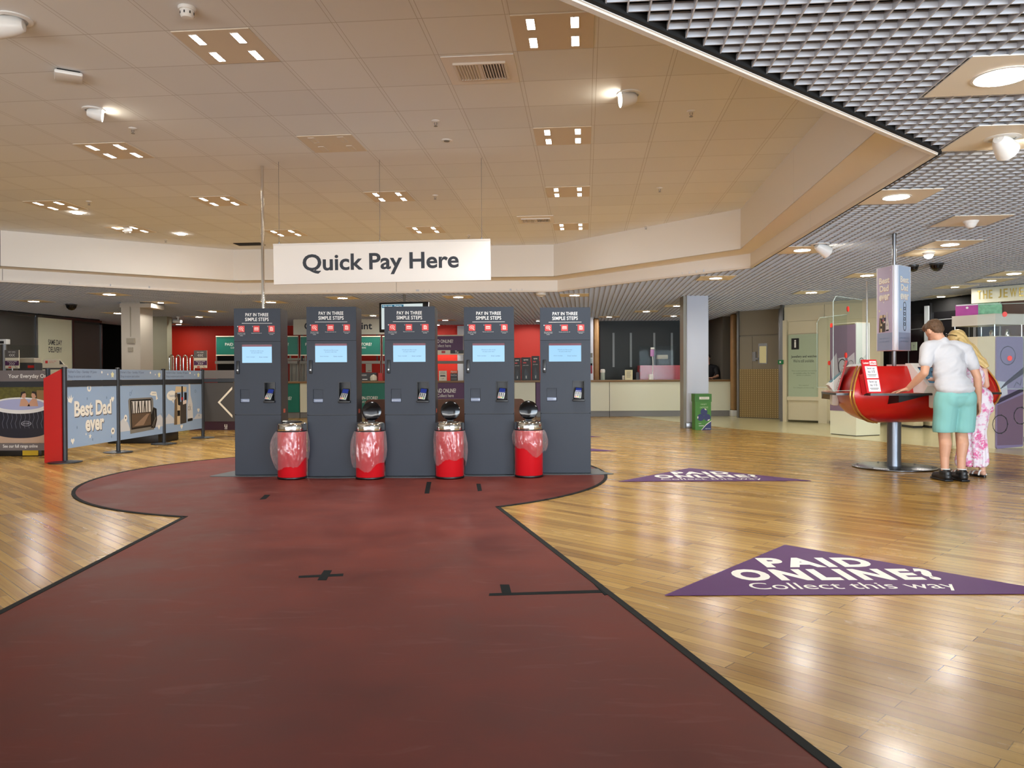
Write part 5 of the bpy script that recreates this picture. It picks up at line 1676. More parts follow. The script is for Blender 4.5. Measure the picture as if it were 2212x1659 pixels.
# wooden bench back behind the kiosks
x0, x1, z0, z1 = rect(789, 862, 1134, 1000, 9.85)
o = thing('wooden_bench', 'brown wooden bench back with rounded corners behind the kiosk row', 'bench', ((x0 + x1) / 2, 9.85, 0))
w = (x1 - x0) / 2
pts = []
rr = .06
for (cx_, cz, a0) in ((w - rr, z1 - rr, 0), (-w + rr, z1 - rr, 90)):
    pts += [(cx_ + rr * math.cos(R(a0 + 15 * k)), cz + rr * math.sin(R(a0 + 15 * k))) for k in range(7)]
pts += [(-w, .0), (w, .0)]
mb = MB(m_brown); mb.prism(pts, -.02, .02, mtx=frame((0, 0, 0), (1, 0, 0), (0, -1, 0))); mb.build('backrest', o, smooth=0)
mb = MB(m_brown); mb.box(-w, w, .02, .45, .40, .44, .01); mb.build('seat', o)
mb = MB(m_brown); mb.box(-w, -w + .04, .02, .43, 0, .40); mb.build('side_panel', o, smooth=0)
mb = MB(m_brown); mb.box(w - .04, w, .02, .43, 0, .40); mb.build('side_panel', o, smooth=0)

# green cartridge recycling box by the white column
g0, g1 = onz(1502, 925), onz(1533, 926)
X0, X1, _, _ = rect(1499, 850, 1533, 926, 15.75)
zt = at(1516, 851, 15.75).z
o = thing('recycling_box', 'tall green cardboard recycling box standing against the white square column', 'recycling box', ((X0 + X1) / 2, 15.78, 0.003))
w = (X1 - X0) / 2
m_gr = M('box_green', (62, 132, 36), .45)
mb = MB(m_gr); mb.box(-w, w, -.14, .14, 0, zt * .79); mb.build('carton', o, smooth=0)
mb = MB(M('box_green_lid', (54, 120, 34), .45)); mb.box(-w - .01, w + .01, -.15, .15, zt * .78, zt); mb.build('lid', o, smooth=0)
mb = MB(m_txtw); F = front(0, -.153, 0)
mb.prect(F, -w * .5, zt * .85, w * .75, zt * .92); mb.use(m_gr); mb.ptext(F, 'recycle4charity', -w * .3, zt * .865, w * .68, zt * .905, .001)
F = front(0, -.143, 0)
mb.use(M('pale_green_text', (190, 214, 170), .5)); mb.ptext(F, 'INKJET', -w * .3, zt * .685, w * .45, zt * .73); mb.ptext(F, 'CARTRIDGES', -w * .42, zt * .605, w * .62, zt * .65)
for k in range(3):
    a = R(90 + 120 * k)
    c = (w * .1 + .075 * math.cos(a), zt * .40 + .075 * math.sin(a))
    mb.use(M('box_navy', (24, 36, 96), .45)); mb.pdisc(F, c[0], c[1], .07, None, .001 + .0003 * k); mb.use(m_txtw); mb.pline(F, [(c[0] + .06 * math.cos(a - .9), c[1] + .06 * math.sin(a - .9)), (c[0] + .065 * math.cos(a - .2), c[1] + .065 * math.sin(a - .2))], .02, .0025)
mb.use(M('box_navy', (24, 36, 96), .45)); mb.ppoly(F, [(-w * .2, 0), (w, 0), (w, zt * .24), (w * .4, zt * .14)], .001)
mb.use(m_txtw); mb.ppoly(F, [(-w * .26, 0), (-w * .2, 0), (w * .4, zt * .14), (w, zt * .24), (w, zt * .26), (w * .36, zt * .16)], .0014); mb.ptext(F, 'eRECYCLE', w * .25, zt * .025, w * .92, zt * .05, .002); mb.ptext(F, 'BPI', -w * .55, zt * .17, -w * .25, zt * .19, .001); mb.prect(F, -w * .55, zt * .11, w * .1, zt * .125, .001)
mb.build('print', o, smooth=0)
# ================================================================== JEWELLERY SIDE
m_jw = M('jewellery_cream', (214, 204, 176), .35)
m_jglass = M('info_glass_green', (176, 190, 164), .12)
JA, JB = Vector((6.25, 18.65)), Vector((7.95, 16.75))
jd = (JB - JA).normalized(); jn = Vector((jd.y, -jd.x)); jn = jn if jn.y < 0 else -jn
JF = frame((JA.x, JA.y, 0), (jd.x, jd.y, 0), (jn.x, jn.y, 0))
def js(px):
    d = ray(px, 800); d = Vector((d.x, d.y))
    den = jd.x * d.y - jd.y * d.x
    return (-JA.x * d.y + JA.y * d.x) / den
def jz(px, py):
    s = js(px); p = JA + jd * s
    return at(px, py, p.y).z
def jbox(mb, px0, px1, z0, z1, o0, o1, bev=0):
    mb.box(js(px0), js(px1), z0, z1, o0, o1, bev, mtx=JF)
mb = MB(m_jw)
mb.box(js(1693), js(1900), 0.06, ZL, -.2, -.04, mtx=JF)
mb.box(js(1694), js(1781) - .005, jz(1750, 692), ZL - .06, -.04, .0, mtx=JF); mb.box(js(1781) + .005, js(1900), jz(1830, 690), ZL - .06, -.04, .0, mtx=JF)
mb.box(js(1702), js(1771), jz(1740, 720), jz(1740, 693), -.04, -.01, mtx=JF)
struct(mb, 'wall_jeweller', smooth=0)
mb = MB(m_jw)
mb.box(js(1693), js(1701), .0, jz(1700, 692), -.04, .05, mtx=JF); mb.box(js(1771), js(1790), .0, jz(1780, 686), -.04, .08, mtx=JF)
mb.box(js(1702), js(1770), .05, jz(1740, 862), -.04, .0, mtx=JF); mb.box(js(1702), js(1770), jz(1740, 865), jz(1740, 857), -.04, .05, mtx=JF)
struct(mb, 'trim_5', smooth=0)
mb = MB(m_steel); mb.box(js(1687.5), js(1693), 0, ZL, -.15, .05, mtx=JF); struct(mb, 'trim_6', smooth=0)
# information panel
pz0, pz1 = jz(1736, 857), jz(1736, 722)
s0, s1 = js(1703), js(1770)
o = thing('info_panel', 'green tinted glass notice with black i symbol about jewellery and watches', 'notice', (*(JA + jd * ((s0 + s1) / 2) + jn * .0), pz0), math.atan2(jd.y, jd.x))
w, h = (s1 - s0) / 2, pz1 - pz0
mb = MB(m_jglass); mb.box(-w, w, -.012, .03, 0, h); F = front(0, -.0135, 0)
mb.use(m_black)
mb.prect(F, -w * .78, h * .76, -w * .28, h * .94); mb.use(m_txtw); mb.ptext(F, 'i', -w * .59, h * .79, -w * .47, h * .915, .001, bold=.03)
mb.use(m_txtd); mb.ptext(F, 'Jewellery and watches', -w * .80, h * .615, w * .86, h * .665, .0, bold=.015); mb.ptext(F, "We're still available.", -w * .66, h * .55, w * .70, h * .60)
mb.use(M('info_small_text', (112, 124, 106), .5))
mb.ptext(F, 'Most in-store jewellery and watches', -w * .75, h * .40, w * .85, h * .425); mb.ptext(F, 'are available online. For home', -w * .65, h * .365, w * .72, h * .39); mb.ptext(F, 'delivery or collection.', -w * .45, h * .33, w * .5, h * .355)
mb.ptext(F, 'Got a question?', -w * .3, h * .17, w * .35, h * .195); mb.ptext(F, 'Our colleagues are here to help.', -w * .66, h * .13, w * .7, h * .155)
mb.build('glass_sheet', o, smooth=0)
p = JA + jd * js(1687.5)
mb = MB(M('exit_green', (16, 120, 70), .4)); mb.box(-.06, .06, -.05, 0, 0, .10, .006); mb.use(m_txtw); mb.prect(front(0, -.052, 0), -.02, .03, .02, .07)
pp = JA + jd * js(1690.3) + jn * .055
tag(mb.build('exit_button', loc=(pp.x, pp.y, at(1688, 787, 18.6).z), rz=math.atan2(jd.y, jd.x)), 'green exit button box on the grey frame post beside the double doors', 'exit button')

# dark shop window of the jeweller
SA, SB = at(1895, 660, 18.6), at(2112, 640, 16.0)
sa, sb = Vector((SA.x, SA.y)), Vector((SB.x, SB.y)); sd = (sb - sa).normalized(); sn = Vector((sd.y, -sd.x))
SF = frame((sa.x, sa.y, 0), (sd.x, sd.y, 0), (sn.x, sn.y, 0)); SL = (sb - sa).length
def ss(px):
    d = ray(px, 800); d = Vector((d.x, d.y)); den = sd.x * d.y - sd.y * d.x
    return (-sa.x * d.y + sa.y * d.x) / den
def sz(px, py):
    p = sa + sd * ss(px); return at(px, py, p.y).z
mb = MB(m_void); mb.box(-1.2, SL + 1.5, 2.45, ZL, -.3, -.02, mtx=SF); mb.box(-1.2, SL + .6, 0, 2.45, -.3, -.25, mtx=SF); struct(mb, 'wall_shop', smooth=0)
mb = MB(m_darkglass); mb.box(-.9, SL + .6, .35, 2.46, -.02, .0, mtx=SF)
wn = struct(mb, 'window_2', smooth=0)
mb = MB(M('window_frame_grey', (120, 122, 124), .35))
for a, b, c, d in ((2025, 2095, 687, 800), (1962, 1998, 710, 800)):
    A, B, C, D = ss(a), ss(b), sz((a + b) / 2, d), sz((a + b) / 2, c)
    for (e, f, g, h2) in ((A, B, D - .02, D), (A, A + .02, C, D), (B - .02, B, C, D)):
        mb.box(e, f, g, h2, 0, .012, mtx=SF)
mb.build('window_frame', wn, smooth=0)
mb = MB(M('label_green_white', (196, 206, 184), .5)); mb.box(ss(1969), ss(1981), sz(1975, 757), sz(1975, 739), 0, .012, mtx=SF); mb.use(m_txtd); mb.ptext(SF, 'T', ss(1973.5), sz(1975, 752), ss(1976.5), sz(1975, 746), .0135); mb.build('window_notice', wn, smooth=0)
mb = MB(M('door_pole_white', (220, 228, 236), .3)); mb.box(ss(2001), ss(2010.5), .1, sz(2005, 661), 0, .06, mtx=SF); mb.use(m_steel); mb.box(ss(2012), ss(2013.5), .1, sz(2005, 655), 0, .05, mtx=SF); struct(mb, 'trim_7', smooth=0)
mb = MB(M('window_wood', (84, 46, 34), .4)); mb.box(-.9, SL + .6, .0, .35, -.2, -.02, mtx=SF); struct(mb, 'trim_8', smooth=0)
# low cream display cases along the window
for a, b, lab in ((1968, 2000, 'low cream cabinet under the dark shop window behind the round stand'), (2003, 2046, 'low cream cabinet under the dark shop window behind the man')):
    A, B = at(a, 900, 16.0), at(b, 900, 15.8)
    o = thing('low_cabinet', lab, 'cabinet', ((A.x + B.x) / 2, 15.9, 0), 0, 'low cream cabinets')
    w = (B.x - A.x) / 2
    mb = MB(m_jw); mb.box(-w, w, 0, .5, .05, .62, .006); mb.build('case', o); mb = MB(m_jw); mb.box(-w * .92, w * .92, -.015, .0, .09, .56, .004); mb.build('door', o); mb = MB(m_dgrey); mb.box(-w, w, .03, .48, 0.0, .05); mb.build('plinth', o, smooth=0)
# gold lettered fascia
FA, FB = at(2098, 622, 14.9), at(2330, 605, 13.6)
fa, fb = Vector((FA.x, FA.y)), Vector((FB.x, FB.y)); fd = (fb - fa).normalized(); fn = Vector((fd.y, -fd.x))
o = thing('shop_fascia', 'pale shop fascia with gold letters over the dark wood front', 'shop sign', (fa.x, fa.y, 0), math.atan2(fd.y, fd.x))
FL = (fb - fa).length
z0 = at(2098, 656, 14.9).z
mb = MB(M('fascia_pale', (206, 206, 188), .35)); mb.box(0, FL, 0, .3, z0, ZL - .02, .004); mb.build('fascia_board', o)
def fs_(px):
    d = ray(px, 640); d = Vector((d.x, d.y)); den = fd.x * d.y - fd.y * d.x
    return (-fa.x * d.y + fa.y * d.x) / den
G = front(0, -.004, 0)
zb_, zt_ = at(2160, 643, 14.5).z, at(2160, 622, 14.5).z
def gold_letters(word, px0, px1):
    a, b = fs_(px0), fs_(px1)
    wid = {'J': .6, 'E': .8, 'W': 1.35, 'L': .75, 'T': .9, 'H': .95, 'R': .9, 'Y': .95}
    tot = sum(wid[c] + .45 for c in word) - .45
    x = a
    for ch in word:
        w = (b - a) * wid[ch] / tot
        vs, fs = text_geo(ch, .006)
        lb = MB(m_gold)
        for l in (.012, .0): lb.add([G @ Vector((x + u * w, zb_ + .0 + v * (zt_ - zb_) * .9, l)) for u, v in vs], fs)
        lb.build('letter', o, smooth=0)
        x += w + (b - a) * .45 / tot
gold_letters('THE', 2112, 2144)
gold_letters('JEWELLERY', 2157, 2285)
mb = MB(M('fascia_wood', (62, 36, 26), .45, vary=.3, vscale=5)); mb.box(.45, FL + 1, .05, .2, 0, z0); mb.build('wood_front', o, smooth=0)
mb = MB(m_steel); mb.box(fs_(2158), fs_(2161), .02, .06, 1.2, z0); mb.box(.0, .05, .1, .2, 0, z0); mb.build('upright', o, smooth=0)

# ------------------------------------------------------------------ display pedestals
def face_frame(a, b, z0=0.0):
    """frame on a vertical face from a to b (reading direction), facing the right-hand side"""
    d = Vector((b[0] - a[0], b[1] - a[1], 0)); L = d.length; d.normalize()
    return frame((a[0], a[1], z0), d, (d.y, -d.x, 0)), L
m_lilac = M('lilac_print', (134, 112, 134), .35)
m_lilac2 = M('lilac_pale', (196, 188, 200), .35)
A, B, C = Vector((5.90, 14.42)), Vector((6.13, 13.85)), Vector((6.66, 14.07))
D = A + (C - B)
o = thing('display_pedestal', 'cream plinth with tall lilac jewellery picture panel beside the round stand', 'display stand', (B.x, B.y, .003), 0)
q = lambda P: (P.x - B.x, P.y - B.y)
mb = MB(m_cream); mb.prism([q(A), q(B), q(C), q(D)], .012, .437); mb.build('plinth', o, smooth=0)
mb = MB(m_black); mb.prism([(q(P)[0] * .97 + .006, q(P)[1] * .97 + .008) for P in (A, B, C, D)], 0, .012); mb.build('foot', o, smooth=0)
C2 = B + (C - B) * .56; D2 = A + (C2 - B)
zt = 2.0
mb = MB(m_lilac)
F, L = face_frame(q(A), q(B), 0)
mb.box(0, L - .01, .44, zt, -.03, .004, mtx=F)
mb.use(m_lilac2); mb.ppoly(F, [(.02, 1.35), (.16, 1.50), (.22, 1.05), (.06, .9)], .006); mb.ppoly(F, [(.2, 1.40), (.36, 1.42), (.40, 1.2), (.24, 1.12)], .006); mb.ppoly(F, [(.42, 1.4), (.58, 1.5), (.60, 1.25), (.47, 1.2)], .006)
mb.use(m_dgrey); mb.pring(F, .30, 1.25, .085, .10, .008, sy=1.4); mb.ppoly(F, [(.02, .72), (.10, .98), (.18, .92), (.20, .66), (.10, .60)], .008)
mb.use(M('watch_face_blue', (52, 60, 96), .3)); mb.ppoly(F, [(.06, .76), (.15, .86), (.17, .72), (.09, .67)], .010)
mb.use(m_steel); mb.pring(F, .50, 1.30, .05, .06, .008)
mb.build('picture_panel', o, smooth=0)
mb = MB(M('pedestal_white', (214, 218, 214), .35)); F2, L2 = face_frame(q(B), q(C2), 0); mb.box(0, L2, .44, zt + .02, -.03, .004, mtx=F2); mb.use(M('lilac_white_print', (196, 204, 200), .3)); mb.ppoly(F2, [(.02, 1.3), (.28, 1.5), (.28, 1.0), (.05, .9)], .006); mb.use(m_mgrey); mb.pring(F2, .12, 1.35, .04, .055, .008); mb.pline(F2, [(.06, 1.0), (.10, .86), (.14, 1.0)], .012, .008); mb.build('white_panel', o, smooth=0)
mb = MB(m_offw); mb.prism([q(A), q(B), q(C2), q(D2)], zt + .02, zt + .035); mb.build('cap', o, smooth=0)

A, B, C = Vector((6.79, 11.98)), Vector((7.11, 11.45)), Vector((7.62, 11.58))
D = A + (C - B)
o = thing('display_pedestal', 'tall cream showcase with lilac bracelet pictures behind the woman', 'display stand', (B.x, B.y, .003), 0)
mb = MB(m_jw); mb.prism([q(A), q(B), q(C), q(D)], 0.0, 1.66); mb.build('cabinet', o, smooth=0)
F, L = face_frame(q(B), q(C), 0)
mb = MB(M('bracelet_print', (140, 128, 166), .4)); 
pts = []
for (cx_, cz, a0) in ((L - .07, 1.62, 0), (.03, 1.62, 90), (.03, .03, 180), (L - .07, .05, 270)):
    pts += [(cx_ + .03 * math.cos(R(a0 + 18 * k)), cz + .03 * math.sin(R(a0 + 18 * k))) for k in range(6)]
mb.prism(pts, .006, .03, mtx=F)
mb.use(M('print_dark_band', (62, 56, 76), .3)); mb.ppoly(F, [(.04, .86), (L - .04, 1.10), (L - .04, 1.20), (.16, .98)], .032); mb.ppoly(F, [(.01, .66), (L - .04, .84), (L - .04, .90), (.01, .72)], .032)
mb.use(M('print_light_band', (206, 210, 224), .2)); mb.ppoly(F, [(.01, .74), (.2, .80), (.18, .98), (.01, 1.0)], .0315)
mb.use(M('print_lower', (122, 100, 124), .25)); mb.ppoly(F, [(.01, .05), (L - .05, .05), (L - .04, .80), (.01, .64)], .0315)
mb.use(m_dgrey)
mb.pring(F, .20, 1.37, .13, .14, .033); mb.pring(F, .06, .36, .13, .142, .034, n=14); mb.pring(F, L - .09, .48, .12, .13, .034, n=14)
for k in range(9):
    a = R(40 * k)
    for c0, r0 in (((.06, .36), .136), ((L - .09, .48), .125)):
        x, z = c0[0] + r0 * math.cos(a), c0[1] + r0 * math.sin(a)
        if .01 < x < L - .05: mb.pdisc(F, x, z, .012, None, .035, 8)
mb.pline(F, [(L - .22, .90), (L - .17, .98), (L - .10, .93), (L - .08, 1.02)], .008, .034)
F3, L3 = face_frame(q(A), q(B), 0); mb.use(m_txtd); mb.ptext(F3, 'in-store', .30, .62, .50, .66, .002); mb.build('picture_panel', o, smooth=0)
mb = MB(m_glass)
ins = lambda P, k: (q(P)[0] * k + q((A + C) / 2)[0] * (1 - k), q(P)[1] * k + q((A + C) / 2)[1] * (1 - k))
for P, Q2 in ((A, B), (B, C), (C, D)):
    a, b = ins(P, .97), ins(Q2, .97)
    mb.quad((*a, 1.67), (*b, 1.67), (*b, 1.83), (*a, 1.83))
mb.build('showcase_glass', o, smooth=0)
mb = MB(m_chrome)
for P in (A, B, C, D):
    a = ins(P, .94); mb.tube([(*a, 1.66), (*a, 1.84)], .008, 8)
mb.lathe([(.02, 1.66), (.03, 1.72), (.008, 1.76)], c=(*ins(B, .5), 0), n=12); mb.lathe([(.03, 1.66), (.035, 1.69), (.01, 1.77)], c=(*ins(C, .55), 0), n=12)
mb.build('showcase_fittings', o)
mb = MB(M('showcase_top', (208, 202, 190), .3)); mb.prism([ins(P, 1.03) for P in (A, B, C, D)], 1.83, 1.99); mb.build('top_band', o, smooth=0)
# topper standing on the showcase
ta, tb = ins(A, .98), ins(B, 1.0)
dT = Vector((tb[0] - ta[0], tb[1] - ta[1])).normalized()
o2 = thing('gift_topper', 'glossy pink and green picture board standing on the tall showcase', 'picture board', (B.x + ta[0] + .10, B.y + ta[1] + .12, 1.9935), math.atan2(dT.y, dT.x) + R(18))
w = .62
mb = MB(M('topper_pink', (186, 76, 160), .15, vary=.25, vscale=9)); mb.box(0, w * .5, -.015, .015, 0, .185, .006); mb.use(M('topper_white', (240, 236, 240), .15)); mb.prect(front(0, -.0165, 0), .01, .165, w * .5, .183); mb.build('pink_half', o2, smooth=0)
pts = [(w * .5, 0), (w, 0)] + [(w - .06 + .06 * math.cos(R(15 * k)), .125 + .06 * math.sin(R(15 * k))) for k in range(7)] + [(w * .5, .185)]
mb = MB(M('topper_green', (140, 196, 160), .15, vary=.5, vscale=22)); mb.prism(pts, -.015, .015, mtx=frame((0, 0, 0), (1, 0, 0), (0, -1, 0))); mb.use(m_white); mb.pdisc(front(0, -.0165, 0), w * .26, .13, .018); mb.build('green_half', o2, smooth=0)
# white counter end at the frame edge
X0, X1, Z0, Z1 = rect(2206, 815, 2290, 945, 12.6)
o = thing('cream_counter', 'pale counter edge just past the tall showcase', 'counter', ((X0 + X1) / 2, 12.9, .003))
w = (X1 - X0) / 2
mb = MB(m_jw); mb.box(-w, w, -.3, .3, .08, Z1); mb.build('body', o, smooth=0); mb = MB(m_black); mb.box(-w + .02, w, -.28, .28, 0, .08); mb.build('plinth', o, smooth=0)

# ================================================================== ROUND STAND WITH ORDER TERMINALS
PC = Vector((4.52, 9.2))
o = thing('order_stand', 'red boat-shaped terminal stand on a grey column and round steel base', 'terminal stand', (PC.x, PC.y, 0))
STAND = o
PV = [Vector((3.70, 8.46)) - PC, Vector((5.55, 8.86)) - PC, Vector((4.29, 10.25)) - PC]
mb = MB(M('base_steel', (120, 122, 126), .22, 1.0)); mb.lathe([(.455, .003), (.462, .008), (.462, .014), (.445, .020), (.09, .022)], n=64)
mb.use(m_dgrey)
for k in range(6):
    a = R(30 + 60 * k); mb.lathe([(.012, .0215), (.012, .026)], c=(.40 * math.cos(a), .40 * math.sin(a), 0), n=10)
mb.build('base_plate', o)
mb = MB(M('column_grey_metal', (112, 118, 128), .28, .7)); mb.lathe([(.078, .02), (.076, .06), (.076, .60)], n=40); mb.build('column', o)
def outline(s, bulge=.10, k=9):
    pts = []
    for i in range(3):
        a, b = PV[i] * s, PV[(i + 1) % 3] * s
        d = b - a
        n = Vector((d.y, -d.x)).normalized()
        for j in range(k):
            t = j / k
            pts.append(a + d * t + n * bulge * s * 4 * t * (1 - t))
    return pts
prof = [(.555, .46), (.575, .60), (.61, .72), (.66, .83), (.72, .91), (.79, .97), (.87, 1.0), (.95, .985), (1.02, .96), (1.09, .92), (1.15, .88), (1.195, .84)]
m_pod = M('stand_red', (182, 26, 22), .28, coat=.2)
mb = MB(m_pod)
rings = [outline(s) for z, s in prof]
vs, fs = [], []
n = len(rings[0])
for (z, s), rg in zip(prof, rings): vs += [(p.x, p.y, z) for p in rg]
for i in range(len(rings) - 1):
    for j in range(n): fs.append([i * n + j, i * n + (j + 1) % n, (i + 1) * n + (j + 1) % n, (i + 1) * n + j])
fs.append(list(range(n))[::-1]); fs.append([(len(rings) - 1) * n + j for j in range(n)])
mb.add(vs, fs); mb.build('hull', o, smooth=40)
m_brass = M('brass_edge', (196, 140, 70), .3, .6)
for i in range(3):
    mb = MB(m_brass)
    v = PV[i]; u = v.normalized(); perp = Vector((-u.y, u.x))
    for off in (-.018, .018):
        mb.tube([(v.x * s + u.x * .01 + perp.x * off, v.y * s + u.y * .01 + perp.y * off, z) for z, s in prof], .010, 8)
    mb.build('edge_hoop', o)
zt = .875
m_tray = M('tray_black', (40, 38, 40), .3)
for i in range(3):
    a, b = PV[i], PV[(i + 1) % 3]
    d = b - a; n_ = Vector((d.y, -d.x)).normalized()
    inn = [a * .93 + (b - a) * .93 * t for t in (.04, .96)]
    outp = [a + d * t + n_ * (.13 + .12 * math.sin(math.pi * t)) for t in [.06 + .88 * k / 12 for k in range(13)]]
    mb = MB(m_tray); mb.prism([p[:] for p in [inn[0]] + outp + [inn[1]]], zt, zt + .022)
    mb.use(M('tray_wood', (150, 84, 52), .35)); mb.prism([p[:] for p in [inn[0] * .999] + [p * .985 for p in outp] + [inn[1] * .999]], zt + .022, zt + .026)
    mb.build('tray', o, smooth=0)
    # bracket under the tray
    c = a + d * .30 + n_ * .02
    mb = MB(m_black); mt = frame((c.x, c.y, 0), (d.normalized().x, d.normalized().y, 0), (n_.x, n_.y, 0))
    mb.add([mt @ Vector(p) for p in ((-.16, zt, .0), (.20, zt, .0), (-.16, zt - .10, .0), (-.16, zt, .20), (.20, zt, .20), (-.16, zt - .075, .20))], [[0, 1, 2], [3, 5, 4], [0, 3, 4, 1], [0, 2, 5, 3], [2, 1, 4, 5]])
    mb.build('tray_bracket', o, smooth=0)
def console(i, t, lit):
    a, b = PV[i], PV[(i + 1) % 3]
    d = (b - a).normalized(); n_ = Vector((d.y, -d.x))
    c = a + (b - a) * t + n_ * (.20 if lit else .09)
    F = frame((c.x, c.y, 0), (d.x, d.y, 0), (n_.x, n_.y, 0))       # x along, y up, z out
    w = .20
    mb = MB(m_white)
    def sect(pts, w0, w1):
        vs = [F @ Vector((w0, y, z)) for z, y in pts] + [F @ Vector((w1, y, z)) for z, y in pts]
        k = len(pts)
        mb.add(vs, [list(range(k)), [k + j for j in range(k)][::-1]] + [[j, k + j, k + (j + 1) % k, (j + 1) % k] for j in range(k)])
    sect([(.10, .98), (-.16, 1.225), (-.24, 1.225), (-.26, .90), (.04, .90)], -w - .05, w + .05)
    cs = mb.build('console', o, smooth=0)
    mb = MB(m_white); mb.box(-w * .72, w * .9, .735, .985, -.02, .16 if lit else .06, .02, mtx=F); mb.build('paper_box', cs)
    sdir = Vector((0, .245, -.26)).normalized()
    SFm = F @ frame((0, 1.10, -.03), (1, 0, 0), (0, .26, .245))
    mb = MB(M('console_screen', (80, 140, 170), .15, emit=.22 if lit else .05)); mb.box(-w, w, -.135, .115, .002, .006, mtx=SFm)
    mb.use(M('console_bar', (110, 36, 50), .2, emit=.2)); mb.prect(SFm, -w, .10, w, .115, .007); mb.use(M('console_tile', (40, 70, 96), .2, emit=.1))
    for k in range(5): mb.prect(SFm, -.08 + .06 * k, .02, -.045 + .06 * k, .045, .007)
    mb.use(M('console_page', (188, 214, 224), .2, emit=.3)); mb.ptext(SFm, 'Browse and order', -.17, -.05, .0, -.035, .007)
    mb.build('screen', cs, smooth=0)
console(0, .50, True)
console(2, .50, False)
console(1, .50, False)
# clear dividing screens on the stand, with red dot markers
m_dot = M('red_dot', (224, 60, 48), .5)
for i, (r0, r1, ztop) in enumerate(((.78, 1.40, 1.93), (.80, 1.30, 1.90), (.82, 1.42, 1.88))):
    u = PV[i].normalized()
    L0, L1 = PV[i].length * r0, PV[i].length * r1
    F = frame((0, 0, 0), (u.x, u.y, 0), (u.y, -u.x, 0))
    mb = MB(m_glass)
    pts = [(L0, .93), (L1, .93), (L1, ztop - .06), (L1 - .06, ztop), (L0, ztop)]
    mb.prism(pts, -.003, .003, mtx=F)
    mb.build('clear_divider', o, smooth=0)
    mb = MB(M('acrylic_edge', (196, 214, 210), .3, alpha=.6))
    for (x, y), (x2, y2) in zip(pts, pts[1:]):
        mb.tube([F @ Vector((x, y, 0)), F @ Vector((x2, y2, 0))], .0035, 6)
    mb.use(m_dot)
    for (x, y) in (((L0 + L1) / 2, ztop - .12), ((L0 + L1) / 2 + .05, ztop - .62)):
        mb.pdisc(F, x, y, .024, .03, .005); mb.pdisc(F, x, y, .024, .03, -.005)
    mb.build('divider_edge', o)
# leaflet holders leaning on the stand
def leaflet(i, t, label):
    a, b = PV[i], PV[(i + 1) % 3]
    d = (b - a).normalized(); n_ = Vector((d.y, -d.x))
    c = PC + a + (b - a) * t + n_ * .115
    o = thing('leaflet_holder', label, 'leaflet holder', (c.x, c.y, .902), math.atan2(d.y, d.x), 'red Latest offers leaflet holders')
    mt = Matrix.Rotation(R(-15), 4, 'X')
    mb = MB(M('holder_red', (206, 34, 42), .4)); mb.box(-.092, .092, -.004, .012, 0, .375, mtx=mt); mb.box(-.092, -.086, .0, .08, 0, .22, mtx=mt); mb.build('holder', o, smooth=0)
    F = mt @ front(0, -.0055, 0)
    mb = MB(M('leaflet_white', (238, 236, 240), .4))
    for z in (.015, .165):
        mb.use(M('leaflet_white', (238, 236, 240), .4)); mb.prect(F, -.066, z, .080, z + .135)
        mb.use(m_txtd); mb.ptext(F, 'Save up', -.045, z + .095, .05, z + .122, .001, bold=.015); mb.ptext(F, 'to 1/3', -.04, z + .06, .045, z + .088, .001, bold=.015)
        mb.use(m_mgrey); mb.prect(F, -.05, z + .035, .06, z + .042, .001); mb.prect(F, -.04, z + .022, .05, z + .028, .001)
    mb.build('leaflet', o, smooth=0)
    mb = MB(m_txtw); mb.ptext(F, 'Latest', -.08, .325, -.01, .35, .001, bold=.02); mb.prect(F, .0, .315, .082, .358, .0005); mb.use(M('holder_red', (206, 34, 42), .4)); mb.ptext(F, 'offers', .006, .324, .076, .35, .0015, bold=.02)
    mb.build('lettering', o, smooth=0)
leaflet(0, .10, 'red Latest offers leaflet holder on the tray before the red hull')
leaflet(2, .72, 'red Latest offers leaflet holder behind the clear screen by the white console end')

# three-sided hanging sign on its pole
o = thing('three_sided_sign', 'lilac three-sided sign column reading Best Dad ever over the red stand', 'sign', (PC.x, PC.y, 0))
zb_, zt_ = at(1925, 757, 9.05).z, at(1925, 573, 9.05).z
mb = MB(m_steel); mb.tube([(0, 0, zt_ - .02), (0, 0, ZL + .03)], .024, 20); mb.tube([(0, 0, 1.197), (0, 0, zb_ + .02)], .024, 20); mb.build('pole', o)
N_ = [Vector((math.cos(R(a)), math.sin(R(a)))) * .205 for a in (-112, 8, 128)]
mb = MB(M('sign_corner_white', (226, 230, 240), .3))
pts = []
for i in range(3):
    v = N_[i]; a0 = math.degrees(math.atan2(v.y, v.x))
    pts += [(v.x * .86 + .03 * math.cos(R(a0 - 60 + 24 * k)), v.y * .86 + .03 * math.sin(R(a0 - 60 + 24 * k))) for k in range(6)]
mb.prism(pts, zb_, zt_); mb.build('corner_body', o, smooth=50)
m_sp = M('sign_lilac', (188, 178, 206), .3)
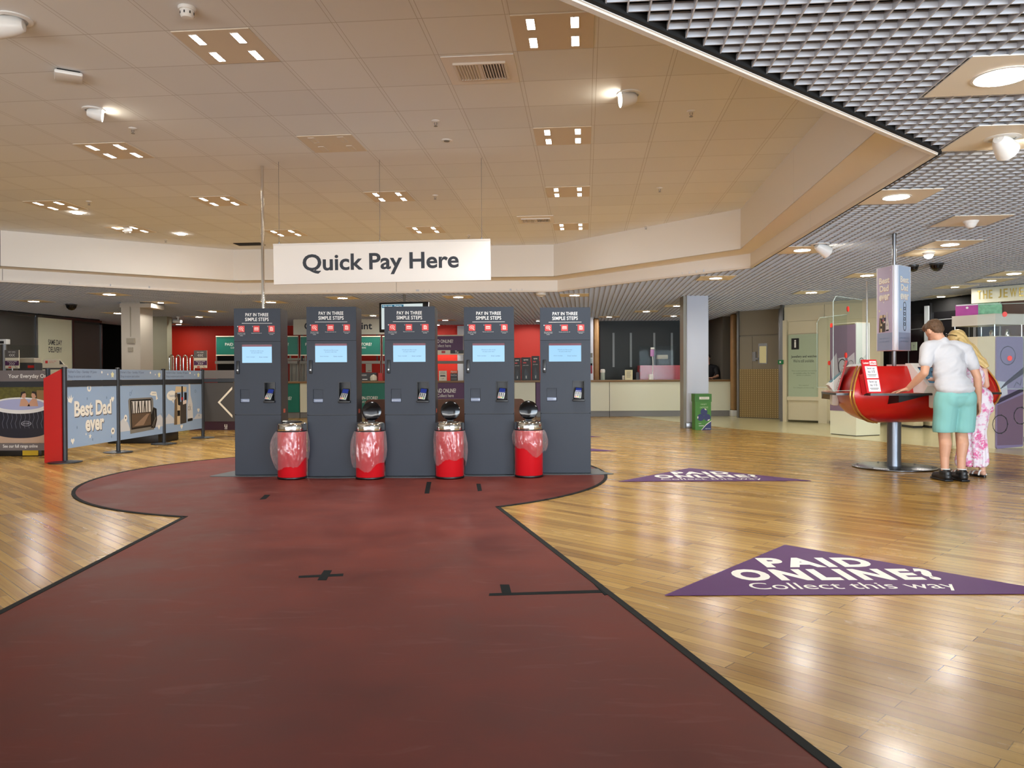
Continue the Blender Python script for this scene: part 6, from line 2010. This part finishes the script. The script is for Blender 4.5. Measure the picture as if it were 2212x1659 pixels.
for i in range(3):
    a, b = N_[(i + 2) % 3], N_[i]
    F, L = face_frame((a.x, a.y), (b.x, b.y), 0)
    # push the print face out to the rounded corner line
    d = .0; 
    cen = (a + b) / 2; nn = cen.normalized()
    off = (Vector(pts[0]).dot(nn)); off = max(Vector(p).dot(nn) for p in pts)
    sh = off - cen.dot(nn) + .001
    F = Matrix.Translation((nn.x * sh, nn.y * sh, 0)) @ F
    H = zt_ - zb_
    mb = MB(m_sp if i == 0 else M('sign_blue', (176, 196, 222), .3)); x0, x1 = .035, L - .035
    mb.box(x0, x1, zb_ + .005, zt_ - .005, -.006, .002, mtx=F)
    W = x1 - x0
    mb.use(M('sign_lower', (146, 160, 188), .35)); mb.prect(F, x0, zb_ + .005, x1, zb_ + .21, .003)
    for dx, m in ((.004, M('print_shadow_pink', (206, 150, 130), .5)), (0, m_bdoodle)):
        mb.use(m); l = .004 if dx else .005
        for s, u0, u1, v0, v1 in (('Best', .12, .84, .80, .875), ('Dad', .18, .78, .705, .78), ('ever', .14, .84, .60, .67)):
            mb.ptext(F, s, x0 + W * u0 + dx, zb_ + H * v0 - dx, x0 + W * u1 + dx, zb_ + H * v1 - dx, l, bold=.035)
    if i in (0, 2): gift_art(mb, F, x0 + W * .12, zb_ + .22, .25, .004)
    else:
        mb.use(m_dgrey)
        for k in range(5): mb.pring(F, x0 + W * .5, zb_ + .28 + .06 * k, .03, .036, .005, sy=1.4)
    if i == 1 or i == 0:
        mb.use(m_skyd); mb.ptext(F, 'Shop online or in', x0 + W * .16, zb_ + .135, x1 - W * .16, zb_ + .155, .005); mb.ptext(F, 'store this weekend', x0 + W * .16, zb_ + .10, x1 - W * .2, zb_ + .118, .005)
    mb.use(m_bstar); mb.pstar(F, x0 + W * .16, zb_ + H * .48, .018, .3, .005); mb.use(m_bdoodle); heart(mb, F, x0 + W * .45, zb_ + H * .58, .012, .005); mb.pdisc(F, x0 + W * .9, zb_ + H * .95, .007, None, .005)
    mb.build('print_face', o, smooth=0)
# slim chrome upright carrying the dividers
p = at(1873, 640, 9.9)
mb = MB(m_chrome); mb.tube([(p.x - PC.x, p.y - PC.y, 1.0), (p.x - PC.x, p.y - PC.y, at(1873, 607, 9.9).z)], .012, 10); mb.build('divider_upright', STAND)
# ================================================================== PEOPLE
def blob(prims, voxel, smooth_it=6, fac=.5):
    """capsules ((p, r), (q, r)) and ellipsoids ('e', c, rx, ry, rz, matrix) fused into one continuous surface"""
    mb = MB(m_white)
    for p in prims:
        if p[0] == 'e':
            mb.ellipsoid((0, 0, 0), p[2], p[3], p[4], 20, 14, mtx=Matrix.Translation(p[1]) @ (p[5] if len(p) > 5 else Matrix.Identity(4)))
        else:
            (a, ra), (b, rb) = p
            a, b = Vector(a), Vector(b)
            k = max(2, int((b - a).length / max(.012, min(ra, rb) * .5)))
            d = (b - a)
            pts, rs = [], []
            for s in range(-4, 1):                      # rounded start
                t = s / 4 * math.pi / 2
                pts.append(a + d.normalized() * ra * math.sin(t)); rs.append(max(.0005, ra * math.cos(t)))
            for s in range(1, k): pts.append(a + d * s / k); rs.append(ra + (rb - ra) * s / k)
            for s in range(0, 5):
                t = s / 4 * math.pi / 2
                pts.append(b + d.normalized() * rb * math.sin(t)); rs.append(max(.0005, rb * math.cos(t)))
            mb.tube(pts, rs, 16)
    o = mb.build('blob')
    md = o.modifiers.new('r', 'REMESH'); md.mode = 'VOXEL'; md.voxel_size = voxel; md.use_smooth_shade = True
    ms = o.modifiers.new('s', 'SMOOTH'); ms.factor = fac; ms.iterations = smooth_it
    dg = bpy.context.evaluated_depsgraph_get()
    me = bpy.data.meshes.new_from_object(o.evaluated_get(dg))
    old = o.data
    bpy.data.objects.remove(o); bpy.data.meshes.remove(old)
    me.polygons.foreach_set('use_smooth', [True] * len(me.polygons))
    return me
def link(name, me, mat, parent):
    me.materials.clear(); me.materials.append(mat)
    me.name = name
    o = bpy.data.objects.new(name, me); COL.objects.link(o)
    if parent is not None: o.parent = parent
    return o
def chain(*pr):
    return [(pr[i], pr[i + 1]) for i in range(len(pr) - 1)]
def hand(wrist, d, palm_n, side, curl=.4, spread=.10, s=1.0):
    """palm, four bent fingers of unequal length and a thumb leaving the side of the palm
    d: direction wrist->fingers, palm_n: direction the palm faces, side: +1/-1 thumb side along d x palm_n"""
    d = Vector(d).normalized(); nrm = Vector(palm_n); nrm = (nrm - d * nrm.dot(d)).normalized()
    x = d.cross(nrm).normalized() * side
    w = Vector(wrist)
    pr = []
    for k in (-.5, -.17, .17, .5):                       # palm built from metacarpals
        pr.append(((w + x * k * .040 * s, .017 * s), (w + d * .085 * s + x * k * .062 * s, .0125 * s)))
    lens = (.068, .076, .070, .054)
    for j, k in enumerate((.5, .17, -.17, -.5)):
        base = w + d * .088 * s + x * k * .066 * s
        dd = (d + x * spread * k * 2).normalized()
        p = base
        L = lens[j] * s
        for seg, (fr, r0, r1) in enumerate(((.45, .0092, .0085), (.31, .0085, .0078), (.24, .0078, .0065))):
            ang = curl * (.5 + .55 * seg)
            dr = (dd * math.cos(ang) + nrm * math.sin(ang)).normalized()
            q = p + dr * L * fr
            pr.append(((p, r0 * s), (q, r1 * s)))
            p = q
    tb = w + d * .025 * s + x * .026 * s
    t1 = tb + (d * .55 + x * .75 + nrm * .2).normalized() * .040 * s
    t2 = t1 + (d * .85 + x * .35 + nrm * .3).normalized() * .030 * s
    t3 = t2 + (d * .95 + x * .1 + nrm * .3).normalized() * .022 * s
    pr += chain((tb, .0135 * s), (t1, .0105 * s), (t2, .0095 * s), (t3, .007 * s))
    return pr
def mat_skin(name, col):
    m = M(name, col, .5, vary=.06, vscale=14)
    m.node_tree.nodes['Principled BSDF'].inputs['Subsurface Weight'].default_value = .08
    m.node_tree.nodes['Principled BSDF'].inputs['Subsurface Radius'].default_value = (.02, .008, .004)
    return m
def face_bits(body, c, fwd, up, r, eye_col=(70, 50, 36)):
    """eyes and mouth as small children on the face side"""
    fwd = Vector(fwd).normalized(); up = Vector(up); up = (up - fwd * up.dot(fwd)).normalized(); x = fwd.cross(up)
    mb = MB(M('eye_white', (236, 232, 226), .2))
    for s in (-1, 1):
        p = Vector(c) + fwd * r * .70 + x * s * r * .34
        mb.use(M('eye_white', (236, 232, 226), .2)); mb.ellipsoid(p, .013, .013, .010, 10, 8)
        mb.use(M('eye_iris', eye_col, .2)); mb.ellipsoid(p + fwd * .008, .0065, .0065, .0065, 8, 6)
    mb.build('eyes', body)
    mb = MB(M('lips', (176, 100, 92), .45))
    p = Vector(c) + fwd * r * .93 - up * r * .62
    mb.tube([p - x * .024 - fwd * .008, p + fwd * .004, p + x * .024 - fwd * .008], [.003, .006, .003], 8)
    mb.build('mouth', body)

# ---------------------------------------------------------------- the man at the stand
MX, MY = 4.53, 8.05
man = thing('person', 'man in white T-shirt and mint shorts leaning one hand on the red stand', 'person', (MX, MY, 0))
skin_m = mat_skin('skin_light_tan', (206, 156, 128))
hip = Vector((.070, .02, .93)); nk = Vector((.000, .15, 1.44)); hd = Vector((-.045, .215, 1.565))
hf = Vector((-.14, .80, -.56)).normalized()              # face direction, looking down to the screen
hu = Vector((-.16, .45, .87)); hu = (hu - hf * hu.dot(hf)).normalized()
hx = hf.cross(hu)
HM = Matrix(((hx.x, hf.x, hu.x, 0), (hx.y, hf.y, hu.y, 0), (hx.z, hf.z, hu.z, 0), (0, 0, 0, 1)))
Ls, Le, Lw = Vector((-.160, .125, 1.375)), Vector((-.228, .06, 1.115)), Vector((-.300, .265, .945))
Rs, Re, Rw = Vector((.232, .105, 1.355)), Vector((.318, .05, 1.07)), Vector((.355, .09, .80))
Lk, La = Vector((-.030, .05, .50)), Vector((-.058, -.02, .10))
Rk, Ra = Vector((.150, .05, .50)), Vector((.100, -.04, .10))
pr = []
pr += [('e', hip + Vector((0, 0, .02)), .155, .105, .13), ('e', (.045, .09, 1.16), .145, .098, .17), ('e', (.035, .12, 1.28), .165, .105, .14)]
pr += chain((Ls, .055), (Vector((-.03, .145, 1.40)), .06), (Vector((.11, .135, 1.395)), .06), (Rs, .055))
pr += chain((Vector((.02, .135, 1.40)), .066), (nk, .056), (hd - hu * .03, .058))
pr += [('e', hd, .074, .094, .104, HM), ('e', hd + hf * .035 - hu * .055, .052, .058, .058, HM), ('e', hd - hf * .02 + hu * .02, .076, .088, .088, HM)]
pr += [((hd + hf * .088 + hu * .0, .012), (hd + hf * .112 - hu * .030, .014))]
for s in (-1, 1):
    pr += [('e', hd + hx * s * .078 - hf * .008 - hu * .012, .010, .022, .032, HM)]
pr += chain((Ls, .056), (Ls.lerp(Le, .5), .046), (Le, .040), (Le.lerp(Lw, .35), .041), (Lw, .027))
pr += chain((Rs, .056), (Rs.lerp(Re, .5), .046), (Re, .039), (Re.lerp(Rw, .35), .040), (Rw, .027))
pr += hand(Lw, (-.62, .70, -.26), (.1, -.25, -.95), 1, curl=.15, spread=.35)
pr += hand(Rw, (.06, .10, -1), (-.9, .15, 0), 1, curl=.75, spread=.1)
for hp, kn, an, s in ((hip + Vector((-.085, .0, -.02)), Lk, La, -1), (hip + Vector((.085, 0, -.02)), Rk, Ra, 1)):
    pr += chain((hp, .094), (hp.lerp(kn, .5), .076), (kn, .058), (kn.lerp(an, .30) + Vector((0, -.022, 0)), .060), (kn.lerp(an, .65), .044), (an, .037), (an + Vector((0, .0, -.045)), .036))
    pr += chain((an + Vector((0, -.01, -.055)), .036), (an + Vector((.0, .13, -.062)), .032))
body = link('body', blob(pr, .0055, 3), skin_m, man)
face_bits(body, hd, hf, hu, .098)
# hair: short back and sides, longer swept top
m_hair = M('hair_brown', (92, 66, 44), .6, vary=.6, vscale=45, bump=1.0, bscale=220)
hp = [('e', hd - hf * .022 + hu * .030, .083, .094, .086, HM), ('e', hd + hf * .03 + hu * .075, .070, .075, .045, HM), ('e', hd + hf * .07 + hu * .088, .055, .04, .030, HM), ('e', hd - hf * .05 - hu * .012, .070, .058, .066, HM)]
me = blob(hp, .005, 2)
for v in me.vertices:
    c = v.co
    v.co = c + v.normal * (.004 * noise.noise(Vector((c.x * 90, c.y * 30, c.z * 30))) + .003 * noise.noise(c * 60))
link('hair', me, m_hair, man)
# T-shirt
m_tee = M('tshirt_white', (198, 198, 203), .8, bump=.25, bscale=26)
tp = [('e', (.045, .08, 1.14), .166, .122, .20), ('e', (.035, .118, 1.28), .185, .128, .15), ('e', (.064, .045, .985), .188, .135, .13), ('e', (.068, .018, .945), .190, .148, .075)]
tp += chain((Ls, .072), (Vector((-.03, .143, 1.392)), .072), (Vector((.11, .133, 1.388)), .072), (Rs, .070))
tp += chain((Vector((.02, .135, 1.39)), .078), (Vector((.008, .145, 1.432)), .066))
tp += chain((Ls, .072), (Ls.lerp(Le, .35), .068), (Ls.lerp(Le, .60), .064)); tp += chain((Rs, .070), (Rs.lerp(Re, .35), .068), (Rs.lerp(Re, .58), .064))
me = blob(tp, .010, 4)
# cloth folds pulled diagonally across the back
for v in me.vertices:
    c = v.co
    f = noise.noise(Vector((c.x * 6 + c.z * 5, c.y * 3, c.z * 11 - c.x * 9))) * .012 + (.35 - abs(noise.noise(Vector((c.x * 9 + c.z * 4, c.y * 6, c.z * 17 - c.x * 13))))) * .009
    nn = v.normal
    v.co = c + nn * f
link('t_shirt', me, m_tee, man)
# shorts
m_sh = M('shorts_mint', (128, 186, 182), .85, bump=.2, bscale=40)
sp = [('e', hip + Vector((0, -.005, -.045)), .186, .138, .09), ('e', hip + Vector((-.075, -.035, -.08)), .105, .10, .12), ('e', hip + Vector((.085, -.035, -.08)), .105, .10, .12), ('e', hip + Vector((.0, -.035, -.08)), .09, .10, .10)]
for x0, kn in ((-.092, Lk), (.092, Rk)):
    a = hip + Vector((x0, 0, -.08)); b = Vector((kn.x * .8 + a.x * .2 + (.012 if x0 > 0 else -.012), kn.y - .01, .53))
    sp += chain((a, .118), (a.lerp(b, .5), .113), (b, .108))
me = blob(sp, .010, 3)
for v in me.vertices:
    c = v.co
    if c.z < .50: c.z = .50 + (c.z - .50) * .05
    f = noise.noise(Vector((c.x * 9, c.y * 5, c.z * 8 + c.x * 5))) * .008
    v.co = c + v.normal * f
so = link('shorts', me, m_sh, man)
mb = MB(m_dgrey); mb.tube([hip + Vector((-.182, .02, -.02)), hip + Vector((-.190, .0, -.10)), hip + Vector((-.188, -.02, -.16))], .006, 6); mb.build('pocket_edge', so)
# shoes
m_shoe = M('shoe_black', (22, 22, 24), .4)
for an in (La, Ra):
    f = Vector((an.x, an.y, 0))
    sp = chain((f + Vector((0, -.035, .045)), .046), (f + Vector((0, .08, .045)), .044), (f + Vector((0, .175, .035)), .042)) + chain((f + Vector((0, -.03, .085)), .044), (f + Vector((0, .03, .085)), .042))
    me = blob(sp, .008, 2)
    for v in me.vertices: v.co.z = max(.005, v.co.z)
    sh = link('shoe', me, m_shoe, man)
    mb = MB(m_black); mb.box(f.x - .045, f.x + .045, f.y - .085, f.y + .215, .0015, .022, .01); mb.build('sole', sh)
    mb = MB(M('sock_white', (226, 226, 224), .8)); mb.lathe([(.043, 0), (.0435, .006), (.040, .010)], c=(an.x, an.y - .010, .120), n=20, capb=False, capt=False); mb.build('sock', sh)

# ---------------------------------------------------------------- the woman beside him
WX, WY = 4.93, 8.36
wom = thing('person', 'woman with long blonde hair in pink flowered dress reaching to the console screen', 'person', (WX, WY, 0))
skin_w = mat_skin('skin_fair', (222, 172, 146))
whd = Vector((-.055, .18, 1.475)); wf = Vector((-.62, .62, -.45)).normalized(); wu = Vector((-.25, .30, .9)); wu = (wu - wf * wu.dot(wf)).normalized(); wx = wf.cross(wu)
WM = Matrix(((wx.x, wf.x, wu.x, 0), (wx.y, wf.y, wu.y, 0), (wx.z, wf.z, wu.z, 0), (0, 0, 0, 1)))
wnk = Vector((.0, .12, 1.345))
wLs, wLe, wLw = Vector((-.105, .155, 1.255)), Vector((-.130, .09, 1.03)), Vector((-.375, .04, 1.045))
wRs, wRe, wRw = Vector((.165, .07, 1.245)), Vector((.205, .06, .98)), Vector((.09, .22, .86))
whip = Vector((.055, .0, .83))
pr = [('e', whip, .150, .105, .12), ('e', (.05, .05, 1.06), .108, .080, .16), ('e', (.03, .09, 1.19), .125, .085, .10)]
pr += chain((wLs, .045), (Vector((.0, .12, 1.28)), .048), (Vector((.07, .10, 1.28)), .048), (wRs, .043))
pr += chain((Vector((.02, .11, 1.28)), .052), (wnk, .042), (whd - wu * .03, .046))
pr += [('e', whd, .067, .086, .098, WM), ('e', whd + wf * .03 - wu * .05, .046, .052, .054, WM), ((whd + wf * .080, .009), (whd + wf * .100 - wu * .028, .011))]
for s in (-1, 1): pr += [('e', whd + wx * s * .070 - wu * .01, .009, .018, .027, WM)]
pr += chain((wLs, .043), (wLs.lerp(wLe, .5), .036), (wLe, .032), (wLe.lerp(wLw, .35), .033), (wLw, .022))
pr += chain((wRs, .043), (wRs.lerp(wRe, .5), .036), (wRe, .032), (wRe.lerp(wRw, .35), .032), (wRw, .022))
pr += hand(wLw, (-.95, .22, .03), (.0, .4, -.9), -1, curl=.45, spread=.2, s=.9)
pr += hand(wRw, (-.6, .7, -.3), (-.6, -.6, -.4), 1, curl=.6, spread=.1, s=.9)
for x0, kx, ax, ay in ((-.07, -.005, -.055, .03), (.075, .075, .115, -.02)):
    hp_, kn, an = whip + Vector((x0, 0, -.04)), Vector((kx, .02, .46)), Vector((ax, ay, .085))
    pr += chain((hp_, .085), (kn, .052), (kn.lerp(an, .3) + Vector((0, -.015, 0)), .050), (an, .032), (an + Vector((.0, 0, -.03)), .032))
    pr += chain((an + Vector((0, -.02, -.045)), .028), (an + Vector((-.03, .14, -.055)), .022))
    for t in range(5):
        b = an + Vector((-.03 + (t - 2) * .013, .14, -.056)); pr.append(((b, .0085), (b + Vector((-.006, .028 - abs(t - 1) * .004, -.004)), .0075)))
wb = link('body', blob(pr, .0055, 3), skin_w, wom)
face_bits(wb, whd, wf, wu, .088, (70, 90, 110))
m_blond = M('hair_blonde', (206, 176, 116), .45, vary=.3, vscale=40)
hp = [('e', whd - wf * .02 + wu * .022, .080, .092, .090, WM), ('e', whd - wf * .055 - wu * .02, .076, .058, .09, WM)]
b0 = whd - wf * .055 - wu * .03
for k in range(7):
    o_ = (k - 3) / 3
    p1 = b0 + wx * o_ * .055
    p2 = Vector((.075 + o_ * .052, .075 - .015 * (1 - o_ * o_), 1.31))
    p3 = Vector((.155 + o_ * .040, .00 - .01 * (1 - o_ * o_), 1.165 + .03 * abs(o_)))
    hp += chain((p1, .032), (p1.lerp(p2, .5) + Vector((0, -.02, .01)), .032), (p2, .028), (p3, .009))
me = blob(hp, .007, 2)
for v in me.vertices:
    c = v.co; a = c.x * .75 + c.z * .55
    v.co = c + v.normal * (.0035 * math.sin(a * 130 + c.y * 60) + .002 * noise.noise(c * 50))
link('hair', me, m_blond, wom)
mb = MB(m_blackg)
for s in (-1, 1):
    c = whd + wu * .085 + wf * .045 + wx * s * .035
    mb.ellipsoid((0, 0, 0), .030, .010, .024, 14, 8, mtx=Matrix.Translation(c) @ WM)
    mb.tube([c + wx * s * .028, whd + wu * .055 + wx * s * .082 - wf * .01, whd + wu * .02 + wx * s * .082 - wf * .05], .004, 6)
mb.tube([whd + wu * .09 + wf * .05 - wx * .012, whd + wu * .09 + wf * .05 + wx * .012], .004, 6)
mb.build('sunglasses', wom)
# flowered dress
md_ = bpy.data.materials.new('dress_pink_floral'); md_.use_nodes = True
nt = md_.node_tree; b = nt.nodes['Principled BSDF']; b.inputs['Roughness'].default_value = .8
tc = N(nt, 'ShaderNodeTexCoord')
dist = N(nt, 'ShaderNodeTexNoise'); dist.inputs['Scale'].default_value = 28; dist.inputs['Detail'].default_value = 3
nt.links.new(tc.outputs['Object'], dist.inputs['Vector'])
va = N(nt, 'ShaderNodeVectorMath', operation='SCALE'); va.inputs['Scale'].default_value = .06
nt.links.new(dist.outputs['Color'], va.inputs[0])
vb = N(nt, 'ShaderNodeVectorMath', operation='ADD'); nt.links.new(tc.outputs['Object'], vb.inputs[0]); nt.links.new(va.outputs[0], vb.inputs[1])
v1 = N(nt, 'ShaderNodeTexVoronoi'); v1.inputs['Scale'].default_value = 8.5; nt.links.new(vb.outputs[0], v1.inputs['Vector'])
n3 = N(nt, 'ShaderNodeTexNoise'); n3.inputs['Scale'].default_value = 46; n3.inputs['Detail'].default_value = 2; nt.links.new(tc.outputs['Object'], n3.inputs['Vector'])
fl = maprange(nt, v1.outputs['Distance'], .50, .36)
fl = mathn(nt, 'MULTIPLY', fl, maprange(nt, n3.outputs['Fac'], .38, .52))
lf = maprange(nt, N(nt, 'ShaderNodeTexNoise').outputs['Fac'], .56, .62)
n4 = N(nt, 'ShaderNodeTexNoise'); n4.inputs['Scale'].default_value = 20; n4.inputs['Detail'].default_value = 4; nt.links.new(tc.outputs['Object'], n4.inputs['Vector'])
lf = maprange(nt, n4.outputs['Fac'], .54, .60)
c = mixrgb(nt, lf, rgb(240, 230, 238), rgb(232, 172, 204)); c = mixrgb(nt, fl, c, rgb(230, 112, 166))
nt.links.new(c, b.inputs['Base Color'])
dp = [('e', (.05, .045, 1.06), .122, .094, .15), ('e', (.035, .085, 1.17), .134, .096, .07), ('e', whip + Vector((0, -.01, .02)), .168, .125, .13), ('e', whip + Vector((.01, -.02, -.08)), .165, .125, .12)]
dp += chain((whip + Vector((.01, 0, -.10)), .135), (Vector((.055, .02, .50)), .112), (Vector((.04, .01, .30)), .112), (Vector((.035, .01, .16)), .122))
dp += chain((Vector((-.03, .01, .5)), .06), (Vector((-.075, .02, .16)), .075)); dp += chain((Vector((.10, .0, .5)), .06), (Vector((.115, .0, .16)), .07))
me = blob(dp, .009, 4)
for v in me.vertices:
    c = v.co
    if c.z < .115: c.z = .115 + (c.z - .115) * .08
    k = max(0, min(1, (.75 - c.z) / .5))
    v.co = c + v.normal * (k * .009 * math.sin(math.atan2(c.y, c.x - .04) * 11 + noise.noise(c * 3) * 3) + .003 * noise.noise(c * 14))
ds_ = link('dress', me, md_, wom)
mb = MB(md_)
mb.tube([(.125, .005, 1.20), (.135, .06, 1.295), (.11, .16, 1.22)], .008, 6); mb.tube([(-.045, .09, 1.20), (-.06, .13, 1.315), (-.06, .20, 1.22)], .008, 6)
mb.build('strap', ds_)
for ax, ay in ((-.055, .03), (.115, -.02)):
    f = Vector((ax - .015, ay + .05, 0))
    mb = MB(m_black)
    pts = [(f.x + .040 * math.cos(R(a)) + (-.012 if math.sin(R(a)) > 0 else 0.0), f.y + .125 * math.sin(R(a))) for a in range(0, 360, 15)]
    mb.prism(pts, .0015, .022); sd_ = mb.build('sandal', wom, smooth=0)
    mb = MB(m_white)
    for yy, zz, rr in ((-.075, .075, .034), (.02, .055, .038), (.07, .045, .038)):
        mb.tube([(f.x - .042 + (-.008 if yy > 0 else 0), f.y + yy, .02)] + [(f.x + rr * math.cos(R(a)) * 1.1 + (-.008 if yy > 0 else 0), f.y + yy + .012 * math.sin(R(a)), .02 + (zz - .02) * math.sin(R(a))) for a in (160, 130, 90, 50, 20)] + [(f.x + .042 + (-.008 if yy > 0 else 0), f.y + yy, .02)], .009, 8)
    mb.build('sandal_strap', sd_)

# ---------------------------------------------------------------- shop assistant behind the far counter
sx_ = at(1532, 800, 22.1).x
st = thing('person', 'shop assistant in black behind the far counter, half hidden by the white column', 'person', (sx_, 22.2, 0))
shd = Vector((-.04, -.06, 1.60)); sf = Vector((-.35, -.85, -.4)).normalized(); su = Vector((0, -.35, .93)); su = (su - sf * su.dot(sf)).normalized(); sxx = sf.cross(su)
SM = Matrix(((sxx.x, sf.x, su.x, 0), (sxx.y, sf.y, su.y, 0), (sxx.z, sf.z, su.z, 0), (0, 0, 0, 1)))
aL, aLe, aLw = Vector((.21, .0, 1.33)), Vector((.235, -.12, 1.08)), Vector((.03, -.30, 1.03))
bL, bLe, bLw = Vector((-.21, .0, 1.33)), Vector((-.26, -.12, 1.08)), Vector((-.10, -.32, 1.03))
pr = [('e', (0, .03, .95), .16, .11, .14), ('e', (0, .02, 1.2), .16, .11, .18)] + chain((bL, .05), (Vector((0, 0, 1.38)), .06), (aL, .05)) + chain((Vector((0, 0, 1.38)), .055), (Vector((-.02, -.03, 1.48)), .05), (shd, .05))
pr += [('e', shd, .072, .092, .105, SM), ((shd + sf * .085, .011), (shd + sf * .105 - su * .03, .013))]
for s in (-1, 1): pr += [('e', shd + sxx * s * .075, .01, .02, .03, SM)]
pr += chain((aL, .05), (aLe, .038), (aLw, .025)) + chain((bL, .05), (bLe, .038), (bLw, .025))
pr += hand(aLw, (-.9, -.3, -.05), (0, -.3, -.9), 1, .5) + hand(bLw, (.8, -.4, -.05), (0, -.3, -.9), -1, .5)
for s in (-1, 1): pr += chain((Vector((.09 * s, .03, .88)), .085), (Vector((.09 * s, .03, .48)), .058), (Vector((.09 * s, .03, .09)), .038)) + chain((Vector((.09 * s, .02, .045)), .04), (Vector((.09 * s, -.14, .04)), .035))
sb_ = link('body', blob(pr, .008, 2), mat_skin('skin_assistant', (196, 144, 116)), st)
face_bits(sb_, shd, sf, su, .095)
link('hair', blob([('e', shd - sf * .02 + su * .03, .082, .09, .085, SM), ('e', shd - sf * .06 - su * .03, .07, .05, .08, SM)], .01, 2), M('hair_dark', (34, 26, 22), .5), st)
tp = [('e', (0, .03, .98), .18, .13, .14), ('e', (0, .02, 1.2), .185, .13, .19)] + chain((bL, .066), (Vector((0, 0, 1.37)), .074), (aL, .066)) + chain((aL, .066), (aL.lerp(aLe, .75), .056)) + chain((bL, .066), (bL.lerp(bLe, .75), .056))
link('uniform_top', blob(tp, .012, 3), M('uniform_black', (22, 22, 26), .8), st)
tp = []
for s in (-1, 1): tp += chain((Vector((.09 * s, .03, .86)), .10), (Vector((.09 * s, .03, .48)), .075), (Vector((.09 * s, .03, .11)), .06))
link('trousers', blob(tp, .012, 2), M('trousers_black', (18, 18, 22), .8), st)
